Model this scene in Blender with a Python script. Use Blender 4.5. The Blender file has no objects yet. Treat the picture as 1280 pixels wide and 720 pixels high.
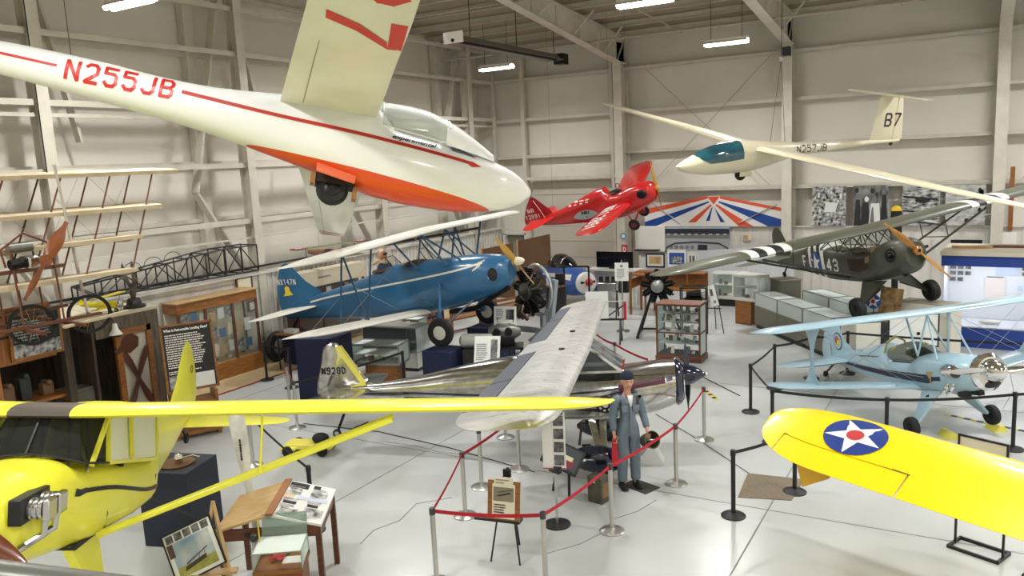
import bpy, bmesh, math, random
from mathutils import Vector, Matrix, Euler
random.seed(7)
S = bpy.context.scene
C = S.collection
PI = math.pi
sin, cos, rad = math.sin, math.cos, math.radians

# ---------------------------------------------------------------- camera, world, lights, exposure
YAW, PITCH, ROLL, CAMH, FPX = rad(-30.438), rad(8.948), rad(-2.771), 5.1, 1000.0
_f = Vector((sin(YAW)*cos(PITCH), cos(YAW)*cos(PITCH), -sin(PITCH)))
_r = Vector((cos(YAW), -sin(YAW), 0))
_u = _r.cross(_f)
_r2 = cos(ROLL)*_r + sin(ROLL)*_u
_u2 = -sin(ROLL)*_r + cos(ROLL)*_u
cam = bpy.data.objects.new('camera', bpy.data.cameras.new('camera'))
C.objects.link(cam)
m = Matrix((( _r2.x, _u2.x, -_f.x, 0), (_r2.y, _u2.y, -_f.y, 0), (_r2.z, _u2.z, -_f.z, CAMH), (0, 0, 0, 1)))
cam.matrix_world = m
cam.data.sensor_width = 36.0
cam.data.lens = 36.0*FPX/1280.0
cam.data.clip_start = 0.05
cam.data.clip_end = 200
S.camera = cam

W = bpy.data.worlds.new('world'); S.world = W; W.use_nodes = True
W.node_tree.nodes['Background'].inputs[0].default_value = (0.95, 0.97, 1.0, 1)
W.node_tree.nodes['Background'].inputs[1].default_value = 0.3
S.view_settings.view_transform = 'Standard'
S.view_settings.look = 'None'
S.view_settings.gamma = 1.0
S.view_settings.use_curve_mapping = False
S.view_settings.exposure = 0.95
LIGHT_W = 112.0          # watts of each hanging fluorescent fixture
FIXTURES = [(x, y, 8.6 if y > 8 else 8.9) for x in (-14.3, -6.5, 1.3, 7.5) for y in (-3.5, 3.3, 10.3, 17.4, 24.0)]

# ---------------------------------------------------------------- materials
MATS = {}
def s2l(c):
    return tuple(((v/12.92) if v <= 0.04045 else ((v+0.055)/1.055)**2.4) for v in c)
def M(name, rgb, rough=0.5, metal=0.0, noise=0.0, scale=6.0, bump=0.0, spec=0.5, coat=0.0, alpha=1.0, trans=0.0, rgb2=None, stretch=None):
    """rgb is sRGB 0..255; a little procedural mottling between rgb and rgb2"""
    if name in MATS: return MATS[name]
    mt = bpy.data.materials.new(name); mt.use_nodes = True
    nt = mt.node_tree; b = nt.nodes['Principled BSDF']
    c = s2l([v/255.0 for v in rgb])
    b.inputs['Base Color'].default_value = (*c, 1)
    b.inputs['Roughness'].default_value = rough
    b.inputs['Metallic'].default_value = metal
    b.inputs['Specular IOR Level'].default_value = spec
    b.inputs['Coat Weight'].default_value = coat
    b.inputs['Coat Roughness'].default_value = 0.08
    b.inputs['Alpha'].default_value = alpha
    b.inputs['Transmission Weight'].default_value = trans
    tc = nt.nodes.new('ShaderNodeTexCoord')
    mp = nt.nodes.new('ShaderNodeMapping'); nt.links.new(tc.outputs['Object'], mp.inputs[0])
    if stretch: mp.inputs['Scale'].default_value = stretch
    nz = nt.nodes.new('ShaderNodeTexNoise'); nz.inputs['Scale'].default_value = scale; nz.inputs['Detail'].default_value = 4
    nt.links.new(mp.outputs[0], nz.inputs[0])
    if noise > 0 or rgb2:
        mx = nt.nodes.new('ShaderNodeMix'); mx.data_type = 'RGBA'
        c2 = s2l([v/255.0 for v in rgb2]) if rgb2 else tuple(v*(1-noise) for v in c)
        mx.inputs['A'].default_value = (*c, 1); mx.inputs['B'].default_value = (*c2, 1)
        rp = nt.nodes.new('ShaderNodeMapRange'); rp.inputs[1].default_value = 0.35; rp.inputs[2].default_value = 0.65
        nt.links.new(nz.outputs[0], rp.inputs[0]); nt.links.new(rp.outputs[0], mx.inputs['Factor'])
        nt.links.new(mx.outputs['Result'], b.inputs['Base Color'])
    if bump > 0:
        bp = nt.nodes.new('ShaderNodeBump'); bp.inputs['Strength'].default_value = bump; bp.inputs['Distance'].default_value = 0.02
        nt.links.new(nz.outputs[0], bp.inputs['Height']); nt.links.new(bp.outputs[0], b.inputs['Normal'])
    MATS[name] = mt
    return mt
def glass_mat(name, rgb=(238, 246, 244), alpha=0.015, rough=0.03):
    """thin architectural glass: see-through with a glossy reflection"""
    if name in MATS: return MATS[name]
    mt = bpy.data.materials.new(name); mt.use_nodes = True
    nt = mt.node_tree; nt.nodes.clear()
    o = nt.nodes.new('ShaderNodeOutputMaterial'); mx = nt.nodes.new('ShaderNodeMixShader')
    t = nt.nodes.new('ShaderNodeBsdfTransparent'); g = nt.nodes.new('ShaderNodeBsdfPrincipled')
    c = s2l([v/255.0 for v in rgb])
    t.inputs[0].default_value = (.985, .992, .988, 1) if alpha < .03 else (min(1, c[0]*1.05), min(1, c[1]*1.05), min(1, c[2]*1.05), 1)
    g.inputs['Base Color'].default_value = (*c, 1); g.inputs['Roughness'].default_value = rough
    fr = nt.nodes.new('ShaderNodeFresnel'); fr.inputs[0].default_value = 1.22
    ad = nt.nodes.new('ShaderNodeMath'); ad.operation = 'ADD'; ad.use_clamp = True; ad.inputs[1].default_value = alpha
    nt.links.new(fr.outputs[0], ad.inputs[0]); nt.links.new(ad.outputs[0], mx.inputs[0])
    nt.links.new(t.outputs[0], mx.inputs[1]); nt.links.new(g.outputs[0], mx.inputs[2]); nt.links.new(mx.outputs[0], o.inputs[0])
    MATS[name] = mt
    return mt
def emis_mat(name, rgb, st):
    mt = bpy.data.materials.new(name); mt.use_nodes = True
    b = mt.node_tree.nodes['Principled BSDF']
    b.inputs['Emission Color'].default_value = (*s2l([v/255.0 for v in rgb]), 1); b.inputs['Emission Strength'].default_value = st
    MATS[name] = mt
    return mt
def split_mat(name, rgbA, rgbB, coef, rough=0.25, coat=0.4, axis='z'):
    """two-tone paint: colour B where z < a + b x + c x^2 (object coordinates)"""
    mt = M(name, rgbA, rough, coat=coat); nt = mt.node_tree; b = nt.nodes['Principled BSDF']
    tc = nt.nodes.new('ShaderNodeTexCoord'); sp = nt.nodes.new('ShaderNodeSeparateXYZ'); nt.links.new(tc.outputs['Object'], sp.inputs[0])
    def mth(op, a, c=None):
        n = nt.nodes.new('ShaderNodeMath'); n.operation = op
        for i, v in enumerate((a, c)):
            if v is None: continue
            if isinstance(v, (int, float)): n.inputs[i].default_value = v
            else: nt.links.new(v, n.inputs[i])
        return n.outputs[0]
    x = sp.outputs['X']; z = sp.outputs['Z']
    q = mth('ADD', mth('MULTIPLY', mth('ADD', mth('MULTIPLY', x, coef[2]), coef[1]), x), coef[0])
    lt = mth('LESS_THAN', z, q)
    mx = nt.nodes.new('ShaderNodeMix'); mx.data_type = 'RGBA'
    mx.inputs['A'].default_value = (*s2l([v/255.0 for v in rgbA]), 1); mx.inputs['B'].default_value = (*s2l([v/255.0 for v in rgbB]), 1)
    nt.links.new(lt, mx.inputs['Factor']); nt.links.new(mx.outputs['Result'], b.inputs['Base Color'])
    return mt
def wood(name, rgb, rgb2, rough=0.45, stretch=(2, 2, 14), scale=2.5):
    return M(name, rgb, rough, rgb2=rgb2, scale=scale, stretch=stretch, coat=0.1)

# ---------------------------------------------------------------- mesh building
class MB:
    def __init__(s): s.v = []; s.f = []; s.m = []
    def add(s, vs, fs, mi=0):
        o = len(s.v); s.v += [tuple(p) for p in vs]; s.f += [tuple(i+o for i in f) for f in fs]; s.m += [mi]*len(fs); return s
    def box(s, cx, cy, cz, sx, sy, sz, rz=0.0, mi=0):
        c, n = cos(rz), sin(rz); vs = []
        for z in (-.5, .5):
            for x, y in ((-.5, -.5), (.5, -.5), (.5, .5), (-.5, .5)):
                X, Y = x*sx, y*sy; vs.append((cx+X*c-Y*n, cy+X*n+Y*c, cz+z*sz))
        return s.add(vs, [(3, 2, 1, 0), (4, 5, 6, 7), (0, 1, 5, 4), (1, 2, 6, 5), (2, 3, 7, 6), (3, 0, 4, 7)], mi)
    def bar(s, p, q, w, h=None, up=(0, 0, 1), mi=0):
        p, q = Vector(p), Vector(q); h = h or w; d = (q-p).normalized(); u = Vector(up)
        if abs(d.dot(u)) > .98: u = Vector((1, 0, 0))
        a = d.cross(u).normalized(); b = a.cross(d).normalized(); vs = []
        for e in (p, q):
            for x, y in ((-.5, -.5), (.5, -.5), (.5, .5), (-.5, .5)): vs.append(e+a*x*w+b*y*h)
        return s.add(vs, [(3, 2, 1, 0), (4, 5, 6, 7), (0, 1, 5, 4), (1, 2, 6, 5), (2, 3, 7, 6), (3, 0, 4, 7)], mi)
    def tube(s, pts, r, n=8, mi=0, flat=1.0, up=(0, 0, 1), closed=False):
        pts = [Vector(p) for p in pts]; k = len(pts); rs = r if isinstance(r, (list, tuple)) else [r]*k
        secs = []; pu = Vector(up)
        for i in range(k):
            if closed: d = (pts[(i+1) % k]-pts[i-1]).normalized()
            else: d = (pts[min(i+1, k-1)]-pts[max(i-1, 0)]).normalized()
            if abs(d.dot(pu)) > .98: pu = Vector((1, 0, 0)) if abs(d.x) < .9 else Vector((0, 1, 0))
            a = d.cross(pu).normalized(); b = a.cross(d).normalized(); pu = b
            secs.append([pts[i]+a*cos(t)*rs[i]*flat+b*sin(t)*rs[i] for t in [2*PI*j/n for j in range(n)]])
        return s.loft(secs, cap=not closed, mi=mi, wrap=closed)
    def loft(s, secs, cap=True, mi=0, wrap=False, ring=True):
        n = len(secs[0]); vs = [p for c in secs for p in c]; fs = []; k = len(secs)
        for i in range(k if wrap else k-1):
            i2 = (i+1) % k
            for j in range(n if ring else n-1):
                j2 = (j+1) % n; fs.append((i*n+j, i*n+j2, i2*n+j2, i2*n+j))
        if cap: fs.append(tuple(range(n))[::-1]); fs.append(tuple((k-1)*n+j for j in range(n)))
        return s.add(vs, fs, mi)
    def lathe(s, prof, c=(0, 0, 0), axis='z', n=20, mi=0):
        secs = []
        for r, h in prof:
            ring = []
            for j in range(n):
                t = 2*PI*j/n; a, b = r*cos(t), r*sin(t)
                ring.append({'z': (c[0]+a, c[1]+b, c[2]+h), 'x': (c[0]+h, c[1]+a, c[2]+b), 'y': (c[0]+b, c[1]+h, c[2]+a)}[axis])
            secs.append(ring)
        return s.loft(secs, mi=mi)
    def ell(s, c, r, nu=14, nv=9, mi=0):
        secs = []
        for i in range(nv+1):
            t = -PI/2+PI*i/nv; rr = max(.001, cos(t))
            secs.append([(c[0]+r[0]*rr*cos(2*PI*j/nu), c[1]+r[1]*rr*sin(2*PI*j/nu), c[2]+r[2]*sin(t)) for j in range(nu)])
        return s.loft(secs, mi=mi)
    def prism(s, poly, h, plane='xy', at=0.0, mi=0):
        """extrude 2-D polygon: plane xy -> z in [at, at+h]; xz -> y; yz -> x"""
        def P(a, b, t): return {'xy': (a, b, t), 'xz': (a, t, b), 'yz': (t, a, b)}[plane]
        n = len(poly); vs = [P(a, b, at) for a, b in poly]+[P(a, b, at+h) for a, b in poly]
        return s.add(vs, [tuple(range(n))[::-1], tuple(range(n, 2*n))]+[(i, (i+1) % n, n+(i+1) % n, n+i) for i in range(n)], mi)
    def quad(s, a, b, c, d, mi=0): return s.add([a, b, c, d], [(0, 1, 2, 3)], mi)
    def xf(s, fn): s.v = [tuple(fn(Vector(p))) for p in s.v]; return s
def ob(name, mb, mats, parent=None, smooth=35, loc=None, rot=None, bevel=0.0, solid=0.0, label=None):
    me = bpy.data.meshes.new(name); me.from_pydata(mb.v, [], mb.f)
    if not isinstance(mats, (list, tuple)): mats = [mats]
    for t in mats: me.materials.append(t)
    if len(mats) > 1: me.polygons.foreach_set('material_index', mb.m)
    me.update()
    if smooth:
        me.polygons.foreach_set('use_smooth', [True]*len(me.polygons)); me.set_sharp_from_angle(angle=rad(smooth))
    o = bpy.data.objects.new(name, me); C.objects.link(o)
    if parent: o.parent = parent
    if loc: o.location = loc
    if rot: o.rotation_euler = rot
    if bevel:
        b = o.modifiers.new('bevel', 'BEVEL'); b.width = bevel; b.segments = 2; b.limit_method = 'ANGLE'
    if solid:
        b = o.modifiers.new('solid', 'SOLIDIFY'); b.thickness = solid; b.offset = 0
    if label: o['label'] = label
    return o
def tag(o, label, cat, group=None, kind=None):
    if label: o['label'] = label
    if cat: o['category'] = cat
    if group: o['group'] = group
    if kind: o['kind'] = kind
    return o
def thing(name, label, cat, loc=(0, 0, 0), rz=0.0, group=None, pose=None):
    o = bpy.data.objects.new(name, None); C.objects.link(o); o.empty_display_size = .1
    if pose:
        o.location = pose[:3]; o.rotation_euler = (rad(pose[5]), -rad(pose[4]), rad(pose[3]))
    else:
        o.location = loc; o.rotation_euler = (0, 0, rz)
    return tag(o, label, cat, group)
def struct(name, mb, mats, **k):
    o = ob(name, mb, mats, **k); o['kind'] = 'structure'; return o
KIDS = {}
def dup(root, loc=None, rz=None, label=None, group=None):
    def cp(o, par):
        c = o.copy(); C.objects.link(c)
        if par: c.parent = par
        for ch in [x for x in C.objects if x.parent == o]: cp(ch, c)
        return c
    r = cp(root, None)
    if loc is not None: r.location = loc
    if rz is not None: r.rotation_euler = (0, 0, rz)
    if label: r['label'] = label
    if group: r['group'] = group
    return r
def text_mesh(txt, size=1.0, shear=0.0, xscale=1.0, bold=0.0, depth=0.0, spacing=1.0):
    """returns (verts2d, faces), left/baseline at origin, cap height = size"""
    cu = bpy.data.curves.new('lettering', 'FONT'); cu.body = txt; cu.size = size/0.72; cu.shear = shear; cu.offset = bold
    cu.space_character = spacing; cu.resolution_u = 4
    t = bpy.data.objects.new('lettering', cu); C.objects.link(t)
    dg = bpy.context.evaluated_depsgraph_get(); me = bpy.data.meshes.new_from_object(t.evaluated_get(dg))
    bm = bmesh.new(); bm.from_mesh(me)
    xs = [v.co.x for v in bm.verts] or [0]; ys = [v.co.y for v in bm.verts] or [0]
    if len(txt) < 14:
        for k in range(1, 8):
            y = min(ys)+(max(ys)-min(ys))*k/8; bmesh.ops.bisect_plane(bm, geom=bm.verts[:]+bm.edges[:]+bm.faces[:], plane_co=(0, y, 0), plane_no=(0, 1, 0))
        nx = len(txt)*4
        for k in range(1, nx):
            x = min(xs)+(max(xs)-min(xs))*k/nx; bmesh.ops.bisect_plane(bm, geom=bm.verts[:]+bm.edges[:]+bm.faces[:], plane_co=(x, 0, 0), plane_no=(1, 0, 0))
    bm.to_mesh(me); bm.free()
    vs = [(v.co.x*xscale, v.co.y) for v in me.vertices]; fs = [tuple(p.vertices) for p in me.polygons]
    bpy.data.objects.remove(t); bpy.data.meshes.remove(me); bpy.data.curves.remove(cu)
    return vs, fs
def text_on(mb, txt, size, fn, mi=0, width=None, **k):
    """map lettering through fn(u, v) -> (x, y, z); stretched to width when given"""
    vs, fs = text_mesh(txt, size, **k)
    if not vs: return mb
    x0 = min(v[0] for v in vs); x1 = max(v[0] for v in vs)
    sc = (width/(x1-x0)) if width else 1.0
    return mb.add([fn((u-x0)*sc, v) for u, v in vs], fs, mi)
GLYPH = {  # block characters drawn with straight strokes on a 4 wide by 6 high grid
 'N': ['00 06 40 46'], '2': ['05 16 36 45 43 00 40'], '5': ['01 10 30 41 43 34 04 06 46'], 'J': ['01 10 30 41 46'], 'B': ['00 06 36 45 44 33 42 41 30 00', '03 33'], '7': ['06 46 10'],
 'R': ['00 06 36 45 44 33 03', '33 40'], '1': ['15 26 20'], '8': ['13 04 05 16 36 45 44 33 13 02 01 10 30 41 42 33'], '9': ['01 10 30 41 45 36 16 05 04 13 43'], 'X': ['00 46', '06 40'], '4': ['30 36 02 42'], 'D': ['00 06 26 44 42 20 00'],
 'F': ['00 06 46', '03 33'], '3': ['05 16 36 45 44 33 42 41 30 10 01', '33 13'], 'S': ['01 10 30 41 42 04 05 16 36 45']}
def block_text(mb, txt, h, width, fn, w=.15, mi=0, ital=0.0):
    """stencil-like registration lettering; fn(u, v) -> point; w = stroke width / height"""
    n = len(txt); cell = width/(n-.22); gw = cell*.78; sw = w*h
    for k, ch in enumerate(txt):
        for pl in GLYPH[ch]:
            pts = [(k*cell+sw/2+int(p[0])/4*(gw-sw), sw/2+int(p[1])/6*(h-sw)) for p in pl.split()]
            for i, (a, b) in enumerate(zip(pts, pts[1:])):
                dx, dy = b[0]-a[0], b[1]-a[1]; L = math.hypot(dx, dy) or 1e-6; ux, uy = dx/L, dy/L
                e0 = e1 = sw*.28
                A = (a[0]-ux*e0, a[1]-uy*e0); L2 = L+e0+e1; q = max(1, int(L2/(h*.2))); vs = []
                for j in range(q+1):
                    t = L2*j/q
                    for s in (-1, 1):
                        x = A[0]+ux*t-uy*s*sw/2; y = A[1]+uy*t+ux*s*sw/2; vs.append(fn(x+ital*y, y))
                mb.add(vs, [(2*j, 2*j+1, 2*j+3, 2*j+2) for j in range(q)], mi)
    return mb
# fuselage with interpolated super-elliptic sections
def interp(tab, x, k):
    n = len(tab)
    if x <= tab[0][0]: return tab[0][k]
    if x >= tab[-1][0]: return tab[-1][k]
    for i in range(n-1):
        if tab[i][0] <= x <= tab[i+1][0]: break
    x0, x1 = tab[i][0], tab[i+1][0]; h = x1-x0; t = (x-x0)/h
    def sl(j):
        if j <= 0: return (tab[1][k]-tab[0][k])/(tab[1][0]-tab[0][0])
        if j >= n-1: return (tab[-1][k]-tab[-2][k])/(tab[-1][0]-tab[-2][0])
        a = (tab[j][k]-tab[j-1][k])/(tab[j][0]-tab[j-1][0]); b = (tab[j+1][k]-tab[j][k])/(tab[j+1][0]-tab[j][0])
        return 0.0 if a*b <= 0 else 2*a*b/(a+b)
    m0, m1 = sl(i)*h, sl(i+1)*h; y0, y1 = tab[i][k], tab[i+1][k]
    return (2*t**3-3*t**2+1)*y0+(t**3-2*t**2+t)*m0+(-2*t**3+3*t**2)*y1+(t**3-t**2)*m1
class Fus:
    """stations sorted by x: (x, z_bottom, z_top, half_width, exponent)"""
    def __init__(s, tab, zmf=0.5, zmid=None): s.t = sorted(tab); s.zmf = zmf; s.zmid = zmid
    def par(s, x):
        zb, zt, w, e = (interp(s.t, x, k) for k in (1, 2, 3, 4)); zm = zb+(zt-zb)*s.zmf if not s.zmid else interp(s.zmid, x, 1); return zb, zt, w, e, zm
    def sec(s, x, n=28, grow=0.0):
        zb, zt, w, e, zm = s.par(x); out = []
        for j in range(n):
            t = 2*PI*j/n; c, q = cos(t), sin(t)
            y = w*math.copysign(abs(c)**(2/e), c); z = (zt-zm if q > 0 else zm-zb)*math.copysign(abs(q)**(2/e), q)
            l = math.hypot(y, z) or 1
            out.append((x, y+grow*y/l, zm+z+grow*z/l))
        return out
    def mesh(s, x0=None, x1=None, ns=30, n=28, grow=0.0, mb=None, mi=0):
        x0 = s.t[0][0] if x0 is None else x0; x1 = s.t[-1][0] if x1 is None else x1
        mb = mb or MB(); return mb.loft([s.sec(x0+(x1-x0)*i/ns, n, grow) for i in range(ns+1)], mi=mi)
    def y(s, x, z, side=-1, off=.006):
        zb, zt, w, e, zm = s.par(x); h = (zt-zm) if z > zm else (zm-zb)
        q = min(.995, abs(z-zm)/max(1e-4, h)); return side*(w*(1-q**e)**(1/e)+off)
    def ztop(s, x, y, off=0.0):
        zb, zt, w, e, zm = s.par(x); q = min(.995, abs(y)/max(1e-4, w)); return zm+(zt-zm)*(1-q**e)**(1/e)+off
    def patch(s, mb, lo, hi, side=-1, nz=3, off=.006, mi=0):
        """lo, hi: lists of (x, z) with the same length"""
        n = len(lo); vs = []
        for i in range(n):
            for j in range(nz+1):
                t = j/nz; x = lo[i][0]*(1-t)+hi[i][0]*t; z = lo[i][1]*(1-t)+hi[i][1]*t; vs.append((x, s.y(x, z, side, off), z))
        return mb.add(vs, [(i*(nz+1)+j, (i+1)*(nz+1)+j, (i+1)*(nz+1)+j+1, i*(nz+1)+j+1) for i in range(n-1) for j in range(nz)], mi)
    def block(s, mb, txt, h, width, x0, z0, side=-1, slope=0.0, mi=0, off=.008, w=.15):
        d = 1 if side < 0 else -1
        def fn(u, v):
            x = x0+d*(u*cos(slope)-v*sin(slope)); z = z0+u*sin(slope)+v*cos(slope); return (x, s.y(x, z, side, off), z)
        return block_text(mb, txt, h, width, fn, w, mi)
    def text(s, mb, txt, size, x0, z0, side=-1, slope=0.0, mi=0, off=.008, **k):
        """reads nose-to-tail as seen from that side; slope tilts the baseline"""
        d = 1 if side < 0 else -1
        def fn(u, v):
            x = x0+d*(u*cos(slope)-v*sin(slope)); z = z0+u*sin(slope)+v*cos(slope); return (x, s.y(x, z, side, off), z)
        return text_on(mb, txt, size, fn, mi, **k)
# wings ------------------------------------------------------------------
AF = [(0, 0), (.0125, .03), (.05, .058), (.12, .083), (.25, .1), (.4, .098), (.55, .083), (.7, .06), (.85, .033), (1, .003)]
AFL = [(0, 0), (.0125, -.014), (.05, -.02), (.12, -.023), (.25, -.022), (.4, -.02), (.55, -.017), (.7, -.013), (.85, -.008), (1, -.003)]
def lin(tab, f):
    for (a, b), (c, d) in zip(tab, tab[1:]):
        if f <= c: return b+(d-b)*(f-a)/(c-a)
    return tab[-1][1]
class Wing:
    """stations (y, x_leading_edge, chord, z, thickness_factor); x forward, so the airfoil runs to -x"""
    def __init__(s, tab, inc=0.0): s.t = sorted(tab); s.inc = inc
    def at(s, y): return tuple(interp(s.t, y, k) for k in (1, 2, 3, 4))
    def pt(s, y, f, up=True, off=0.0):
        xl, c, z, th = s.at(y); h = lin(AF if up else AFL, f)*c*th
        return (xl-f*c, y, z+h-s.inc*f*c+(off if up else -off))
    def pz(s, x, y, up=True, off=.006):
        xl, c, z, th = s.at(y); return (x, y, z+lin(AF if up else AFL, min(1, max(0, (xl-x)/c)))*c*th-s.inc*(xl-x)+(off if up else -off))
    def mesh(s, y0=None, y1=None, f0=0.0, f1=1.0, ns=24, mb=None, mi=0, ys=None):
        mb = mb or MB(); y0 = s.t[0][0] if y0 is None else y0; y1 = s.t[-1][0] if y1 is None else y1
        fr = [f for f, _ in AF if f0 < f < f1]; fr = [f0]+fr+[f1]; secs = []
        for y in (ys or [y0+(y1-y0)*i/ns for i in range(ns+1)]):
            up = [s.pt(y, f) for f in fr]; lo = [s.pt(y, f, False) for f in fr[::-1]]
            if f0 == 0: lo = lo[:-1]
            secs.append(up+lo)
        return mb.loft(secs, mi=mi)
def tipped(y0, y1, xle, chord, z0, z1, th=1.0, tipr=.6, n=7, sweep=0.0, taper=1.0, mid=.5):
    """half-wing stations with an elliptical rounded tip of length tipr"""
    out = []; sg = 1 if y1 > y0 else -1
    def base(y):
        t = abs(y-y0)/abs(y1-y0); c = chord*(1+(taper-1)*t); return xle-sweep*t-(chord-c)*mid*.6, c, z0+(z1-z0)*t
    yb = y1-sg*tipr
    for k in range(4):
        y = y0+(yb-y0)*k/3; x, c, z = base(y); out.append((y, x, c, z, th))
    for k in range(1, n+1):
        a = k/n*PI/2; y = yb+sg*tipr*sin(a); x, c, z = base(y); q = max(.08, cos(a)**.8)
        out.append((y, x-c*(1-q)*mid, c*q, z+.02*(1-q), th*(.35+.65*q)))
    return sorted(out)
def roundel(mb, W_, xc, yc, R, up=True, mis=(0, 1, 2), point=0.0, off=.006, sx=1.0):
    """blue disc (mi 0), white star (mi 1), red centre (mi 2), laid on a wing surface"""
    def disc(r, mi, o, n=28):
        vs = [W_.pz(xc, yc, up, o)]; rings = 3
        for k in range(1, rings+1):
            for j in range(n): vs.append(W_.pz(xc+sx*r*k/rings*cos(2*PI*j/n), yc+r*k/rings*sin(2*PI*j/n), up, o))
        fs = [(0, 1+j, 1+(j+1) % n) for j in range(n)]
        for k in range(rings-1): fs += [(1+k*n+j, 1+k*n+(j+1) % n, 1+(k+1)*n+(j+1) % n, 1+(k+1)*n+j) for j in range(n)]
        mb.add(vs, fs, mi)
    disc(R, mis[0], off)
    q = 6; P_ = [((R*.97 if j % 2 == 0 else R*.38)*cos(point+2*PI*j/10), (R*.97 if j % 2 == 0 else R*.38)*sin(point+2*PI*j/10)) for j in range(10)]
    for j in range(10):
        a, b = P_[j], P_[(j+1) % 10]
        for k in range(q):
            f0, f1 = k/q, (k+1)/q; pts = [(a[0]*f0, a[1]*f0), (a[0]*f1, a[1]*f1), (b[0]*f1, b[1]*f1), (b[0]*f0, b[1]*f0)]
            if k == 0: pts = pts[1:] [:2]+[(0, 0)]
            mb.add([W_.pz(xc+sx*x, yc+y, up, off+.004) for x, y in pts], [tuple(range(len(pts)))], mis[1])
    if mis[2] is not None: disc(R*.28, mis[2], off+.008, 16)
def wheel(parent, c, R, w, tire, hub, axis='y', name='wheel', hubR=.45):
    mb = MB(); k = w/2
    mb.lathe([(R*.55, -k*.8), (R*.8, -k), (R*.95, -k*.75), (R, -k*.25), (R, k*.25), (R*.95, k*.75), (R*.8, k), (R*.55, k*.8)], c, axis, 22)
    o = ob(name, mb, tire, parent)
    h = MB().lathe([(.01, -k*.9), (R*hubR*.5, -k*1.02), (R*hubR, -k*.9), (R*.56, -k*.7), (R*.56, k*.7), (R*hubR, k*.9), (R*hubR*.5, k*1.02), (.01, k*.9)], c, axis, 16)
    ob('hub', h, hub, o)
    return o
def prop(parent, c, L, ang, mat, wd=.11, hub=None, name='propeller', axis='x', pitch=.5, tipmat=None):
    """two-bladed wooden propeller turning about x; ang from vertical"""
    mb = MB()
    for sg in (1, -1):
        secs = []
        for i in range(10):
            t = i/9; r = .02+t*L; w = wd*(.35+.75*sin(min(1, t*1.15+.08)*PI)**.6 if t < .97 else .35); th = .045*(1-t)+.008; tw = 1.25-.95*t**.6
            ring = []
            for j in range(8):
                a = 2*PI*j/8; u, v = w/2*cos(a), th/2*sin(a)
                X, Y = u*sin(tw)+v*cos(tw), u*cos(tw)-v*sin(tw)
                if axis == 'x': px, py, pz = X, sg*Y, sg*r
                ring.append((px, py, pz))
            secs.append(ring)
        mb.loft(secs)
    mb.lathe([(.09, -.05), (.1, -.02), (.1, .03), (.06, .06)], (0, 0, 0), 'x', 14)
    c_, s_ = cos(ang), sin(ang)
    mb.xf(lambda p: (c[0]+p.x, c[1]+p.y*c_-p.z*s_, c[2]+p.y*s_+p.z*c_))
    o = ob(name, mb, mat, parent)
    if hub: ob('spinner', MB().lathe([(.1, .03), (.085, .1), (.05, .17), (.01, .2)], c, 'x', 14), hub, o)
    return o
def fin_mesh(outline, th=.05, y=0.0, mb=None):
    """vertical surface from an (x, z) outline, thinned at its edge"""
    mb = mb or MB(); n = len(outline); cx = sum(p[0] for p in outline)/n; cz = sum(p[1] for p in outline)/n
    vs = [(a, y, b) for a, b in outline]
    for sg in (-1, 1): vs += [(cx+(a-cx)*.8, y+sg*th/2, cz+(b-cz)*.8) for a, b in outline]
    fs = []
    for i in range(n):
        j = (i+1) % n; fs.append((i, j, n+j, n+i)); fs.append((j, i, 2*n+i, 2*n+j))
    fs.append(tuple(n+i for i in range(n))); fs.append(tuple(2*n+i for i in range(n))[::-1])
    return mb.add(vs, fs)
def hfin_mesh(outline, th=.045, z=0.0, mb=None):
    """horizontal surface from an (x, y) outline"""
    m2 = fin_mesh(outline, th, 0.0); m2.xf(lambda p: (p.x, p.z, z+p.y))
    mb = mb or MB(); return mb.add(m2.v, m2.f)
def smooth_closed(pts, n=4):
    out = []; k = len(pts)
    for i in range(k):
        p0, p1, p2, p3 = (pts[(i+d) % k] for d in (-1, 0, 1, 2))
        for j in range(n):
            t = j/n; out.append(tuple(.5*((2*p1[a])+(-p0[a]+p2[a])*t+(2*p0[a]-5*p1[a]+4*p2[a]-p3[a])*t*t+(-p0[a]+3*p1[a]-3*p2[a]+p3[a])*t**3) for a in range(2)))
    return out

# common materials
white_steel = M('white_steel', (205, 199, 186), .5, noise=.12, scale=3)
steel = M('brushed_steel', (190, 190, 186), .3, 1.0)
black = M('black_paint', (22, 22, 24), .4)
rubber = M('rubber', (24, 24, 25), .75)
chrome = M('chrome', (225, 225, 225), .08, 1.0)
oak = wood('oak', (154, 100, 46), (122, 76, 32))
redwood = wood('red_brown_wood', (106, 62, 38), (82, 44, 27))
pale_wood = wood('pale_plywood', (196, 164, 118), (180, 146, 98), stretch=(3, 14, 3))
glass = glass_mat('glass'); glass.use_backface_culling = False
paper = M('white_paper', (226, 226, 222), .6)
ink = M('black_ink', (28, 28, 30), .6)
greyink = M('grey_print', (120, 122, 124), .6)
red_web = M('red_webbing', (178, 18, 40), .6)
black_web = M('black_webbing', (18, 18, 20), .6)
white_paint = M('white_paint', (232, 230, 222), .35)
navy = M('navy_cloth', (22, 30, 66), .7, noise=.15)
darkmetal = M('dark_metal', (46, 46, 46), .4, .8, noise=.3, scale=20)
alu = M('aluminium', (196, 196, 194), .25, 1.0)
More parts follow.
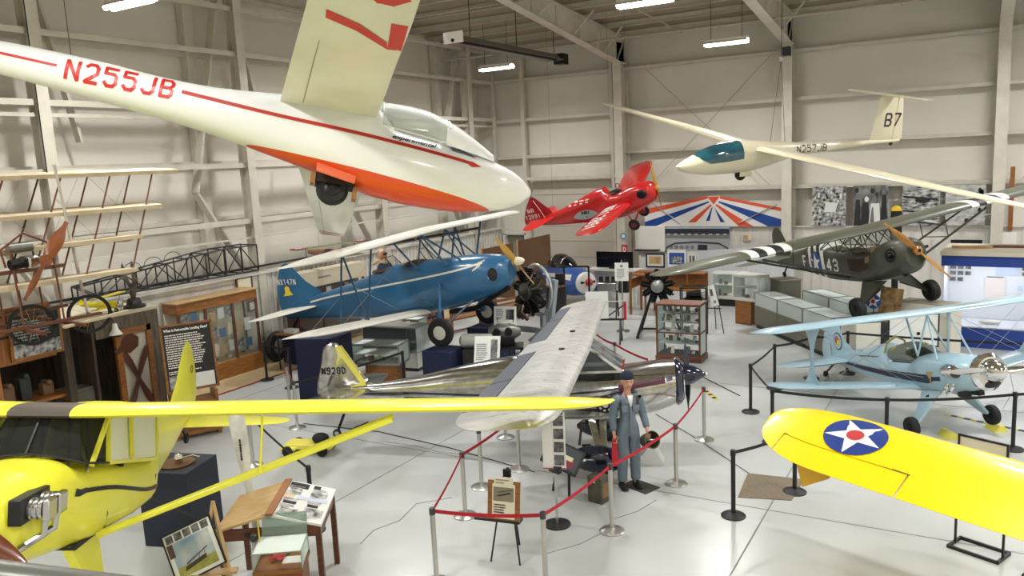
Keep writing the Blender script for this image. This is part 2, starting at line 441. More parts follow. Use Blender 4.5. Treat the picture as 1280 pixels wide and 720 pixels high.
# ================================================================ THE SETTING
def floor_material():
    mt = M('painted_concrete_floor', (192, 194, 192), .2, rgb2=(185, 187, 185), scale=.35, spec=.5)
    nt = mt.node_tree; b = nt.nodes['Principled BSDF']
    tc = nt.nodes.new('ShaderNodeTexCoord'); n2 = nt.nodes.new('ShaderNodeTexNoise'); n2.inputs['Scale'].default_value = .8; n2.inputs['Detail'].default_value = 2
    nt.links.new(tc.outputs['Object'], n2.inputs[0])
    rp = nt.nodes.new('ShaderNodeMapRange'); rp.inputs[1].default_value = .3; rp.inputs[2].default_value = .7; rp.inputs[3].default_value = .2; rp.inputs[4].default_value = .27
    nt.links.new(n2.outputs[0], rp.inputs[0]); nt.links.new(rp.outputs[0], b.inputs['Roughness'])
    return mt
wallm = M('wall_panel', (222, 217, 207), .6, rgb2=(213, 207, 196), scale=.35)
wainm = M('wainscot_panel', (222, 218, 210), .5, rgb2=(212, 208, 200), scale=.6)
marble = M('stained_lower_wall', (214, 211, 203), .5, rgb2=(188, 184, 176), scale=2.2)
roofm = M('roof_insulation', (160, 150, 128), .8, noise=.1, scale=1)
struct('floor', MB().box(-4.5, 11.5, -.05, 30, 36, .1), floor_material(), smooth=0)
# floor joints, cracks, painted strip
jm = M('floor_joint', (128, 130, 128), .6)
mb = MB()
for y in (-1, 5.1, 11.1, 17.2, 23.3): mb.box(-4, y, .001, 27, .02, .003)
for x in (-14.6, -8.5, -2.45, 3.6): mb.box(x, 11, .001, .02, 34, .003)
for pts in ([(-4.01, 10.78), (-4.12, 10.3), (-4.35, 9.9), (-4.3, 9.5), (-4.45, 9.05), (-4.75, 8.6)], [(-7.2, 7.79), (-7.3, 8.2), (-7.15, 8.6), (-7.28, 9.18), (-6.9, 9.6)],
            [(-9.5, 11.2), (-8.8, 11.25), (-8.2, 11.15), (-7.5, 11.3)]):
    mb.tube([(x, y, .001) for x, y in pts], .007, 5)
struct('trim_1', mb, jm)
struct('trim_2', MB().box(-16.25, 14.0, .004, 1.75, 19, .008), M('tan_floor_strip', (190, 166, 128), .6, noise=.15, scale=3))
mb = MB(); mb.bar((-15.34, 4, .008), (-15.34, 15.4, .008), .07, .01); mb.bar((-15.34, 15.4, .008), (-13.2, 22.4, .008), .07, .01)
struct('trim_3', mb, M('red_floor_line', (150, 36, 48), .5))
# walls
struct('wall_back', MB().box(-4.5, 28.85, 5.2, 30, .2, 10.6), wallm)
struct('wall_left', MB().box(-18.2, 11.5, 5.6, .2, 36, 11.4), wallm)
struct('wall_right', MB().box(10.1, 11.5, 5.6, .2, 36, 11.4), wallm)
struct('wall_front', MB().box(-4.5, -6.4, 5.6, 30, .2, 11.4), wallm)
RY, RZ = 10.0, 9.55+.083*18.5
def roofz(y): return RZ-.083*abs(y-RY)
mb = MB()
for x0, x1 in ((-19, 11),):
    vs = [(x, y, roofz(y)+dz) for dz in (.02, .12) for x in (x0, x1) for y in (-7, RY, 29.2)]
    mb.add(vs, [(0, 1, 4, 3), (1, 2, 5, 4), (6, 9, 10, 7), (7, 10, 11, 8)])
struct('ceiling', mb, roofm, smooth=0)
# purlins
mb = MB()
for k in range(24):
    y = 28.2-k*1.45; z = roofz(y)
    mb.box(-4.5, y, z-.1, 29, .03, .2); mb.box(-4.5, y-.04, z-.19, 29, .09, .02)
struct('trim_4', mb, white_steel, smooth=0)
# wainscot on the back wall and on the left wall
def ribbed(mb, x0, x1, y, z0, z1, axis='x', step=.3):
    n = int((x1-x0)/step)
    for i in range(n+1):
        x = x0+i*step
        if axis == 'x': mb.box(x, y-.015, (z0+z1)/2, .05, .03, z1-z0)
        else: mb.box(y+.015, x, (z0+z1)/2, .03, .05, z1-z0)
mb = MB(); mb.box(-3.6, 28.6, 1.22, 15.4, .3, 2.44); ribbed(mb, -11.1, 3.9, 28.45, 0, 2.42)
mb.box(-3.6, 28.56, 2.46, 15.4, .4, .04)
struct('wall_back_wainscot', mb, wainm, smooth=0)
mb = MB(); mb.box(-17.2, 11.1, 1.2, .3, 34.6, 2.4); mb.box(-17.18, 11.1, 2.41, .42, 34.6, .05)
struct('wall_left_wainscot', mb, marble, smooth=0)
mb = MB(); ribbed(mb, 15.6, 28.2, -17.05, 0, 2.38, 'y', .2)
struct('trim_5', mb, wainm, smooth=0)
# girts of the back wall
mb = MB()
for z in (8.3, 6.75, 5.3, 3.85):
    if z > 4.3: mb.box(-4.2, 28.52, z, 26.6, .38, .05); mb.box(-4.2, 28.35, z-.04, 26.6, .02, .1)
    else: mb.box(-1.3, 28.52, z, 19.6, .38, .05); mb.box(-1.3, 28.35, z-.04, 19.6, .02, .1)
struct('trim_6', mb, white_steel, smooth=0)
# frame columns and rafters of the back wall (one structure per bay)
def frame_column(name, x):
    mb = MB()
    fl = .32
    mb.box(x, 27.78, 4.25, fl, .03, 8.5); mb.box(x, 28.5, 4.75, fl, .03, 9.5); mb.box(x, 28.14, 4.6, .02, .7, 9.2)
    # haunched rafter running out over the room
    def zb(y): return 8.48+.127*(27.78-y) if y > 18 else 8.48+.127*9.78-(.0 if y > RY else .0)+(.083*(18-y) if y > RY else .083*(18-RY)-.083*(RY-y))
    ys = [28.5, 27.78, 24, 21, 18, 14, RY, 5, 0, -6.2]
    for a, b in zip(ys, ys[1:]):
        za, zb2 = (zb(min(a, 27.78)), zb(min(b, 27.78)))
        mb.add([(x-.01, a, za), (x-.01, b, zb2), (x-.01, b, roofz(b)-.2), (x-.01, a, roofz(a)-.2), (x+.01, a, za), (x+.01, b, zb2), (x+.01, b, roofz(b)-.2), (x+.01, a, roofz(a)-.2)],
               [(0, 1, 2, 3), (7, 6, 5, 4), (0, 4, 5, 1), (3, 2, 6, 7)])
        mb.bar((x, a, za), (x, b, zb2), fl, .025); mb.bar((x, a, roofz(a)-.2), (x, b, roofz(b)-.2), fl, .025)
    for y in (26.2, 24.6, 23.0, 21.4, 19.8): mb.bar((x+.02, y, zb(y)), (x+.02, y, roofz(y)-.2), .03, .1)
    for y in (26.6, 24.2, 21.8, 19.4): 
        mb.bar((x, y, zb(y)+.05), (x+.75, y, roofz(y)-.2), .05, .05)
    mb.bar((x, 27.75, 8.5), (x, 28.45, 9.3), .12, .02)
    return struct(name, mb, white_steel, smooth=0)
frame_column('trim_7', -11.5); frame_column('trim_8', -5.55); frame_column('trim_9', .5); frame_column('trim_10', 6.5)
struct('trim_11', MB().box(-5.55, 27.68, 8.2, .24, .2, .28), black, smooth=0)
# overhead door in the back wall, with its frame post and header
mb = MB(); mb.box(-15.75, 28.35, 4.7, .16, .2, 9.4); mb.box(-13.75, 28.35, 4.4, 3.9, .25, .1); mb.box(-11.95, 28.35, 4.7, .12, .2, 9.4)
struct('trim_12', mb, white_steel, smooth=0)
doorm = M('overhead_door', (196, 188, 174), .6, noise=.06, scale=1)
mb = MB()
for k in range(7): mb.box(-13.85, 28.7, .31+k*.62, 3.55, .05, .605)
struct('door_1', mb, doorm, smooth=0)
d2 = struct('door_2', MB().box(-16.45, 28.68, 1.05, .9, .06, 2.1), M('door_grey', (150, 142, 128), .5), smooth=0)
mb = MB(); mb.box(-16.95, 28.55, 1.1, .1, .3, 2.2); mb.box(-15.95, 28.55, 1.1, .1, .3, 2.2); mb.box(-16.45, 28.55, 2.2, 1.1, .3, .12)
ob('door_frame', mb, wainm, d2, smooth=0)
ob('door_handle', MB().tube([(-16.12, 28.64, 1.0), (-16.12, 28.58, 1.0), (-16.22, 28.58, 1.0)], .012, 6), steel, d2)
# left wall: outer sheet girts, inner posts + girts, raking braces
mb = MB()
for z in (9.9, 8.25, 6.9, 5.45, 3.95): mb.box(-18.0, 11.1, z, .2, 34.8, .1)
struct('trim_13', mb, white_steel, smooth=0)
mb = MB()
for z in (9.4, 8.25, 6.8, 5.35, 3.85):
    mb.box(-17.12, 11.1, z, .06, 34.8, .12); mb.box(-17.2, 11.1, z+.06, .2, 34.8, .02)
mb.box(-17.14, 11.1, 6.55, .05, 34.8, .08); mb.box(-17.14, 11.1, 3.4, .05, 34.8, .05)
struct('trim_14', mb, white_steel, smooth=0)
n = 15
for y in (-.8, 4.6, 9.97, 15.4, 20.9, 26.46):
    mb = MB(); hz = roofz(y)-.2
    mb.box(-17.0, y, hz/2, .03, .26, hz); mb.box(-17.32, y, hz/2, .03, .26, hz); mb.box(-17.16, y, hz/2, .3, .02, hz)
    # outer column, and raking diagonals between outer column and post foot
    mb.box(-17.95, y-.9, hz/2+1.2, .24, .3, hz-2.4)
    mb.bar((-17.5, y-.15, hz-.3), (-17.5, y-1.5, 4.7), .06, .24, up=(1, 0, 0)); mb.bar((-17.5, y-1.5, 4.7), (-17.5, y-.15, 2.5), .06, .24, up=(1, 0, 0))
    mb.bar((-17.5, y+.15, hz-.3), (-17.5, y+1.0, 6.0), .06, .2, up=(1, 0, 0))
    struct('trim_%d' % n, mb, white_steel, smooth=0); n += 1
mb = MB(); mb.box(-17.1, 28.3, 4.7, .12, .14, 9.4); struct('trim_%d' % n, mb, white_steel, smooth=0); n += 1
# fire-sprinkler pipes, roof tie rods and X-brace rods
mb = MB()
for y, z in ((25.2, 8.9), (20.4, 9.55)): mb.tube([(-17.4, y, z), (9.5, y, z)], .035, 8)
for x in (-9.0, -2.2): mb.tube([(x, 27.6, 9.2), (x, 3, 10.4)], .03, 8)
struct('trim_%d' % n, mb, M('pipe_beige', (168, 160, 142), .5)); n += 1
mb = MB()
mb.tube([(-10.6, 28.3, 3.9), (-6.2, 28.3, 8.2)], .012, 6); mb.tube([(-6.2, 28.3, 3.9), (-10.6, 28.3, 8.2)], .012, 6)
mb.tube([(4.6, 28.3, 3.9), (1.1, 28.3, 8.2)], .012, 6); mb.tube([(1.1, 28.3, 3.9), (4.6, 28.3, 8.2)], .012, 6)
struct('trim_%d' % n, mb, M('brace_rod', (160, 152, 140), .5)); n += 1

# ================================================================ LAMPS
lampm = emis_mat('fluorescent_tube_glow', (255, 252, 244), 14)
def fixture(x, y, z, label):
    t = thing('hanging_fluorescent_light', label, 'ceiling light', (x, y, z), 0, 'hanging fluorescent lights')
    mb = MB(); mb.box(0, 0, .06, 1.25, .2, .05)
    for s in (-1, 1): mb.add([(-.62, s*.1, .04), (.62, s*.1, .04), (.62, s*.2, -.04), (-.62, s*.2, -.04)], [(0, 1, 2, 3)])
    ob('reflector', mb, white_paint, t, smooth=0, solid=.004)
    for k in (-.08, .08): ob('tube', MB().tube([(-.62, k, -.04), (.62, k, -.04)], .055, 10), lampm, t)
    zr = roofz(y)-z-.15
    for k in (-.45, .45): ob('hanger_rod', MB().tube([(k, 0, .08), (k, 0, zr)], .008, 5), darkmetal, t)
    l = bpy.data.lights.new('lamp_light', 'AREA'); l.shape = 'RECTANGLE'; l.size = 1.2; l.size_y = .35; l.energy = LIGHT_W; l.spread = rad(158); l.color = (1.0, 1.0, .985)
    lo = bpy.data.objects.new('lamp_light', l); C.objects.link(lo); lo.parent = t; lo.location = (0, 0, -.1)
    return t
vis = {(-14.3, 24.0): 'lit fluorescent fixture in the far left corner beside the tube heater', (-6.5, 24.0): 'lit fluorescent fixture hanging between the two back wall columns',
       (-6.5, 17.4): 'lit fluorescent fixture at the top edge above the steel rafter', (-14.3, 10.3): 'lit fluorescent fixture above the registration on the white glider tail'}
for x, y, z in FIXTURES:
    lb = vis.get((x, y), 'fluorescent fixture under the hangar roof, outside the picture')
    z = {(-14.3, 24.0): 8.3, (-6.5, 24.0): 8.25, (-6.5, 17.4): 8.45, (-14.3, 10.3): 8.5}.get((x, y), z)
    fixture(x, y, z, lb)
# radiant tube heater
t = thing('tube_heater', 'long dark radiant tube heater hanging under the roof near the corner', 'heater', (-12.35, 21.6, 8.35))
mb = MB(); mb.add([(-.05, -3, .2), (-.05, 3, .2), (.05, 3, .2), (.05, -3, .2), (-.3, -3, 0), (-.3, 3, 0), (.3, 3, 0), (.3, -3, 0)], [(0, 1, 2, 3), (4, 5, 1, 0), (3, 2, 6, 7), (0, 3, 7, 4), (1, 5, 6, 2)])
ob('reflector', mb, M('galvanised', (150, 150, 146), .35, .9), t, smooth=0, solid=.01)
ob('burner_tube', MB().tube([(0, -3.1, .04), (0, 3.2, .04)], .05, 10), darkmetal, t)
ob('burner_box', MB().box(0, 3.4, .08, .35, .45, .35), darkmetal, t, bevel=.01)
ob('end_cap', MB().box(0, -3.05, .12, .62, .06, .3), white_paint, t, bevel=.01)
for y in (-2.2, .4, 2.9): ob('hanger', MB().tube([(0, y, .2), (0, y, roofz(21.6+y)-8.5)], .012, 5), darkmetal, t)
# ================================================================ AIRCRAFT
def scribble(mb, x0, z0, w, h, fn, rows, mi=0, seed=1, fill=.9):
    """rows of small unreadable print marks; fn(u, v) -> point"""
    r = random.Random(seed); rh = h/rows
    for k in range(rows):
        v = z0+h-(k+.75)*rh; u = x0; end = x0+w*(fill if k < rows-1 else .6)*r.uniform(.82, 1)
        while u < end:
            l = r.uniform(.02, .09)*w; l = min(l, end-u)
            a, b = v, v+rh*.5
            mb.add([fn(u, a), fn(u+l, a), fn(u+l, b), fn(u, b)], [(0, 1, 2, 3)], mi); u += l+.012*w
    return mb
def cowl_cap(F, x0, x1, zlow, n=14, ns=12, grow=.008, mb=None, mi=0):
    """part of the fuselage skin above the line zlow(x)"""
    mb = mb or MB(); vs = []
    for i in range(ns+1):
        x = x0+(x1-x0)*i/ns; zb, zt, w, e, zm = F.par(x); z0 = min(zlow(x), zt-.005); y0 = abs(F.y(x, z0, 1, 0))
        a0 = math.atan2((z0-zm)/max(1e-3, (zt-zm) if z0 > zm else (zm-zb)), y0/max(w, 1e-3))
        for j in range(n+1):
            t = a0+(PI-2*a0)*j/n; c, q = cos(t), sin(t)
            y = w*math.copysign(abs(c)**(2/e), c); z = (zt-zm if q > 0 else zm-zb)*math.copysign(abs(q)**(2/e), q)
            l = math.hypot(y, z) or 1; vs.append((x, y+grow*y/l, zm+z+grow*z/l))
    mb.add(vs, [(i*(n+1)+j, (i+1)*(n+1)+j, (i+1)*(n+1)+j+1, i*(n+1)+j+1) for i in range(ns) for j in range(n)], mi)
    return mb
def curve(pts, n=24):
    """resample a list of (x, z) control points"""
    t = sorted(pts); x0, x1 = t[0][0], t[-1][0]
    return [(x0+(x1-x0)*i/n, interp(t, x0+(x1-x0)*i/n, 1)) for i in range(n+1)]
def band(F, mb, pts, w, side=-1, mi=0, n=24, off=.006):
    c = curve(pts, n); return F.patch(mb, [(x, z-w/2) for x, z in c], [(x, z+w/2) for x, z in c], side, 1, off, mi)
def cable(p, q, name='suspension_cable', parent=None, r=.006, mat=None):
    return ob(name, MB().tube([p, q], r, 5), mat or darkmetal, parent)

# ---------------------------------------------------------------- white and orange glider, upper left
P1 = (-6.326, 7.963, 5.447, 43.34, -11.4, -17.8)
gl = thing('glider', 'large white glider with orange belly and red N255JB marking, hanging at upper left', 'glider', pose=P1)
gw = split_mat('white_over_orange_paint', (232, 234, 232), (216, 74, 22), (-.565, -.125, 0), .32, .25)
gwhite = M('glider_white', (222, 222, 208), .28, coat=.4, rgb2=(208, 208, 188), scale=1.2)
gred = M('marking_red', (196, 46, 34), .4)
GF = Fus([(-6.6, .25, .4, .04, 2), (-5.6, .15, .42, .09, 2), (-4.37, .04, .41, .14, 2), (-3.49, -.07, .37, .18, 2.1), (-2.63, -.18, .29, .22, 2.1), (-2.19, -.25, .27, .25, 2.2), (-1.3, -.44, .33, .3, 2.2),
          (-.78, -.57, .4, .33, 2.2), (-.31, -.71, .42, .34, 2.2), (-.15, -.75, .4, .34, 2.2), (-.02, -.76, .12, .34, 2.2), (.2, -.79, .06, .345, 2.2), (.8, -.8, .0, .33, 2.1), (1.1, -.77, -.05, .29, 2.05), (1.41, -.71, -.12, .24, 2), (1.6, -.64, -.19, .17, 2), (1.78, -.54, -.31, .09, 2), (1.84, -.46, -.37, .03, 2)], .5, [(-6.6, .33), (-4.37, .22), (-2.63, .06), (-1.3, -.08), (-.3, -.17), (.2, -.24), (.8, -.32), (1.41, -.4), (1.84, -.42)])
ob('fuselage', GF.mesh(ns=70, n=36), gw, gl)
for s in (-1, 1):
    mb = MB(); pts = [(-2.4, .08), (-1.31, -.04), (-.09, -.14), (.97, -.25)]
    band(GF, mb, pts, .045, s)
    GF.patch(mb, [(.95, -.275), (1.0, -.3), (1.12, -.272)], [(.95, -.23), (1.0, -.222), (1.12, -.27)], s, 1)
    band(GF, mb, [(-5.5, .27), (-4.5, .23), (-3.72, .17)], .028, s)
    if s < 0: GF.block(mb, 'N255JB', .25, 1.15, -3.64, .03, s, -.05)
    else: GF.block(mb, 'N255JB', .25, 1.15, -2.48, -.03, s, .05)
    ob('red_stripe_and_registration', mb, gred, gl, smooth=0)
    mb = MB()
    band(GF, mb, [(-2.4, .08), (-1.31, -.04), (-.09, -.14), (.95, -.25)], .006, s, off=.009)
    ob('pinstripe', mb, M('pinstripe_maroon', (112, 30, 30), .5), gl, smooth=0)
    mb = MB(); GF.text(mb, 'experimental', .06, (0.0 if s < 0 else .54), -.1 if s < 0 else -.14, s, slope=.06*s, width=.55, shear=.4, bold=.0025, off=.012)
    ob('lettering', mb, ink, gl, smooth=0, label='black cursive lettering reading experimental')
    mb = MB(); GF.patch(mb, [(.74, -.115), (.86, -.13), (1.02, -.15)], [(.72, -.04), (.86, -.055), (1.06, -.135)], s, 2, .012)
    ob('side_window', mb, M('dark_window', (70, 74, 76), .15), gl, smooth=0)
# canopy hood
CF = Fus([(-.13, -.2, .44, .31, 2), (.1, -.2, .45, .32, 2), (.39, -.2, .43, .32, 2), (.6, -.22, .37, .3, 2), (.85, -.26, .27, .27, 2), (1.1, -.3, .13, .22, 2), (1.3, -.3, -.0, .17, 2)])
ob('canopy', cowl_cap(CF, -.13, .66, lambda x: .03-.1*x, grow=.0), glass_mat('canopy_glass', (222, 226, 222), .38, .08), gl)
ob('canopy_fairing', cowl_cap(CF, .66, 1.3, lambda x: .03-.13*x, grow=.0), M('glider_body_white', (232, 234, 232), .25, coat=.5), gl)
mb = MB()
for x in (-.13, .66, .7): 
    pts = [(x, y, CF.ztop(x, y, .004)) for y in [CF.par(x)[2]*.93*cos(PI*k/12) for k in range(13)]]; mb.tube(pts, .011, 6)
for s in (-1, 1): mb.tube([(x, CF.y(x, .035-.11*x, s, .004), .035-.11*x) for x in [-.13+.8*k/8 for k in range(9)]], .01, 6)
ob('canopy_frame', mb, M('glider_body_white', (232, 234, 232), .25, coat=.5), gl)
mb = MB(); mb.box(.2, 0, -.12, .6, .36, .08); mb.box(-.02, 0, .06, .08, .34, .3)
ob('seat', mb, M('seat_grey', (150, 150, 146), .7), gl, bevel=.03)
for s, nm in ((-1, 'wing'), (1, 'wing')):
    st = [(s*.26, -.2, 1.13, .16, 1.25), (s*1.5, -.15, 1.04, .2, 1.25), (s*3, -.1, .93, .23, 1.25), (s*5, -.12, .74, .33, 1.2), (s*7.2, -.16, .5, .45, 1.1), (s*7.45, -.2, .42, .46, .9), (s*7.5, -.3, .25, .465, .6)]
    Wg = Wing(st)
    w = ob(nm, Wg.mesh(ns=30), gwhite, gl, label='wing reaching %s the camera' % ('towards' if s < 0 else 'away from'))
    mb = MB(); mb.add([Wg.pt(s*y, .77, u, .003) for u in (False,) for y in (.35, 4.2)]+[Wg.pt(s*y, .782, False, .003) for y in (4.2, .35)], [(0, 1, 2, 3)])
    mb.add([Wg.pt(s*4.2, .77, False, .003), Wg.pt(s*7.1, .77, False, .003), Wg.pt(s*7.1, .785, False, .003), Wg.pt(s*4.2, .785, False, .003)], [(0, 1, 2, 3)])
    ob('hinge_line', mb, M('hinge_grey', (158, 156, 132), .6), w, smooth=0)
    mb = MB()
    if s > 0:
        for up in (True, False):
            for k in range(3):
                y = 6.95+.13*k; mb.add([Wg.pt(y, f, up, .004) for f in (.02, .3, .6, .97)]+[Wg.pt(y+.04, f, up, .004) for f in (.97, .6, .3, .02)], [tuple(range(8))])
        ob('tip_stripes', mb, M('faded_red', (176, 74, 74), .5), w, smooth=0)
    else:
        def fn(u, v): x, y = -.9+v, -3.3+u; return Wg.pz(x, y, False, .006)
        # seven: bar along the leading edge and long diagonal; B outboard of it
        def poly(pts): mb.add([fn(a, b) for a, b in pts], [tuple(range(len(pts)))])
        poly([(.8, .76), (1.31, .76), (1.31, .62), (.8, .6)]); poly([(1.31, .62), (1.17, .6), (.93, .32), (.8, .0), (.95, .0), (1.07, .3)])
        block_text(mb, 'B', .72, .5, fn, .17)
        ob('wing_registration', mb, gred, w, smooth=0, label='large red B7 painted under the wing')
mb = MB(); mb.add([(-.83, -.16, -.47), (-.36, -.16, -.56), (-.38, -.3, -.72), (-.83, -.3, -.63)], [(0, 1, 2, 3)])
ob('wheel_door', mb, M('faded_orange', (226, 112, 78), .5), gl, smooth=0, solid=.02)
wheel(gl, (-.62, -.04, -.76), .19, .13, rubber, darkmetal)
ob('wheel_well_bracket', MB().box(-.86, -.1, -.68, .05, .14, .12), M('brass_bracket', (150, 100, 40), .5), gl)
ob('wheel_well_bracket', MB().box(-.36, -.1, -.8, .05, .14, .14), M('brass_bracket', (150, 100, 40), .5), gl)
ob('wheel_well', MB().box(-.6, 0, -.6, .46, .28, .2), M('well_dark', (40, 30, 26), .8), gl)
ob('fin', fin_mesh([(-5.6, .2), (-5.9, 1.3), (-6.5, 1.3), (-6.75, .1)], .07), gwhite, gl)
ob('tailplane', hfin_mesh([(-5.75, -1.3), (-5.6, 0), (-5.75, 1.3), (-6.2, 1.3), (-6.25, -1.3)], .05, .28), gwhite, gl)
for p in ((-.5, .2, .3), (-3.6, 0, .2)):
    Rm = Euler(gl.rotation_euler).to_matrix(); q = Rm@Vector(p)+Vector(P1[:3])
    up = Rm.inverted()@(Vector((q.x, q.y, roofz(q.y)-.15))-Vector(P1[:3]))
    cable(p, up, parent=gl, r=.004)

# ---------------------------------------------------------------- cream glider, upper right
P2 = (-4.97, 20.1, 5.017, -127.08, -.05, -11.48)
g2 = thing('glider', 'slender cream glider with teal canopy and B7 on its tail, hanging at upper right', 'glider', pose=P2)
cream = M('cream_gelcoat', (226, 217, 188), .3, coat=.5)
F2 = Fus([(-5.0, .12, .2, .05, 2), (-4.06, .08, .2, .075, 2), (-2.73, -.02, .2, .1, 2), (-1.64, -.11, .22, .15, 2), (-1.32, -.16, .25, .18, 2), (-.61, -.33, .3, .26, 2.1), (-.24, -.4, .32, .29, 2.2), (.36, -.45, .33, .3, 2.2), (.72, -.46, .3, .3, 2.2), (1.06, -.46, .22, .28, 2.1), (1.42, -.43, .09, .23, 2), (1.8, -.36, -.08, .14, 2), (1.96, -.29, -.17, .07, 2), (2.02, -.23, -.21, .02, 2)])
ob('fuselage', F2.mesh(ns=60, n=30), cream, g2)
ob('canopy', cowl_cap(F2, .3, 1.55, lambda x: interp([(.3, -.06), (1.0, -.13), (1.23, -.15), (1.42, -.06), (1.55, .02)], x, 1), grow=.012), M('teal_canopy', (34, 92, 104), .08, coat=1, rgb2=(20, 60, 72), scale=1.5), g2)
mb = MB()
for s in (-1, 1): mb.tube([(x, F2.y(x, z, s, .014), z) for x, z in [(.3, -.06), (.65, -.1), (1.0, -.13), (1.23, -.15), (1.42, -.06)]], .008, 5)
mb.tube([(.3, y, F2.ztop(.3, y, .014)) for y in [.28*cos(PI*k/12) for k in range(13)]], .01, 5)
ob('canopy_frame', mb, cream, g2)
dk = M('marking_charcoal', (60, 60, 72), .5)
mb = MB(); F2.block(mb, 'N257JB', .19, 1.02, -1.42, -.01, 1, 0, w=.13)
ob('registration', mb, dk, g2, smooth=0, label='charcoal registration N257JB')
F2f = [(-3.95, .14), (-4.1, 1.28), (-4.2, 1.34), (-4.9, 1.34), (-5.0, .9), (-5.12, .22), (-4.9, .08)]
fn_ = ob('fin', fin_mesh(F2f, .09), cream, g2)
mb = MB(); block_text(mb, 'B7', .36, .56, lambda u, v: (-4.34-u, .052, .54+v), .14)
ob('competition_number', mb, dk, fn_, smooth=0, label='charcoal B7 on the fin')
ob('rudder_hinge_line', MB().box(-4.72, 0, .75, .012, .1, 1.1), M('hinge_line_tan', (190, 180, 150), .6), fn_)  # rudder hinge drawn as a thin tan line
Wt = Wing(tipped(-1.25, 0, -4.1, .5, 1.36, 1.36, .8, .01)[:4]+[(0, -4.1, .5, 1.36, .8), (1.25, -4.2, .36, 1.36, .8)])
ob('tailplane', Wing([(-1.25, -4.2, .34, 1.36, .8), (0, -4.1, .5, 1.36, .8), (1.25, -4.2, .34, 1.36, .8)]).mesh(ns=8), cream, g2)
for s in (-1, 1):
    st = [(s*.15, -.05, .86, .12, 1.2), (s*.6, -.12, .78, .13, 1.2), (s*2.5, -.1, .7, .18, 1.2), (s*5.5, -.05, .5, .27, 1.1), (s*7.3, 0, .34, .35, 1), (s*7.5, -.05, .2, .36, .6)]
    ob('wing', Wing(st).mesh(ns=26), cream, g2)
wheel(g2, (.1, 0, -.5), .15, .1, rubber, darkmetal)
mb = MB()
for s in (-1, 1): mb.box(.02, s*.1, -.47, .36, .015, .13)
ob('wheel_door', mb, cream, g2, bevel=.005)
wheel(g2, (-4.75, 0, .09), .06, .04, rubber, darkmetal, name='tail_wheel')
Rm = Euler(g2.rotation_euler).to_matrix()
for p in ((-1.0, .0, .25),):
    q = Rm@Vector(p)+Vector(P2[:3]); top = Vector((q.x+.05, q.y, roofz(q.y)-.1))
    up = Rm.inverted()@(top-Vector(P2[:3])); mid = Vector(p)+(up-Vector(p))*.42
    cable((-.6, .1, .28), mid, parent=g2); cable((-1.2, -.05, .22), mid, parent=g2); cable(mid, up, parent=g2, r=.009)
    ob('cable_turnbuckle', MB().ell(mid, (.06, .06, .08)), steel, g2)

# ---------------------------------------------------------------- red racer
P3 = (-10.357, 24.712, 3.738, 0, 8.68, 19.64)
rr = thing('racing_aeroplane', 'small bright red low-wing racing aeroplane hanging beside the big column', 'aeroplane', pose=P3)
red = M('racing_red', (196, 30, 28), .25, coat=.6); wht = M('lettering_white', (232, 226, 220), .5)
RF = Fus([(-3.15, -.44, -.2, .03, 2), (-2.6, -.52, -.1, .1, 2.2), (-2.13, -.57, -.02, .16, 2.4), (-1.5, -.62, .16, .24, 2.5), (-.94, -.66, .34, .3, 2.5), (-.5, -.67, .46, .33, 2.5), (-.32, -.67, .47, .34, 2.5), (-.2, -.67, .26, .34, 2.5), (.2, -.64, .24, .34, 2.5), (.5, -.58, .32, .34, 2.4), (.9, -.46, .38, .34, 2.3), (1.2, -.34, .38, .3, 2.2), (1.36, -.24, .32, .22, 2), (1.42, -.1, .2, .1, 2)])
ob('fuselage', RF.mesh(ns=60, n=28), red, rr)
ob('cockpit_opening', MB().ell((.02, 0, .25), (.24, .2, .04)), black, rr)
mb = MB(); mb.tube([(.22, -.2, .27), (.16, -.13, .46), (.14, 0, .5), (.16, .13, .46), (.22, .2, .27)], .012, 6)
ob('windscreen', mb, black, rr)
for s in (-1, 1):
    Wr = Wing(tipped(0, s*3.12, .62, 1.0, -.2, .1, 1.0, .75, mid=.35, sweep=.12))
    w = ob('wing', Wr.mesh(ns=26), red, rr)
    if s < 0:
        mb = MB(); block_text(mb, 'NR12891', .5, 2.3, lambda u, v: Wr.pz(-.34+v+.02*u, -(.4+u), True, .008), .16)
        ob('wing_registration', mb, wht, w, smooth=0, label='white NR12891 across the wing')
    mb = MB()
    k = s*.95
    for x in (1.02,): mb.ell((x, s*.33, .1), (.17, .07, .15))
    ob('engine_cylinder', mb, darkmetal, rr)
    # undercarriage leg and wheel
    mb = MB(); mb.bar((.75, s*.3, -.45), (.57, s*.52, -.8), .07, .03); mb.bar((.35, s*.28, -.55), (.57, s*.52, -.8), .04, .02)
    mb.bar((.57, s*.52, -.8), (.57, 0, -.66), .02)
    ob('undercarriage_leg', mb, red, rr)
    wheel(rr, (.57, s*.56, -.8), .19, .09, rubber, M('wheel_maroon', (110, 50, 46), .5))
mb = fin_mesh(smooth_closed([(-2.45, -.05), (-2.7, .3), (-3.0, .62), (-3.2, .5), (-3.42, .2), (-3.6, -.15), (-3.58, -.38), (-3.2, -.45), (-2.6, -.2)], 3), .06)
f = ob('fin_and_rudder', mb, M('rudder_crimson', (160, 18, 30), .3, coat=.4), rr)
mb = MB(); block_text(mb, 'NR', .16, .26, lambda u, v: (-3.36+u, -.04, .06+v), .2); block_text(mb, '12891', .17, .6, lambda u, v: (-3.52+u, -.04, -.17+v), .18)
mb.tube([(-3.0, -.045, .5), (-2.85, -.045, .1), (-2.75, -.045, -.25)], .012, 5)
ob('rudder_registration', mb, wht, f, smooth=0, label='white NR 12891 on the rudder')
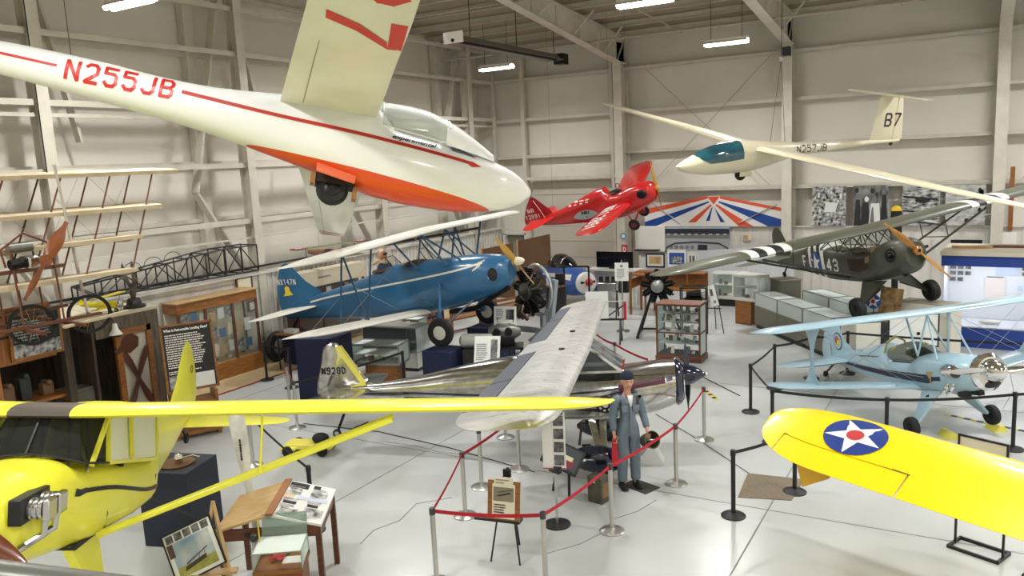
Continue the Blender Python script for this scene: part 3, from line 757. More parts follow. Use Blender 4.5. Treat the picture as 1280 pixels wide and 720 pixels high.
ob('tailplane', hfin_mesh(smooth_closed([(-2.35, -.15), (-2.7, -.85), (-3.0, -1.05), (-3.3, -.85), (-3.35, 0), (-3.3, .85), (-3.0, 1.05), (-2.7, .85), (-2.35, .15)], 3), .04, -.2), red, rr)
mb = MB(); [scribble(mb, -1.72+.24*q_, .04, .2, .15, lambda u, v: (u, RF.y(u, v+.1*(u+1.72), -1, .008), v+.1*(u+1.72)), 2, seed=4+q_) for q_ in range(4)]
ob('name_lettering', mb, wht, rr, smooth=0)
mb = MB(); pts = [(-1.62+.98*i/12, -.33+.06*i/12) for i in range(13)]
RF.patch(mb, [(x, z-.14*sin(PI*i/12)**.8) for i, (x, z) in enumerate(pts)], [(x, z+.2*sin(PI*i/12)**.7) for i, (x, z) in enumerate(pts)], -1, 3, .007)
ob('emblem_panel', mb, M('emblem_grey', (160, 168, 166), .5), rr, smooth=0)
mb = MB(); RF.text(mb, 'NS1', .11, -1.25, -.24, -1, width=.3, off=.012, bold=.008); RF.text(mb, 'v', .06, -1.12, -.36, -1, off=.012, bold=.006)
ob('race_number', mb, ink, rr, smooth=0)
prop(rr, (1.45, 0, .1), .82, rad(-6), M('propeller_ochre', (176, 134, 60), .4), .12, None)
Rm = Euler(rr.rotation_euler).to_matrix()
for p in ((-.2, .3, .3), (-2.4, 0, 0), (.6, -.2, .35)):
    q = Rm@Vector(p)+Vector(P3[:3]); up = Rm.inverted()@(Vector((q.x, q.y, roofz(q.y)-.1))-Vector(P3[:3])); cable(p, up, parent=rr, r=.003)

# ---------------------------------------------------------------- polished silver monoplane, centre
P4 = (-5.38, 11.98, 0.02, 20.5, 2.1, -3.7)
sv = thing('high_wing_monoplane', 'polished bare-metal high-wing monoplane with navy spinner, on the floor at the centre', 'aeroplane', pose=P4)
pol = M('polished_aluminium', (205, 204, 200), .16, 1.0, rgb2=(176, 176, 174), scale=5, bump=.06, stretch=(1.5, 6, 1.5))
pol2 = M('weathered_aluminium', (212, 211, 207), .38, .5, rgb2=(182, 182, 178), scale=3.5, bump=.14, stretch=(1, 3.5, 1))
navyp = M('navy_gloss', (18, 24, 50), .12, coat=.8); maroon = M('maroon_stripe', (74, 22, 38), .3)
SF = Fus([(-5.0, 1.22, 1.4, .03, 2), (-4.6, 1.17, 1.42, .07, 2), (-4.0, 1.1, 1.46, .13, 2.1), (-3.2, 1.0, 1.55, .22, 2.2), (-2.17, .87, 1.74, .36, 2.3), (-1.3, .78, 1.84, .48, 2.4), (-1.12, .76, 1.72, .5, 2.5), (-.9, .75, 1.6, .52, 2.6), (0, .72, 1.58, .54, 2.6), (.4, .73, 1.6, .52, 2.5), (.67, .76, 1.63, .49, 2.3), (1.0, .83, 1.66, .45, 2.1), (1.27, .93, 1.66, .40, 2)], .55)
ob('fuselage', SF.mesh(ns=60, n=34), pol, sv)
ob('nose_bowl', MB().lathe([(.4, 0), (.41, .02), (.38, .08), (.3, .13), (.2, .145), (.16, .1)], (1.27, 0, 1.3), 'x', 26), navyp, sv)
mb = MB()
for s in (-1, 1):
    mb.tube([(1.405, s*(.24+.07*cos(t)), 1.3+.15*sin(t)) for t in [2*PI*k/14 for k in range(14)]], .012, 5, closed=True)
ob('inlet_ring', mb, chrome, sv)
mb = MB()
for s in (-1, 1): mb.ell((1.39, s*.24, 1.3), (.02, .06, .13))
ob('air_inlet', mb, black, sv)
sp = ob('spinner', MB().lathe([(.19, 0), (.185, .06), (.15, .17), (.09, .28), (.04, .35), (.012, .385)], (1.4, 0, 1.4), 'x', 22), navyp, sv)
ob('spinner_tip', MB().lathe([(.03, 0), (.02, .03), (.004, .04)], (1.76, 0, 1.4), 'x', 12), white_paint, sp)
prop(sv, (1.46, 0, 1.4), .62, rad(8), M('propeller_grey', (66, 70, 78), .25, .4), .13)
for s in (-1, 1):
    mb = MB(); band(SF, mb, [(-3.4, 1.3), (-1.2, 1.24), (0, 1.285), (.62, 1.36)], .035, s); band(SF, mb, [(-3.4, 1.22), (-1.2, 1.16), (0, 1.2), (.6, 1.3)], .02, s)
    ob('navy_pinstripe', mb, navyp, sv, smooth=0)
    mb = MB(); c = curve([(.35, 1.33), (.8, 1.385), (1.1, 1.42)], 8); SF.patch(mb, [(x, z-.06) for x, z in c], [(x, z+.05) for x, z in c], s, 2, .008)
    ob('maroon_flash', mb, maroon, sv, smooth=0)
    mb = MB(); SF.patch(mb, [(1.12, 1.38), (1.22, 1.4)], [(1.12, 1.47), (1.22, 1.47)], s, 1, .01); ob('flash_tip', mb, navyp, sv, smooth=0)
    # round badge on the door
    mb = MB(); c0 = (.12, 1.06)
    for r0, r1, mi in ((0, .05, 1), (.05, .085, 0), (.085, .12, 1), (.12, .15, 0)):
        for k in range(16):
            a, b = 2*PI*k/16, 2*PI*(k+1)/16; q = [(c0[0]+r*cos(t), c0[1]+r*sin(t)) for r, t in ((r0, a), (r1, a), (r1, b), (r0, b))]
            mb.add([(x, SF.y(x, z, s, .01), z) for x, z in q], [(0, 1, 2, 3)], mi if (r0 != .085 or k % 2) else 0)
    ob('door_badge', mb, [black, wht], sv, smooth=0, label='round black and white badge on the door')
    mb = MB()
    for x in (.3, -.75): mb.tube([(x, SF.y(x, z, s, .004), z) for z in (.82, 1.0, 1.2, 1.4, 1.56)], .005, 4)
    mb.tube([(x, SF.y(x, .82, s, .004), .82) for x in (-.75, -.3, .3)], .005, 4)
    mb.tube([(x, SF.y(x, 1.5, s, .004), 1.5) for x in (.5, .9, 1.25)], .006, 4)
    ob('door_seam', mb, darkmetal, sv)
    # cabin posts, windows
    mb = MB()
    for (x0, z0, x1, z1) in ((.42, 1.58, -.1, 2.0), (-.3, 1.58, -.35, 2.0), (-.95, 1.58, -.8, 2.0)): mb.bar((x0, s*.5, z0), (x1, s*.46, z1), .035)
    mb.bar((.42, s*.5, 1.6), (-1.0, s*.5, 1.6), .04)
    ob('cabin_frame', mb, pol, sv, label=None)
    mb = MB(); mb.add([(.36, s*.505, 1.6), (-.08, s*.47, 1.97), (-.33, s*.47, 1.99), (-.3, s*.51, 1.6)], [(0, 1, 2, 3)]); mb.add([(-.33, s*.51, 1.6), (-.37, s*.47, 1.99), (-.8, s*.47, 1.98), (-.93, s*.5, 1.6)], [(0, 1, 2, 3)])
    ob('side_window', mb, glass_mat('cabin_glass', (120, 128, 132), .3), sv, smooth=0)
    # undercarriage: two silver legs, navy wheel spat
    mb = MB()
    for x in (.02, .2): mb.bar((x-.15, s*.42, .8), (x*.4, s*.86, .36), .11, .03)
    ob('undercarriage_leg', mb, pol, sv)
    w = wheel(sv, (.04, s*.96, .21), .21, .14, rubber, alu)
    mb = MB(); secs = []
    for k in range(11):
        t = k/10; x = .42-.95*t; q = sin(PI*min(1, t*.93+.07))**.55 if t < .96 else .15
        secs.append([(x, s*.96+.14*q*cos(a), .27+.22*q*sin(a)+.05*t) for a in [2*PI*j/14 for j in range(14)]])
    sp = ob('wheel_spat', mb.loft(secs), navyp, sv, label='glossy navy teardrop wheel spat')
    mb = MB(); mb.bar((.1, s*1.105, .32), (-.2, s*1.105, .33), .012); mb.bar((-.2, s*1.105, .33), (-.26, s*1.11, .33), .04, .04); ob('spat_trim', mb, chrome, sp)
    ob('step', MB().bar((-.28, s*.5, .8), (-.34, s*.62, .42), .03).bar((-.3, s*.62, .42), (-.15, s*.62, .42), .03), black, sv)
mb = MB(); mb.add([(.42, -.48, 1.6), (.42, .48, 1.6), (-.1, .46, 2.0), (-.1, -.46, 2.0)], [(0, 1, 2, 3)])
ob('windscreen', mb, glass_mat('cabin_glass', (120, 128, 132), .3), sv, smooth=0)
mb = MB(); mb.bar((.42, 0, 1.6), (-.08, 0, 2.0), .03); mb.bar((.42, -.5, 1.6), (-.1, -.47, 2.0), .04); mb.bar((.42, .5, 1.6), (-.1, .47, 2.0), .04); mb.bar((.42, -.5, 1.6), (.42, .5, 1.6), .04)
ob('windscreen_frame', mb, chrome, sv)
mb = MB(); mb.box(-.55, 0, 1.35, .14, .9, .55); mb.box(-.3, 0, 1.12, .5, .9, .15); mb.box(.3, 0, 1.5, .06, .9, .25)
ob('seat', mb, M('cabin_dark', (40, 38, 38), .8), sv, bevel=.03)
WS = Wing(tipped(0, -5.5, -.07, 1.2, 1.96, 2.02, .95, .85, mid=.35, taper=1.0)[:-1]+[(0, -.07, 1.2, 1.96, .95)]+tipped(0, 5.55, -.07, 1.2, 1.96, 2.12, .95, .95, mid=.35, taper=.82)[1:], .03)
mb = MB(); WS.mesh(-5.49, -4.5, ns=14, mb=mb); WS.mesh(-4.5, 4.5, 0, .73, ns=18, mb=mb); WS.mesh(4.5, 5.54, ns=12, mb=mb); WS.mesh(-.55, .55, .73, 1, ns=2, mb=mb)
wg = ob('wing', mb, pol2, sv)
mb = MB()
for y in [k*.42 for k in range(-12, 13)]: mb.add([WS.pt(y, f, True, .002) for f in (.03, .15, .3, .5, .7)]+[WS.pt(y+.012, f, True, .002) for f in (.7, .5, .3, .15, .03)], [tuple(range(10))])
ob('rivet_seams', mb, M('seam_metal', (140, 140, 138), .35, 1.0), wg, smooth=0)
for s in (-1, 1):
    ob('fuel_cap', MB().lathe([(.05, 0), (.05, .02), (.03, .025)], WS.pt(s*.9, .35), 'z', 14), darkmetal, wg)
    ob('aileron', WS.mesh(s*2.9, s*4.48, .745, 1, ns=8), M('dull_blue_grey_metal', (92, 96, 106), .45, .3), wg, label='dull blue-grey aileron')  # ailerons and flaps in a duller blue-grey than the wing
    ob('flap', WS.mesh(s*.58, s*2.85, .745, 1, ns=8), M('dull_blue_grey_metal', (92, 96, 106), .45, .3), wg)
fo = smooth_closed([(-3.97, 1.42), (-4.15, 1.55), (-4.45, 1.98), (-4.62, 2.2), (-4.78, 2.2), (-4.9, 2.1), (-4.98, 1.8), (-5.08, 1.45), (-5.05, 1.2), (-4.9, 1.15), (-4.3, 1.35)], 3)
f = ob('fin_and_rudder', fin_mesh(fo, .08), pol, sv)
yel = M('yellow_paint', (226, 216, 92), .4)
mb = MB()
for s in (-1, 1):
    mb.add([(-4.13, s*.045, 1.5), (-4.23, s*.045, 1.47), (-4.66, s*.045, 2.14), (-4.56, s*.045, 2.16)], [(0, 1, 2, 3)])
    mb.add([(-4.1, s*.06, 1.3), (-4.36, s*.06, 1.22), (-4.42, s*.05, 1.42), (-4.14, s*.05, 1.5)], [(0, 1, 2, 3)])
ob('yellow_band', mb, yel, f, smooth=0)
mb = MB(); block_text(mb, 'N928D', .13, .46, lambda u, v: (-4.95+u, -.048, 1.65+v), .17); block_text(mb, 'N928D', .13, .46, lambda u, v: (-4.49-u, .048, 1.65+v), .17)
ob('registration', mb, ink, f, smooth=0, label='black N928D on the fin')
ob('tailplane', hfin_mesh(smooth_closed([(-4.0, -.1), (-4.15, -1.2), (-4.35, -1.45), (-4.8, -1.45), (-4.95, -.9), (-4.9, 0), (-4.95, .9), (-4.8, 1.45), (-4.35, 1.45), (-4.15, 1.2), (-4.0, .1)], 3), .06, 1.36), pol, sv)
mb = MB(); mb.bar((-4.5, 0, 1.15), (-4.75, 0, .62), .04); ob('tail_spring', mb, darkmetal, sv)
wheel(sv, (-4.78, 0, .56), .08, .05, rubber, alu, name='tail_wheel')
# yellow tail dolly on the floor
t = thing('tail_dolly', 'low yellow tail dolly with black wheels on the floor under the silver tail', 'dolly', (-10.35, 10.25, 0), rad(20))
mb = MB(); mb.box(-.1, 0, .16, .9, .34, .1); mb.box(-.45, 0, .14, .3, .5, .06); ob('frame', mb, yel, t, bevel=.02)
for x, y in ((-.45, -.25), (-.45, .25), (.2, -.2), (.2, .2)): wheel(t, (x, y, .1), .1, .06, rubber, darkmetal)
ob('cradle', MB().ell((.1, 0, .28), (.16, .13, .1)), rubber, t)
ob('tow_bar', MB().tube([(.3, 0, .18), (.75, .1, .45), (1.0, .1, .55)], .022, 6), black, t)
# ---------------------------------------------------------------- olive liaison monoplane
P5 = (-1.726, 20.306, 1.27, -49.96, 5.25, 8.54)
oli = M('olive_drab', (70, 72, 58), .45, coat=.15, rgb2=(62, 64, 52), scale=3)
oli2 = M('olive_wing_top', (92, 94, 80), .4, coat=.2, rgb2=(84, 86, 72), scale=2)
l4 = thing('liaison_monoplane', 'olive drab high-wing monoplane marked F star 43 with a wooden propeller, on pedestals', 'aeroplane', pose=P5)
stw = M('stripe_white', (222, 222, 216), .5); stb = M('stripe_black', (30, 30, 32), .5); blu = M('insignia_blue', (44, 82, 150), .5); insred = M('insignia_red', (178, 44, 50), .5)
LF = Fus([(-4.6, 1.0, 1.15, .03, 2.4), (-4.0, .93, 1.28, .09, 2.8), (-3.0, .8, 1.48, .2, 4.2), (-2.1, .72, 1.66, .29, 4.8), (-1.9, .7, 1.5, .31, 5), (-1.5, .68, 1.42, .33, 5), (-.6, .68, 1.42, .36, 5), (.1, .72, 1.46, .36, 3.6), (.35, .75, 1.6, .37, 3.0), (.7, .82, 1.68, .38, 2.5), (1.05, .9, 1.7, .36, 2.3), (1.2, .96, 1.68, .32, 2.1), (1.28, 1.06, 1.62, .24, 2)])
ob('fuselage', LF.mesh(ns=60, n=34), oli, l4)
# invasion bands round the rear fuselage
for k in range(5):
    x0 = -2.72+.17*k; mb = MB(); LF.mesh(x0, x0+.17, ns=2, n=34, grow=.004, mb=mb)
    ob('fuselage_band', mb, stw if k % 2 == 0 else stb, l4)
for s in (-1, 1):
    mb = MB()
    def disc(r, mi, o, c=(-2.3, 1.13)):
        n = 24; vs = [(c[0], LF.y(c[0], c[1], s, o), c[1])]
        for q in (1, 2):
            for j in range(n):
                x, z = c[0]+r*q/2*cos(2*PI*j/n), c[1]+r*q/2*sin(2*PI*j/n); vs.append((x, LF.y(x, z, s, o), z))
        mb.add(vs, [(0, 1+j, 1+(j+1) % n) for j in range(n)]+[(1+j, 1+(j+1) % n, 1+n+(j+1) % n, 1+n+j) for j in range(n)], mi)
    LF.patch(mb, [(-2.72, 1.07), (-2.3, 1.07), (-1.88, 1.07)], [(-2.72, 1.2), (-2.3, 1.2), (-1.88, 1.2)], s, 1, .014, 0)
    disc(.3, 1, .018)
    vs = [(-2.3, LF.y(-2.3, 1.13, s, .03), 1.13)]
    for j in range(10):
        r = .28 if j % 2 == 0 else .11; t = PI/2+2*PI*j/10; x, z = -2.3+r*cos(t), 1.13+r*sin(t); vs.append((x, LF.y(x, z, s, .03), z))
    mb.add(vs, [(0, 1+j, 1+(j+1) % 10) for j in range(10)], 0)
    ob('star_insignia', mb, [stw, blu], l4, smooth=0)
    mb = MB()
    if s < 0: LF.block(mb, 'F', .34, .2, -3.1, .96, s, w=.17); LF.block(mb, '43', .34, .56, -1.76, .92, s, w=.17)
    else: LF.block(mb, 'F', .36, .2, -2.9, .93, s, w=.16); LF.block(mb, '43', .36, .56, -1.16, .86, s, w=.16)
    ob('code_lettering', mb, stw, l4, smooth=0, label='white letters F and 43')
    # cabin tubes and panes
    mb = MB(); ys = s*.34
    for a, b in (((.12, 1.45), (-.0, 1.86)), ((-.55, 1.42), (-.5, 1.86)), ((-1.15, 1.42), (-1.15, 1.83)), ((-1.9, 1.5), (-1.35, 1.8)), ((.1, 1.46), (-.5, 1.86)), ((-.5, 1.42), (-1.1, 1.84)), ((-.05, 1.86), (-.55, 1.42)), ((-.6, 1.84), (-1.12, 1.44)), ((-1.15, 1.8), (-1.85, 1.5)), ((-1.2, 1.44), (-1.6, 1.72)), ((.12, 1.45), (-1.9, 1.48))):
        mb.tube([(a[0], ys, a[1]), (b[0], ys, b[1])], .013, 5)
    ob('cabin_frame', mb, oli, l4)
    ob('side_window', MB().add([(.1, ys*1.01, 1.46), (-.05, ys*1.01, 1.86), (-1.35, ys*1.01, 1.82), (-1.9, ys*1.01, 1.5)], [(0, 1, 2, 3)]), glass_mat('perspex', (222, 224, 220), .04), l4, smooth=0)
    # open lower door showing tan interior
    mb = MB(); LF.patch(mb, [(-.72, .98), (-.3, .96), (.06, 1.08)], [(-.8, 1.4), (-.3, 1.4), (.08, 1.42)], s, 3, .006); ob('door_opening', mb, M('cabin_brown', (62, 44, 30), .8), l4, smooth=0)
    mb = MB(); LF.patch(mb, [(-.05, 1.18), (.1, 1.2)], [(-.05, 1.42), (.12, 1.44)], s, 2, .012); ob('seat_edge', mb, M('canvas_tan', (140, 118, 84), .8), l4, smooth=0)
    # cowl cooling opening with engine inside
    c = [(.92+.17*cos(t), 1.38+.16*sin(t)) for t in [2*PI*k/20 for k in range(20)]]
    mb = MB(); mb.add([(x, LF.y(x, z, s, .008), z) for x, z in c], [tuple(range(20))]); ob('engine_opening', mb, black, l4, smooth=0)
    mb = MB()
    for j in range(6): mb.lathe([(.075-.012*(j % 2), .0), (.075-.012*(j % 2), .022)], (.93, s*(.32+.028*j), 1.38), 'y', 12)
    mb.lathe([(.03, 0), (.035, .06), (.01, .07)], (.98, s*.47, 1.4), 'y', 10)
    ob('engine_cylinder', mb, darkmetal, l4)
    # undercarriage
    mb = MB(); mb.add([(.55, s*.3, .78), (-.35, s*.3, .72), (.22, s*.84, .3), (.34, s*.84, .3)], [(0, 1, 2, 3), (3, 2, 1, 0)])
    o = ob('undercarriage_leg', mb, oli, l4, smooth=0, solid=.05)
    ob('axle', MB().tube([(.28, s*.2, .62), (.28, s*.88, .26)], .02, 6), oli, l4)
    wheel(l4, (.28, s*.95, .26), .25, .2, rubber, darkmetal, hubR=.3)
    # wing struts
    mb = MB(); mb.tube([(.15, s*.34, .8), (.05, s*2.9, 1.82)], .03, 8, flat=.5); mb.tube([(-.8, s*.34, .8), (-.75, s*2.9, 1.8)], .025, 8, flat=.5)
    mb.tube([(.1, s*1.75, 1.36), (.15, s*1.7, 1.84)], .012, 5); mb.tube([(-.78, s*1.75, 1.36), (-.75, s*1.7, 1.8)], .012, 5); mb.tube([(.1, s*1.75, 1.36), (-.78, s*1.75, 1.36)], .012, 5)
    ob('wing_strut', mb, M('olive_dark', (50, 52, 44), .5), l4)
mb = MB(); mb.add([(.3, -.32, 1.6), (.3, .32, 1.6), (.02, .33, 1.88), (.02, -.33, 1.88)], [(0, 1, 2, 3)]); mb.add([(.3, .32, 1.6), (.12, .35, 1.45), (0, .34, 1.86)], [(0, 1, 2)]); mb.add([(.3, -.32, 1.6), (.12, -.35, 1.45), (0, -.34, 1.86)], [(0, 1, 2)])
ob('windscreen', mb, glass_mat('perspex', (222, 224, 220), .04), l4, smooth=0)
mb = MB()
for y0, y1 in ((-.32, -.33), (-.15, -.15), (.15, .15), (.32, .33)): mb.tube([(.31, y0, 1.61), (.02, y1, 1.89)], .01, 5)
ob('windscreen_frame', mb, oli, l4)
mb = MB(); mb.box(-.35, 0, 1.15, .1, .5, .6); mb.box(-1.1, 0, 1.15, .1, .5, .6); mb.box(.15, 0, 1.45, .05, .6, .2); ob('seat', mb, M('canvas_tan', (140, 118, 84), .8), l4)
WL = Wing(tipped(0, -5.4, .34, 1.6, 1.9, 1.98, .9, .9, mid=.35)[:-1]+[(0, .34, 1.6, 1.9, .9)]+tipped(0, 5.4, .34, 1.6, 1.9, 1.98, .9, .9, mid=.35)[1:])
mb = MB(); WL.mesh(-5.38, -4.6, ns=10, mb=mb); WL.mesh(-4.6, 4.6, 0, .8, ns=22, mb=mb); WL.mesh(4.6, 5.38, ns=10, mb=mb); WL.mesh(-2.1, 2.1, .8, 1, ns=8, mb=mb)
w = ob('wing', mb, oli2, l4)
for s in (-1, 1):
    ob('aileron', WL.mesh(s*2.13, s*4.58, .81, 1, ns=8), oli2, w)
    for k in range(5):
        y0 = s*(2.3+.2*k); m2 = MB(); Wb = Wing([(y, a+.006, b+.006, c, d*1.06) for y, a, b, c, d in WL.t]); Wb.mesh(y0, y0+s*.2, ns=2, mb=m2)
        ob('wing_band', m2, stw if k % 2 == 0 else stb, w)
fo = smooth_closed([(-4.0, 1.2), (-4.25, 1.75), (-4.45, 2.0), (-4.7, 2.05), (-4.92, 1.85), (-4.98, 1.4), (-4.85, 1.0), (-4.55, .95)], 3)
ob('fin_and_rudder', fin_mesh(fo, .05), oli, l4)
ob('tailplane', hfin_mesh(smooth_closed([(-3.9, -.1), (-4.15, -1.2), (-4.5, -1.45), (-4.85, -1.2), (-4.9, 0), (-4.85, 1.2), (-4.5, 1.45), (-4.15, 1.2), (-3.9, .1)], 3), .05, 1.2), oli2, l4)
ob('tail_spring', MB().bar((-4.3, 0, .98), (-4.6, 0, .7), .03), darkmetal, l4); wheel(l4, (-4.62, 0, .66), .08, .05, rubber, darkmetal, name='tail_wheel')
prop(l4, (1.36, 0, 1.42), .98, rad(42), M('varnished_propeller', (190, 136, 56), .3, coat=.4, rgb2=(172, 116, 44), scale=4), .14)
ob('propeller_hub', MB().lathe([(.03, -.1), (.07, -.06), (.07, .02), (.03, .05)], (1.38, 0, 1.42), 'x', 14), darkmetal, l4)
ob('chin_scoop', MB().ell((1.0, -.12, .92), (.1, .07, .07)), darkmetal, l4)

# ---------------------------------------------------------------- light blue aerobatic biplane on the floor
P6 = (-.405, 15.552, .05, -51.43, 10.0, 2.67)
lb = thing('biplane', 'pale blue aerobatic biplane with chrome spinner, standing on the floor at right', 'aeroplane', pose=P6)
pb = M('pale_blue_paint', (166, 196, 210), .28, coat=.5); dkn = M('dark_navy_stripe', (26, 34, 62), .35); gold = M('gold_trim', (176, 150, 82), .4)
BF = Fus([(-3.5, 1.0, 1.1, .03, 2), (-3.0, .92, 1.2, .09, 2.2), (-2.4, .82, 1.3, .17, 2.4), (-1.85, .73, 1.38, .24, 2.5), (-1.3, .68, 1.48, .3, 2.4), (-1.1, .67, 1.46, .32, 2.4), (-1.0, .67, 1.24, .33, 2.6), (-.3, .66, 1.24, .35, 2.6), (-.1, .66, 1.36, .36, 2.4), (.4, .68, 1.38, .37, 2.3), (.9, .76, 1.37, .37, 2.2), (1.15, .83, 1.34, .34, 2.1), (1.3, .9, 1.3, .28, 2), (1.36, 1.0, 1.25, .18, 2)])
ob('fuselage', BF.mesh(ns=60, n=32), pb, lb)
CC = Fus([(-1.15, 1.1, 1.42, .2, 2), (-.9, 1.1, 1.48, .24, 2), (-.5, 1.1, 1.55, .25, 2), (-.2, 1.1, 1.52, .24, 2), (.1, 1.1, 1.38, .17, 2)])
ob('canopy', cowl_cap(CC, -1.15, .12, lambda x: 1.22+.0*x, grow=0), glass_mat('dark_canopy', (120, 126, 118), .08), lb)
mb = MB(); mb.box(-.85, 0, 1.2, .12, .4, .5); ob('seat', mb, M('seat_yellow', (170, 160, 60), .7), lb, bevel=.03)
mb = MB(); mb.box(-.4, 0, 1.1, .9, .5, .2); ob('cockpit_floor', mb, black, lb)
mb = MB(); mb.tube([(-1.1, -.24, 1.3), (-1.05, -.18, 1.52), (-1.03, 0, 1.62), (-1.05, .18, 1.52), (-1.1, .24, 1.3)], .02, 6); ob('canopy_hoop', MB().tube([(-.2, -.24, 1.34), (-.18, 0, 1.54), (-.2, .24, 1.34)], .01, 5), M('yellow_frame', (170, 156, 60), .5), lb); ob('canopy_hoop', mb, M('yellow_frame', (170, 156, 60), .5), lb)
for s in (-1, 1):
    mb = MB(); c = curve([(-2.9, 1.04), (-1.6, .99), (.2, .97), (.62, 1.0)], 20)
    n = len(c); BF.patch(mb, [(x, z-.01-.085*(i/(n-1))**.6*(1 if i < n-2 else .4)) for i, (x, z) in enumerate(c)], [(x, z+.0+.07*(i/(n-1))**.6*(1 if i < n-2 else .4)) for i, (x, z) in enumerate(c)], s, 2, .006)
    ob('navy_side_stripe', mb, dkn, lb, smooth=0)
    mb = MB(); band(BF, mb, [(-2.8, 1.07), (-1.6, 1.03), (.2, .99)], .012, s, off=.012); band(BF, mb, [(-2.0, 1.22), (-1.2, 1.26)], .02, s)
    ob('pinstripe', mb, alu, lb, smooth=0)
    mb = MB(); BF.patch(mb, [(.28, 1.08), (.36, .86), (.44, 1.08)], [(.28, 1.1), (.36, 1.09), (.44, 1.1)], s, 2, .014); ob('gold_badge', mb, gold, lb, smooth=0)
    # cowl cheek, exhaust stubs
    ob('cylinder_cheek', MB().ell((.85, s*.33, 1.14), (.22, .12, .12)), chrome, lb)
    ob('cooling_intake', MB().ell((1.02, s*.36, 1.13), (.1, .09, .09)), M('intake_brown', (70, 54, 42), .6), lb)
    for k in range(2):
        ob('exhaust_stub', MB().tube([(.75+.14*k, s*.3, .95), (.73+.14*k, s*.38, .82), (.66+.14*k, s*.4, .74)], .03, 8), chrome, lb)
    # undercarriage
    mb = MB(); mb.add([(.42, s*.25, .74), (-.05, s*.25, .7), (.2, s*.68, .22), (.32, s*.68, .22)], [(0, 1, 2, 3)]); ob('undercarriage_leg', mb, pb, lb, smooth=0, solid=.05)
    wheel(lb, (.28, s*.77, .18), .18, .13, rubber, darkmetal)
    # wings
    UW = Wing(tipped(0, s*3.2, .38, .92, 2.08, 2.08, 1.0, .35, mid=.35, sweep=.25)); LW = Wing(tipped(s*.3, s*2.95, -.02, .9, .76, 1.1, 1.0, .35, mid=.35, sweep=.12))
    ob('upper_wing', UW.mesh(ns=24), pb, lb); lw = ob('lower_wing', LW.mesh(ns=24), pb, lb)
    # I strut
    mb = MB()
    for a, b in (((.2, s*2.2, 2.06), (-.12, s*2.15, 1.05)),):
        secs = []
        for k in range(9):
            t = k/8; wd = .06+.2*(abs(t-.5)*2)**2.2; x = a[0]+(b[0]-a[0])*t-.25; y = a[1]+(b[1]-a[1])*t; z = a[2]+(b[2]-a[2])*t
            secs.append([(x+wd*c_, y+.016*s_, z) for c_, s_ in ((1, 0), (.5, 1), (-.5, 1), (-1, 0), (-.5, -1), (.5, -1))])
        mb.loft(secs)
    ob('interplane_strut', mb, pb, lb)
    for a, b in (((.25, .2, 2.06), (.55, .33, 1.3)), ((.25, .2, 2.06), (0, .3, 1.34)), ((-.35, .2, 2.04), (.0, .3, 1.34))):
        ob('cabane_strut', MB().tube([(a[0], s*a[1], a[2]), (b[0], s*b[1], b[2])], .018, 8), pb, lb)
    mb = MB()
    for a, b in (((.2, .3, .78), (.1, 2.1, 2.04)), ((-.2, .3, .78), (-.3, 2.1, 2.04)), ((.2, .3, 2.04), (0, 2.1, 1.05)), ((-.2, .25, 2.04), (-.3, 2.1, 1.05))): mb.tube([(a[0], s*a[1], a[2]), (b[0], s*b[1], b[2])], .004, 4)
    ob('flying_wires', mb, steel, lb)
ob('nose_ring', MB().lathe([(.3, -.1), (.31, -.04), (.25, .02), (.16, .03)], (1.36, 0, 1.12), 'x', 22), chrome, lb)
ob('air_inlet', MB().ell((1.36, 0, .93), (.06, .16, .07)), black, lb)
ob('spinner', MB().lathe([(.19, 0), (.185, .08), (.14, .2), (.07, .29), (.01, .33)], (1.38, 0, 1.15), 'x', 22), chrome, lb)
prop(lb, (1.45, 0, 1.15), .92, rad(84), M('polished_propeller', (210, 210, 208), .12, 1.0), .14)
mb = MB(); mb.box(.85, -.12, .74, .2, .1, .12); mb.box(.85, .12, .74, .2, .1, .12); ob('exhaust_heater_box', mb, black, lb)
mb = MB(); mb.tube([(.2, -.35, .62), (.2, 0, .72), (.2, .35, .62)], .05, 8); ob('bungee_cross', mb, black, lb)
f = ob('fin_and_rudder', fin_mesh(smooth_closed([(-2.5, 1.18), (-2.85, 1.5), (-3.0, 1.8), (-3.2, 1.93), (-3.5, 1.8), (-3.75, 1.4), (-3.8, 1.1), (-3.6, .92), (-3.1, 1.0)], 3), .06), pb, lb)
mb = MB()
for c, r, mi in (((-3.05, 1.45), .16, 0), ((-3.05, 1.45), .14, 1), ((-3.07, 1.47), .08, 2), ((-3.02, 1.41), .06, 3)): mb.add([(c[0]+r*cos(2*PI*k/18), -.04-.003*mi, c[1]+r*1.2*sin(2*PI*k/18)) for k in range(18)], [tuple(range(18))], mi)
ob('round_emblem', mb, [dkn, pb, insred, M('emblem_yellow', (230, 200, 60), .5)], f, smooth=0, label='round red and yellow emblem in a ring')
mb = MB(); scribble(mb, 1.15, -.03, .55, .06, lambda u, v: (-3.36+v, -.045, u), 1, seed=3, fill=1); ob('gold_lettering', mb, gold, f, smooth=0)
ob('tailplane', hfin_mesh(smooth_closed([(-2.5, -.1), (-2.6, -.8), (-2.75, -1.25), (-3.1, -1.35), (-3.6, -1.25), (-3.7, 0), (-3.6, 1.25), (-3.1, 1.35), (-2.75, 1.25), (-2.6, .8), (-2.5, .1)], 3), .08, 1.06), pb, lb)
ob('tail_spring', MB().bar((-3.3, 0, .98), (-3.75, 0, .72), .03), darkmetal, lb); wheel(lb, (-3.78, 0, .66), .09, .05, rubber, darkmetal, name='tail_wheel')
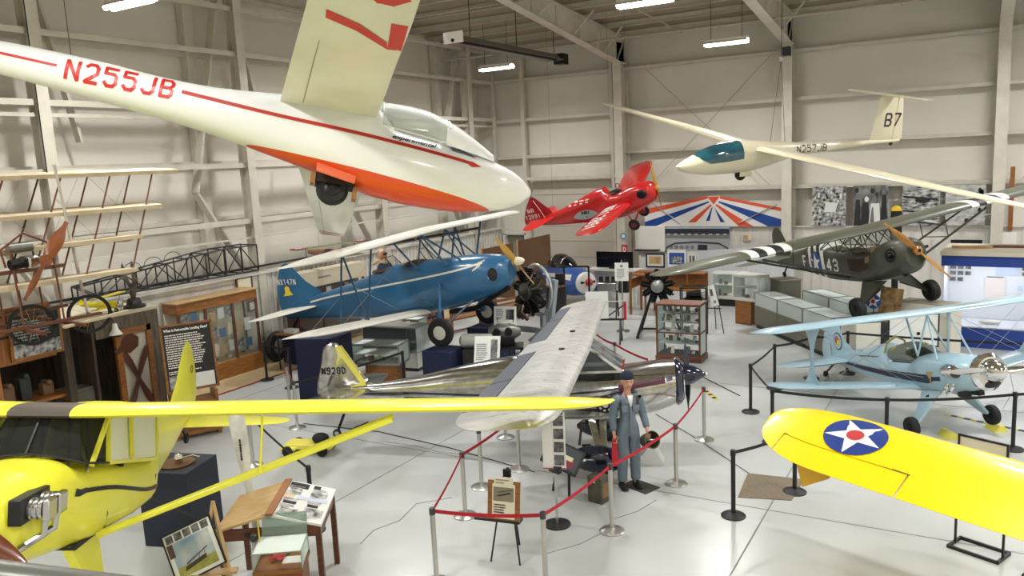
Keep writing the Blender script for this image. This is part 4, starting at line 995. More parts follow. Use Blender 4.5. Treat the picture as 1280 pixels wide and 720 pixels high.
for (x, y, rz, lab) in ((-.3, 15.3, .6, 'yellow wheel chock at the near tyre of the pale blue biplane'), (.42, 16.0, .6, 'yellow wheel chock at the far tyre of the pale blue biplane')):
    o = ob('wheel_chock', MB().prism([(-.13, 0), (.13, 0), (.03, .11), (-.03, .11)], .3, 'xz', -.15), yel, None, loc=(x, y, 0), rot=(0, 0, rz)); tag(o, lab, 'wheel chock', 'yellow wheel chocks')

# ---------------------------------------------------------------- royal blue biplane on blue pedestals
P7 = (-10.935, 15.552, 1.036, 3.05, 7.97, 1.83)
bb = thing('biplane', 'vintage biplane with blue fuselage and off-white wings, raised on navy pedestals at centre left', 'aeroplane', pose=P7)
rb = M('royal_blue_paint', (42, 102, 144), .3, coat=.5, rgb2=(36, 92, 132), scale=1.5); strb = M('blue_strut', (44, 78, 108), .4); offw = M('doped_white_fabric', (222, 220, 210), .5, rgb2=(212, 210, 200), scale=2)
UF = Fus([(-5.0, .9, 1.3, .03, 2), (-4.5, .84, 1.33, .08, 2.3), (-3.83, .78, 1.42, .16, 2.5), (-2.89, .7, 1.55, .27, 2.7), (-2.0, .64, 1.72, .35, 2.8), (-1.55, .62, 1.83, .38, 2.8), (-1.0, .61, 1.9, .42, 2.6), (-.38, .61, 1.9, .45, 2.5), (.2, .64, 1.87, .46, 2.4), (.8, .72, 1.86, .45, 2.4), (1.3, .82, 1.83, .42, 2.3), (1.7, .93, 1.77, .36, 2.2), (1.9, 1.02, 1.7, .29, 2.1), (2.0, 1.15, 1.62, .2, 2)])
ob('fuselage', UF.mesh(ns=60, n=32), rb, bb)
for x, z in ((-1.5, 1.79), (-.5, 1.86)):
    ob('cockpit_opening', MB().ell((x, -.05, z), (.33, .26, .08)), M('cockpit_brown', (78, 58, 44), .8), bb)
    mb = MB(); mb.add([(x+.42, -.22, z+.02), (x+.42, .22, z+.02), (x+.2, .16, z+.32), (x+.2, -.16, z+.32)], [(0, 1, 2, 3)]); mb.add([(x+.42, -.22, z+.02), (x+.2, -.16, z+.32), (x+.12, -.3, z+.04)], [(0, 1, 2)]); mb.add([(x+.42, .22, z+.02), (x+.2, .16, z+.32), (x+.12, .3, z+.04)], [(0, 1, 2)])
    w = ob('windscreen', mb, glass_mat('perspex', (222, 224, 220), .04), bb, smooth=0)
    ob('windscreen_frame', MB().tube([(x+.42, -.22, z+.02), (x+.2, -.16, z+.32), (x+.2, .16, z+.32), (x+.42, .22, z+.02)], .01, 5), darkmetal, w)
for s in (-1, 1):
    mb = MB(); band(UF, mb, [(-4.0, 1.26), (-3.35, 1.33), (-2, 1.42), (-.4, 1.5), (.6, 1.56), (1.45, 1.66)], .045, s); UF.patch(mb, [(1.2, 1.5), (1.38, 1.58), (1.5, 1.7)], [(1.2, 1.52), (1.34, 1.68), (1.5, 1.72)], s, 1, .008)
    ob('white_side_stripe', mb, offw, bb, smooth=0)
    c = [(1.68+.13*cos(t), 1.36+.17*sin(t)) for t in [2*PI*k/16 for k in range(16)]]
    ob('cooling_opening', MB().add([(x, UF.y(x, z, s, .01), z) for x, z in c], [tuple(range(16))]), black, bb, smooth=0)
    ob('cooling_lip', MB().tube([(x, UF.y(x, z, s, .012), z) for x, z in c], .018, 6, closed=True), rb, bb)
    UW = Wing(tipped(0, s*(4.5 if s < 0 else 4.9), .3, 1.3, 2.56, 2.47, .9, .8, mid=.3, sweep=.1)); LW = Wing(tipped(s*.4, s*4.3, -.15, 1.3, .66, 1.06, .9, .8, mid=.3, sweep=.15))
    ob('upper_wing', UW.mesh(ns=26), offw, bb); ob('lower_wing', LW.mesh(ns=26), offw, bb)
    zt = lambda y, f: UW.pt(s*y, f, False)[2]
    zl = lambda y, f: LW.pt(s*y, f, True)[2]
    def st(x0, y0, z0, x1, y1, z1, nm='interplane_strut', r=.028): ob(nm, MB().tube([(x0, s*y0, z0), (x1, s*y1, z1)], r, 8, flat=.5), strb, bb)
    st(.05, 2.4, zt(2.4, .2), -.45, 2.35, zl(2.35, .2)); st(-.75, 2.4, zt(2.4, .78), -1.25, 2.35, zl(2.35, .8)); st(-.75, 2.4, zt(2.4, .78), -.5, 2.35, zl(2.35, .25))
    for (a, b) in (((.1, .55, 2.52), (.55, .4, 1.74)), ((.1, .55, 2.52), (-.25, .42, 1.72)), ((-.75, .55, 2.5), (-.25, .42, 1.72)), ((.1, .55, 2.52), (.95, .36, 1.78))): st(*a, *b, nm='cabane_strut', r=.024)
    # undercarriage
    ob('undercarriage_leg', MB().tube([(.3, s*.46, 1.35), (.45, s*.98, .55)], [.03, .05], 8), rb, bb)
    ob('shock_strut', MB().tube([(.45, s*.98, .75), (.47, s*1.0, .34)], .07, 10), strb, bb)
    ob('undercarriage_brace', MB().tube([(1.0, s*.3, .82), (.47, s*1.0, .36)], .025, 6).tube([(-.3, s*.3, .66), (.47, s*1.0, .36)], .025, 6), strb, bb)
    w = wheel(bb, (.5, s*1.12, .3), .33, .15, rubber, M('hub_cream', (206, 202, 188), .5), hubR=.42)
    mb = MB()
    for a, b in (((0, .4, .8), (0, 3.3, 2.5)), ((-1, .4, .8), (-1, 3.3, 2.48)), ((0, .5, 2.5), (-.4, 3.3, 1.05)), ((-.9, .5, 2.5), (-1.2, 3.3, 1.05))): mb.tube([(a[0], s*a[1], a[2]), (b[0], s*b[1], b[2])], .004, 4)
    ob('flying_wires', mb, steel, bb)
f = ob('fin_and_rudder', fin_mesh(smooth_closed([(-3.6, 1.4), (-4.1, 1.8), (-4.5, 2.25), (-4.72, 2.36), (-4.95, 2.2), (-5.15, 1.8), (-5.2, 1.4), (-5.1, .95), (-4.8, .85), (-4.2, 1.0)], 3), .07), rb, bb)
mb = MB(); block_text(mb, 'NX147N', .16, .64, lambda u, v: (-5.07+u, -.046, 1.82-.1*u+v), .13); ob('registration', mb, wht, f, smooth=0, label='white NX147N on the tail')
mb = MB(); mb.add([(-4.95, -.045, 1.5), (-4.6, -.045, 1.5), (-4.68, -.045, 1.6), (-4.7, -.045, 1.72), (-4.78, -.045, 1.77), (-4.86, -.045, 1.72), (-4.86, -.045, 1.6)], [tuple(range(7))]); ob('yellow_bell', mb, M('emblem_yellow', (230, 200, 60), .5), f, smooth=0, label='yellow bell emblem')
ob('tailplane', hfin_mesh(smooth_closed([(-3.75, -.1), (-4.0, -1.2), (-4.3, -1.6), (-4.9, -1.5), (-5.0, 0), (-4.9, 1.5), (-4.3, 1.6), (-4.0, 1.2), (-3.75, .1)], 3), .05, 1.14), offw, bb)
ob('tail_skid', MB().bar((-4.6, 0, .9), (-4.95, 0, .55), .05), darkmetal, bb)
mb = MB(); mb.tube([(1.9, -.1, 1.0), (.9, -.1, .6), (.2, -.1, .58)], .06, 8); ob('exhaust_pipe', mb, darkmetal, bb)
prop(bb, (2.12, 0, 1.55), .95, rad(48), M('varnished_propeller_ochre', (190, 146, 56), .25, coat=.6), .15)
ob('spinner', MB().lathe([(.1, 0), (.1, .06), (.08, .14), (.03, .2), (.005, .21)], (2.15, 0, 1.55), 'x', 16), cream, bb)
# pilot in the rear cockpit (seated mannequin seen to the chest)
pl = thing('person', 'mannequin in cream cap and goggles sitting in the blue biplane cockpit, scarf flying', 'person', pose=P7)
skin = M('skin', (200, 150, 122), .5); leather = M('cream_leather', (206, 186, 150), .6)
mb = MB(); mb.loft([[(-1.5+w_*cos(t), .0+w_*1.5*sin(t), z) for t in [2*PI*k/16 for k in range(16)]] for z, w_ in ((1.6, .13), (1.8, .14), (1.92, .13), (1.98, .07), (2.03, .055), (2.07, .07), (2.13, .095), (2.2, .1), (2.27, .085), (2.31, .04))])
b_ = ob('body', mb, skin, pl)
ob('flying_jacket', MB().loft([[(-1.5+w_*cos(t), w_*1.55*sin(t), z) for t in [2*PI*k/16 for k in range(16)]] for z, w_ in ((1.6, .15), (1.8, .165), (1.93, .14), (2.0, .08))]), M('jacket_blue', (44, 52, 88), .7), pl)
ob('flying_cap', MB().loft([[(-1.515+w_*cos(t), w_*1.0*sin(t), z) for t in [2*PI*k/16 for k in range(16)]] for z, w_ in ((2.1, .1), (2.18, .108), (2.27, .098), (2.33, .05), (2.34, .01))]), leather, pl)
mb = MB()
for s in (-1, 1): mb.ell((-1.4, s*.04, 2.19), (.02, .035, .03))
ob('goggles', mb, black, pl); ob('nose', MB().ell((-1.395, 0, 2.14), (.02, .012, .022)), skin, pl)
ob('scarf', MB().tube([(-1.45, 0, 2.02), (-1.6, -.08, 2.05), (-1.75, -.12, 2.0), (-1.85, -.15, 2.08)], [.08, .06, .04, .02], 8), leather, pl)
ob('fur_collar', MB().lathe([(.1, 0), (.14, .03), (.13, .08), (.08, .1)], (-1.5, 0, 1.93), 'z', 14), leather, pl)

# ---------------------------------------------------------------- yellow high-wing cub-type aeroplane, left foreground
P8 = (-6.544, 3.149, 1.477, -52.04, 8.29, -5.7)
cy = M('lemon_yellow_dope', (234, 230, 66), .35, coat=.3, rgb2=(228, 224, 58), scale=1.2)
cb = thing('high_wing_monoplane', 'lemon yellow high-wing monoplane with exposed engine cylinders, nose at the lower left', 'aeroplane', pose=P8); cb.scale = (.92,)*3
CF8 = Fus([(-5.1, 1.15, 1.35, .03, 2.2), (-4.2, 1.0, 1.42, .15, 2.4), (-3.0, .86, 1.6, .34, 2.7), (-2.0, .8, 1.78, .5, 3), (-1.55, .79, 1.85, .58, 3.4), (-1.45, .78, 1.3, .6, 4), (-.9, .76, 1.36, .58, 4), (-.3, .76, 1.46, .5, 4), (.05, .77, 1.52, .44, 3.6), (.15, .78, 1.62, .43, 3), (.5, .82, 1.6, .4, 2.6), (.85, .88, 1.54, .34, 2.3), (1.05, .95, 1.46, .27, 2.1), (1.12, 1.05, 1.4, .18, 2)])
ob('fuselage', CF8.mesh(ns=60, n=34), cy, cb)
for s in (-1, 1):
    mb = MB(); c = curve([(-4.2, 1.0), (-2.6, .93), (-1.4, .97), (-.3, 1.24), (.05, 1.3)], 26); CF8.patch(mb, [(x, z-.02) for x, z in c], [(x, z+.02) for x, z in c], s, 1)
    CF8.patch(mb, [(.04, 1.28), (.18, 1.28), (.26, 1.3)], [(.04, 1.325), (.16, 1.335), (.22, 1.36)], s, 1)
    ob('black_side_stripe', mb, black, cb, smooth=0)
    mb = MB(); y = lambda x: s*(CF8.par(x)[2]+.0)
    for (x0, z0, x1, z1) in ((-.02, 1.5, -.3, 1.9), (-.3, 1.48, -.3, 1.92), (-1.4, 1.3, -1.4, 1.8), (-.3, 1.47, -1.4, 1.27), (-.75, 1.42, -.72, 1.86)): mb.bar((x0, y(x0)*.99, z0), (x1, y(x1)*.97, z1), .035)
    mb.bar((-.3, y(-.3)*.99, 1.9), (-1.4, y(-1.4)*.97, 1.8), .05)
    ob('cabin_frame', mb, cy, cb)
    mb = MB(); mb.add([(-.3, y(-.3), 1.47), (-.3, y(-.3)*.96, 1.9), (-1.4, y(-1.4)*.96, 1.8), (-1.4, y(-1.4), 1.3)], [(0, 1, 2, 3)])
    ob('side_window', mb, glass_mat('cub_window', (232, 234, 214), .08, .06), cb, smooth=0)
    mb = MB()
    for pts in ([(-.3, 1.45), (-.3, 1.0), (-.31, .86)], [(-.31, .86), (-.9, .84), (-1.38, .86)], [(-1.38, .86), (-1.39, 1.1), (-1.4, 1.28)]): mb.tube([(x, CF8.y(x, z, s, .003), z) for x, z in pts], .007, 4)
    ob('door_seam', mb, M('seam_olive', (130, 124, 30), .6), cb)
    # windscreen side quarter
    mb = MB(); mb.add([(.12, s*.40, 1.6), (-.02, s*.435, 1.5), (-.3, s*.48, 1.47), (-.3, s*.46, 1.9), (-.12, s*.3, 1.94)], [(0, 1, 2, 3, 4)])
    ob('windscreen_quarter', mb, glass_mat('smoked_screen', (70, 72, 70), .3, .04), cb, smooth=0)
    # cylinders
    for j, x in enumerate((.72, .92)):
        mb = MB()
        for k in range(9): mb.lathe([(.085-.015*(k % 2), 0), (.085-.015*(k % 2), .02)], (x, s*(.28+.02*k), 1.38), 'y', 14)
        cyl = ob('engine_cylinder', mb, alu, cb)
        ob('rocker_cover', MB().box(x, s*.49, 1.38, .15, .06, .17), alu, cyl, bevel=.015)
        ob('exhaust_pipe', MB().tube([(x, s*.46, 1.3), (x-.0, s*.45, 1.18), (x+.05, s*.3, 1.08)], .03, 8), alu, cb)
    ob('engine_baffle', MB().box(.82, s*.3, 1.38, .5, .1, .2), black, cb, bevel=.01)
    # struts
    for x0, x1, zz in ((-.2, -.1, 1.93), (-.28, -.75, 1.86)):
        ob('wing_strut', MB().tube([(x0, s*.45, .82), (x1, s*3.1, zz)], .028, 10, flat=.55), cy, cb)
    ob('jury_strut', MB().tube([(-.1, s*1.9, 1.42), (-.12, s*1.9, 1.95)], .012, 6), cy, cb)
    mb = MB(); mb.add([(.15, s*.32, .82), (-.42, s*.34, .8), (-.24, s*.5, .25), (-.05, s*.5, .25)], [(0, 1, 2, 3)]); ob('axle', MB().bar((-.14, s*.46, .24), (.05, s*.95, .22), .05), darkmetal, cb); ob('undercarriage_leg', mb, cy, cb, smooth=0, solid=.08)
    wheel(cb, (.05, s*.95, .22), .22, .16, rubber, darkmetal)
mb = MB(); mb.add([(.14, -.42, 1.58), (.2, -.2, 1.64), (.21, 0, 1.65), (-.12, 0, 1.99), (-.13, -.3, 1.95)], [(0, 1, 2, 3, 4)]); mb.add([(.14, .42, 1.58), (.2, .2, 1.64), (.21, 0, 1.65), (-.12, 0, 1.99), (-.13, .3, 1.95)], [(4, 3, 2, 1, 0)])
ob('windscreen', mb, glass_mat('smoked_screen', (70, 72, 70), .3, .04), cb, smooth=0)
mb = MB(); mb.bar((.215, 0, 1.66), (-.11, 0, 2.0), .018); mb.tube([(.13, -.44, 1.56), (.2, -.22, 1.63), (.22, 0, 1.655), (.2, .22, 1.63), (.13, .44, 1.56), (-.3, .5, 1.47)], .012, 6)
ob('windscreen_frame', mb, black, cb)
mb = MB(); mb.tube([(.1, .3, 1.5), (-.15, .2, 1.95)], .012, 6); mb.tube([(.0, .42, 1.45), (-.3, .3, 1.93)], .012, 6); mb.tube([(.1, -.3, 1.5), (-.15, -.2, 1.95)], .012, 6); ob('cabin_tube', mb, steel, cb)
mb = MB(); mb.box(-.75, 0, 1.1, .12, .95, .6); mb.box(-.5, 0, .95, .5, .95, .15); ob('seat', mb, M('cabin_dark', (40, 38, 38), .8), cb, bevel=.03)
ob('cabin_floor', MB().box(-.6, 0, .82, 1.5, .8, .04), M('cabin_dark', (40, 38, 38), .8), cb)
W8 = Wing(tipped(0, -5.35, .02, 1.55, 1.95, 2.09, .72, .8, mid=.35)[:-1]+[(0, .02, 1.55, 1.95, .72)]+tipped(0, 5.35, .02, 1.55, 1.95, 2.09, .72, .8, mid=.35)[1:], .13)
mb = MB()
for s in (-1, 1): W8.mesh(s*.26, s*2.3, ns=8, mb=mb); W8.mesh(s*2.3, s*4.6, 0, .8, ns=10, mb=mb); W8.mesh(s*4.6, s*5.33, ns=10, mb=mb)
w = ob('wing', mb, cy, cb)
ob('centre_section', W8.mesh(-.26, .26, ns=4), M('smoked_roof', (86, 78, 70), .35), cb, label='smoky brown transparent roof panel')
for s in (-1, 1): ob('aileron', W8.mesh(s*2.32, s*4.58, .815, 1, ns=8), cy, w)
f = ob('fin_and_rudder', fin_mesh(smooth_closed([(-4.0, 1.42), (-4.3, 1.75), (-4.55, 2.15), (-4.8, 2.28), (-5.1, 2.1), (-5.35, 1.7), (-5.38, 1.35), (-5.1, 1.1), (-4.4, 1.2)], 3), .06), cy, cb)
mb = MB(); mb.tube([(-4.95+.05*cos(t), .037, 1.85+.06*sin(t)) for t in [2*PI*k/12 for k in range(12)]], .004, 4, closed=True); ob('fin_badge', mb, ink, f)
ob('tailplane', hfin_mesh(smooth_closed([(-4.1, -.1), (-4.4, -1.2), (-4.7, -1.5), (-5.1, -1.3), (-5.2, 0), (-5.1, 1.3), (-4.7, 1.5), (-4.4, 1.2), (-4.1, .1)], 3), .05, 1.12), cy, cb)
wheel(cb, (-4.9, 0, .82), .08, .05, rubber, darkmetal, name='tail_wheel'); ob('tail_spring', MB().bar((-4.5, 0, 1.1), (-4.88, 0, .86), .03), darkmetal, cb)
prop(cb, (1.2, 0, 1.38), .74, rad(50), M('propeller_mahogany', (120, 60, 26), .25, coat=.6, rgb2=(98, 46, 20), scale=4), .14)
ob('air_scoop', MB().box(.85, 0, .84, .25, .22, .12), darkmetal, cb, bevel=.02)
# stands that carry the yellow aeroplane
Rm = Euler(cb.rotation_euler).to_matrix()
for p, lab in (((.05, -.95, .0), 'far'), ((.05, .95, .0), 'near')):
    q = Rm@(Vector(p)*.92)+Vector(P8[:3]); h = q.z-.0
    t = thing('aircraft_stand', 'dark steel stand under the %s wheel of the lemon yellow monoplane' % {'far': 'right main', 'near': 'left main', 'tail': 'tail'}[lab], 'stand', (q.x, q.y, 0), rad(-52), 'stands under the lemon yellow monoplane')
    ob('top_plate', MB().box(0, 0, h-.04, .4, .4, .04), black, t, bevel=.01)
    ob('column', MB().box(0, 0, h/2-.02, .12, .12, h-.08), black, t); ob('base_plate', MB().box(0, 0, .015, .5, .5, .03), black, t)

# ---------------------------------------------------------------- yellow wing with star roundel, right foreground
P9 = (2.101, 9.332, 1.506, 70.6, 14.4, 3.7)
ty = M('chrome_yellow', (238, 206, 10), .3, coat=.5)
tw = thing('training_aeroplane', 'bright yellow aeroplane whose wing with a star roundel fills the lower right', 'aeroplane', pose=P9)
for s in (-1, 1):
    W9 = Wing(tipped(s*.35, s*4.42, 0, 1.24, 0, 0, .8, 1.0, mid=.35))
    mb = MB(); W9.mesh(s*.35, s*2.5, ns=8, mb=mb); W9.mesh(s*2.5, s*4.05, 0, .69, ns=12, mb=mb, ys=None); W9.mesh(s*4.05, s*4.42, ns=8, mb=mb)
    w = ob('wing', mb, ty, tw)
    ob('aileron', W9.mesh(s*2.52, s*4.03, .705, 1, ns=10), ty, w, label='aileron with dark hinge gap')
    mb = MB()
    for a, b in ((2.5, .695), (4.04, .695)): pass
    mb.add([W9.pt(s*2.49, .69, True, .003), W9.pt(s*4.05, .69, True, .003), W9.pt(s*4.05, .705, True, .003), W9.pt(s*2.49, .705, True, .003)], [(0, 1, 2, 3)])
    ob('hinge_gap', mb, M('gap_dark', (96, 80, 10), .7), w, smooth=0)
    mb = MB(); roundel(mb, W9, -.5, s*3.28, .36, True, point=PI, off=.008); ob('star_roundel', mb, [M('roundel_blue', (26, 52, 124), .4), stw, insred], w, smooth=0, label='blue roundel with white star and red centre')
    mb = MB()
    for k in range(3): mb.add([W9.pt(s*(4.0-.22*k), f, True, .0015) for f in (.02, .1, .25, .42)]+[W9.pt(s*(4.0-.22*k-.006), f, True, .0015) for f in (.42, .25, .1, .02)], [tuple(range(8))])
    ob('rib_line', mb, M('rib_tape', (236, 206, 30), .4), w, smooth=0)
    ob('undercarriage_leg', MB().tube([(-.2, s*1.0, -.02), (-.1, s*1.05, -.9)], .05, 10), ty, tw)
    wheel(tw, (-.08, s*1.12, -.98), .26, .14, rubber, darkmetal)
F9 = Fus([(-4.9, .3, .6, .04, 2), (-3.5, .1, .7, .2, 2.2), (-1.8, -.15, .85, .36, 2.3), (-.5, -.22, .9, .42, 2.4), (.6, -.2, .8, .42, 2.2), (1.3, -.1, .65, .36, 2), (1.5, .05, .5, .25, 2)])
ob('fuselage', F9.mesh(ns=40), ty, tw)
ob('fin_and_rudder', fin_mesh(smooth_closed([(-3.9, .6), (-4.4, 1.3), (-4.9, 1.45), (-5.2, .9), (-5.1, .3)], 3), .06), ty, tw)
ob('tailplane', hfin_mesh([(-3.9, 0), (-4.1, -1.3), (-4.8, -1.4), (-4.9, 0), (-4.8, 1.4), (-4.1, 1.3)], .05, .5), ty, tw)
ob('aileron_mass_panel', MB().prism([(3.36, -.02), (3.82, -.02), (3.74, -.52), (3.38, -.26)], .025, 'yz', -.98), M('ochre_yellow', (206, 160, 20), .5), tw)
# ---------------------------------------------------------------- four-winged pioneer aeroplane replica, upper left
def build_quad():
    t = thing('multiplane_replica', 'pioneer multiplane replica with four cream wings and a reddish wooden propeller', 'aeroplane', (-13.5, 7.31, 2.74), 0); t.scale = (.925,)*3
    lin_ = M('cream_linen', (214, 198, 168), .7, rgb2=(198, 180, 146), scale=3); brn = M('brown_strut', (110, 66, 44), .5); red_t = M('reddish_tube', (120, 60, 48), .5)
    # wings run along y (parallel to the left wall); nose faces +x
    for i, (z, y0, y1, x) in enumerate(((2.7, -3.6, 3.55, -.75), (2.0, -3.5, 2.85, -.45), (1.45, -3.3, 2.15, -.2), (.85, -3.2, 1.75, .1))):
        secs = []; n = 26
        for k in range(n+1):
            u = k/n; y = y0+(y1-y0)*u; e = min(1, max(0, (y1-y)/.6)**.6+.12, (y-y0)/.3+.12); wv = .02*sin(9*u*PI)
            c = 1.0*(.55+.45*e) if i < 3 else 1.0*(.4+.6*e)
            secs.append([(x+.45-f*c, y, z+wv*f+.12*c*4*f*(1-f)*.5-(.12 if i > 1 else 0)*f+.03*(f < .95)) for f in (0, .2, .5, .8, 1)]+[(x+.45-f*c, y, z+wv*f+.12*c*4*f*(1-f)*.5-(.12 if i > 1 else 0)*f-.035*(f < .95)-.01) for f in (1, .8, .5, .2, 0)])
        ob('wing', MB().loft(secs), lin_, t)
    # raked interplane struts, fore and aft
    for ys in (-2.1, -1.0, 0, 1.05, 2.05, 3.0):
        for dx in (.35, -.4): ob('interplane_strut', MB().tube([(-.75+dx, ys, 2.72), (.1+dx, ys-1.3, .85)], .018, 6), brn, t)
    mb = MB()
    for ys in (-1.5, -.55, .55, 1.6):
        mb.tube([(-.5, ys, 2.7), (-.2, ys+.9, 1.5)], .004, 4); mb.tube([(-.2, ys, 1.5), (-.5, ys+.9, 2.7)], .004, 4)
    ob('bracing_wires', mb, steel, t)
    # fuselage booms, undercarriage frame
    for s in (-.6, .1):
        ob('skid_boom', MB().bar((-.75, s, .18), (1.3, s, .12), .06), redwood, t)
        for x in (-.6, .1, .7): ob('frame_strut', MB().tube([(x, s, .15), (x-.1, s, 1.5)], .018, 6), brn, t)
    ob('cross_beam', MB().bar((.75, -1.5, .18), (.75, .75, .18), .09, .05), redwood, t); ob('cross_beam', MB().bar((-.45, -1.4, .25), (-.45, .85, .25), .08, .05), redwood, t)
    ob('front_sill', MB().bar((1.0, -.1, .1), (1.0, 1.1, .16), .1, .04), M('pale_sill', (186, 170, 140), .6), t)
    ob('engine_bearer', MB().bar((.55, -.9, 1.12), (.55, .3, 1.12), .1, .06), brn, t)
    e = ob('engine', MB().box(.6, -.3, 1.26, .35, .2, .2), alu, t, bevel=.03)
    for s in (-1, 1): ob('cylinder', MB().tube([(.6, -.3+s*.1, 1.26), (.6, -.3+s*.33, 1.24)], .09, 12), darkmetal, e)
    ob('fuel_tank', MB().tube([(.35, -.5, 1.5), (.35, -.1, 1.5)], .08, 12), M('tank_grey', (130, 128, 120), .4, .6), t)
    ob('tank_frame', MB().tube([(.5, -.65, 1.2), (.5, -.7, 1.5), (.5, -.3, 1.75), (.5, .1, 1.55), (.5, .1, 1.2)], .02, 6), red_t, t)
    prop(t, (.95, -.22, 1.28), .74, rad(-36), M('propeller_orange_wood', (158, 92, 52), .35, coat=.3, rgb2=(140, 76, 40), scale=4), .22)
    for yy in (-.38, .66):
        mb = MB(); mb.tube([(.55+.0, yy+.33*cos(a), .17+.33*sin(a)) for a in [2*PI*k/26 for k in range(26)]], .03, 7, closed=True)
        mb.xf(lambda p: (p.x+(p.y-yy)*.35, p.y, p.z))
        w = ob('bicycle_wheel', mb, rubber, t)
        mb = MB()
        for k in range(14): a = 2*PI*k/14; mb.tube([(.55, yy, .17), (.55+.31*cos(a)*.35, yy+.31*cos(a), .17+.31*sin(a))], .003, 3)
        ob('spokes', mb, steel, w); ob('hub', MB().tube([(.5, yy, .17), (.62, yy-.03, .17)], .03, 8), darkmetal, w)
    ob('suspension_pole', MB().tube([(-.6, .9, 2.75), (-.6, .9, 6.6)], .012, 6), darkmetal, t)
    ob('suspension_pole', MB().tube([(-.6, -1.9, 2.75), (-.6, -1.9, 6.6)], .012, 6), darkmetal, t)
    ob('mast', MB().tube([(.1, .9, .1), (.0, .7, 2.9)], .028, 8), white_steel, t)
build_quad()

# ---------------------------------------------------------------- bare fuselage truss on the wainscot ledge
t = thing('fuselage_truss', 'black bare steel-tube fuselage frame lying on the left wall ledge', 'aircraft frame', (-16.75, 12.4, 2.45))
def tr(u):
    h = .3+.38*min(1, u/.75); w = .1+.2*min(1, u/.8); y = -2.45+4.85*u; z0 = .14+.0*u; return y, z0, h, w
mb = MB(); N = 9
for k in range(N):
    for (sx, sz) in ((-1, 0), (1, 0), (-1, 1), (1, 1)):
        y0, z0, h0, w0 = tr(k/N); y1, z1, h1, w1 = tr((k+1)/N); mb.tube([(sx*w0, y0, z0+sz*h0), (sx*w1, y1, z1+sz*h1)], .022, 6)
ob('longerons', mb, black, t)
mb = MB()
for k in range(N+1):
    y0, z0, h0, w0 = tr(k/N)
    for s in (-1, 1): mb.tube([(s*w0, y0, z0), (s*w0, y0, z0+h0)], .018, 5)
    mb.tube([(-w0, y0, z0), (w0, y0, z0)], .015, 5); mb.tube([(-w0, y0, z0+h0), (w0, y0, z0+h0)], .015, 5)
    if k < N:
        y1, z1, h1, w1 = tr((k+1)/N)
        for s in (-1, 1): mb.tube([(s*w0, y0, z0 if k % 2 else z0+h0), (s*w1, y1, z1+h1 if k % 2 else z1)], .016, 5)
ob('bays', mb, black, t)
mb = MB()
for k in (2, 3, 4):
    y0, z0, h0, w0 = tr((k+.5)/N); mb.tube([(.1+.0*a, y0+.25*cos(a), z0+h0+.22*sin(a)) for a in [PI*q/12 for q in range(13)]], .008, 5)
ob('hoop', mb, black, t)
# ================================================================ EXHIBIT FURNITURE
case_white = M('case_white', (206, 206, 198), .45); case_grey = M('case_olive_grey', (108, 106, 92), .5); trimg = M('case_trim', (158, 158, 150), .35, .6)
coldgrey = M('case_blue_grey', (140, 144, 146), .4)
paper2 = M('cream_paper', (224, 216, 190), .6); photo_grey = M('photo_grey', (128, 128, 126), .5, rgb2=(58, 58, 60), scale=14)
photo_light = M('photo_light', (196, 196, 192), .5, rgb2=(52, 52, 54), scale=11)
ARTM = [M('artifact_steel', (150, 150, 148), .35, .8), M('artifact_dark', (44, 46, 46), .6), M('artifact_paper', (214, 212, 202), .6), M('artifact_brown', (112, 84, 58), .6), M('artifact_green', (84, 104, 90), .5)]
def glass_box(t, x, y, z0, z1, w, d, fm=None, fr=.018, shelf=True, name='glass'):
    """five panes and an edge frame; returns the glass part"""
    mb = MB(); e = .004
    mb.box(x, y-d/2, (z0+z1)/2, w, e, z1-z0); mb.box(x, y+d/2, (z0+z1)/2, w, e, z1-z0); mb.box(x-w/2, y, (z0+z1)/2, e, d, z1-z0); mb.box(x+w/2, y, (z0+z1)/2, e, d, z1-z0); mb.box(x, y, z1, w, d, e)
    g = ob(name, mb, glass, t, smooth=0)
    mb = MB()
    for sx in (-1, 1):
        for sy in (-1, 1): mb.box(x+sx*w/2, y+sy*d/2, (z0+z1)/2, fr, fr, z1-z0)
        mb.box(x+sx*w/2, y, z1, fr, d, fr); mb.box(x+sx*w/2, y, z0, fr, d, fr)
    for sy in (-1, 1): mb.box(x, y+sy*d/2, z1, w, fr, fr); mb.box(x, y+sy*d/2, z0, w, fr, fr)
    ob('frame', mb, fm or trimg, t, smooth=0)
    if shelf: ob('shelf', MB().box(x, y, (z0+z1)/2, w*.97, d*.96, .008), glass, t, smooth=0)
    return g
def rotp(x, y, rz, dx, dy): return x+dx*cos(rz)-dy*sin(rz), y+dx*sin(rz)+dy*cos(rz)
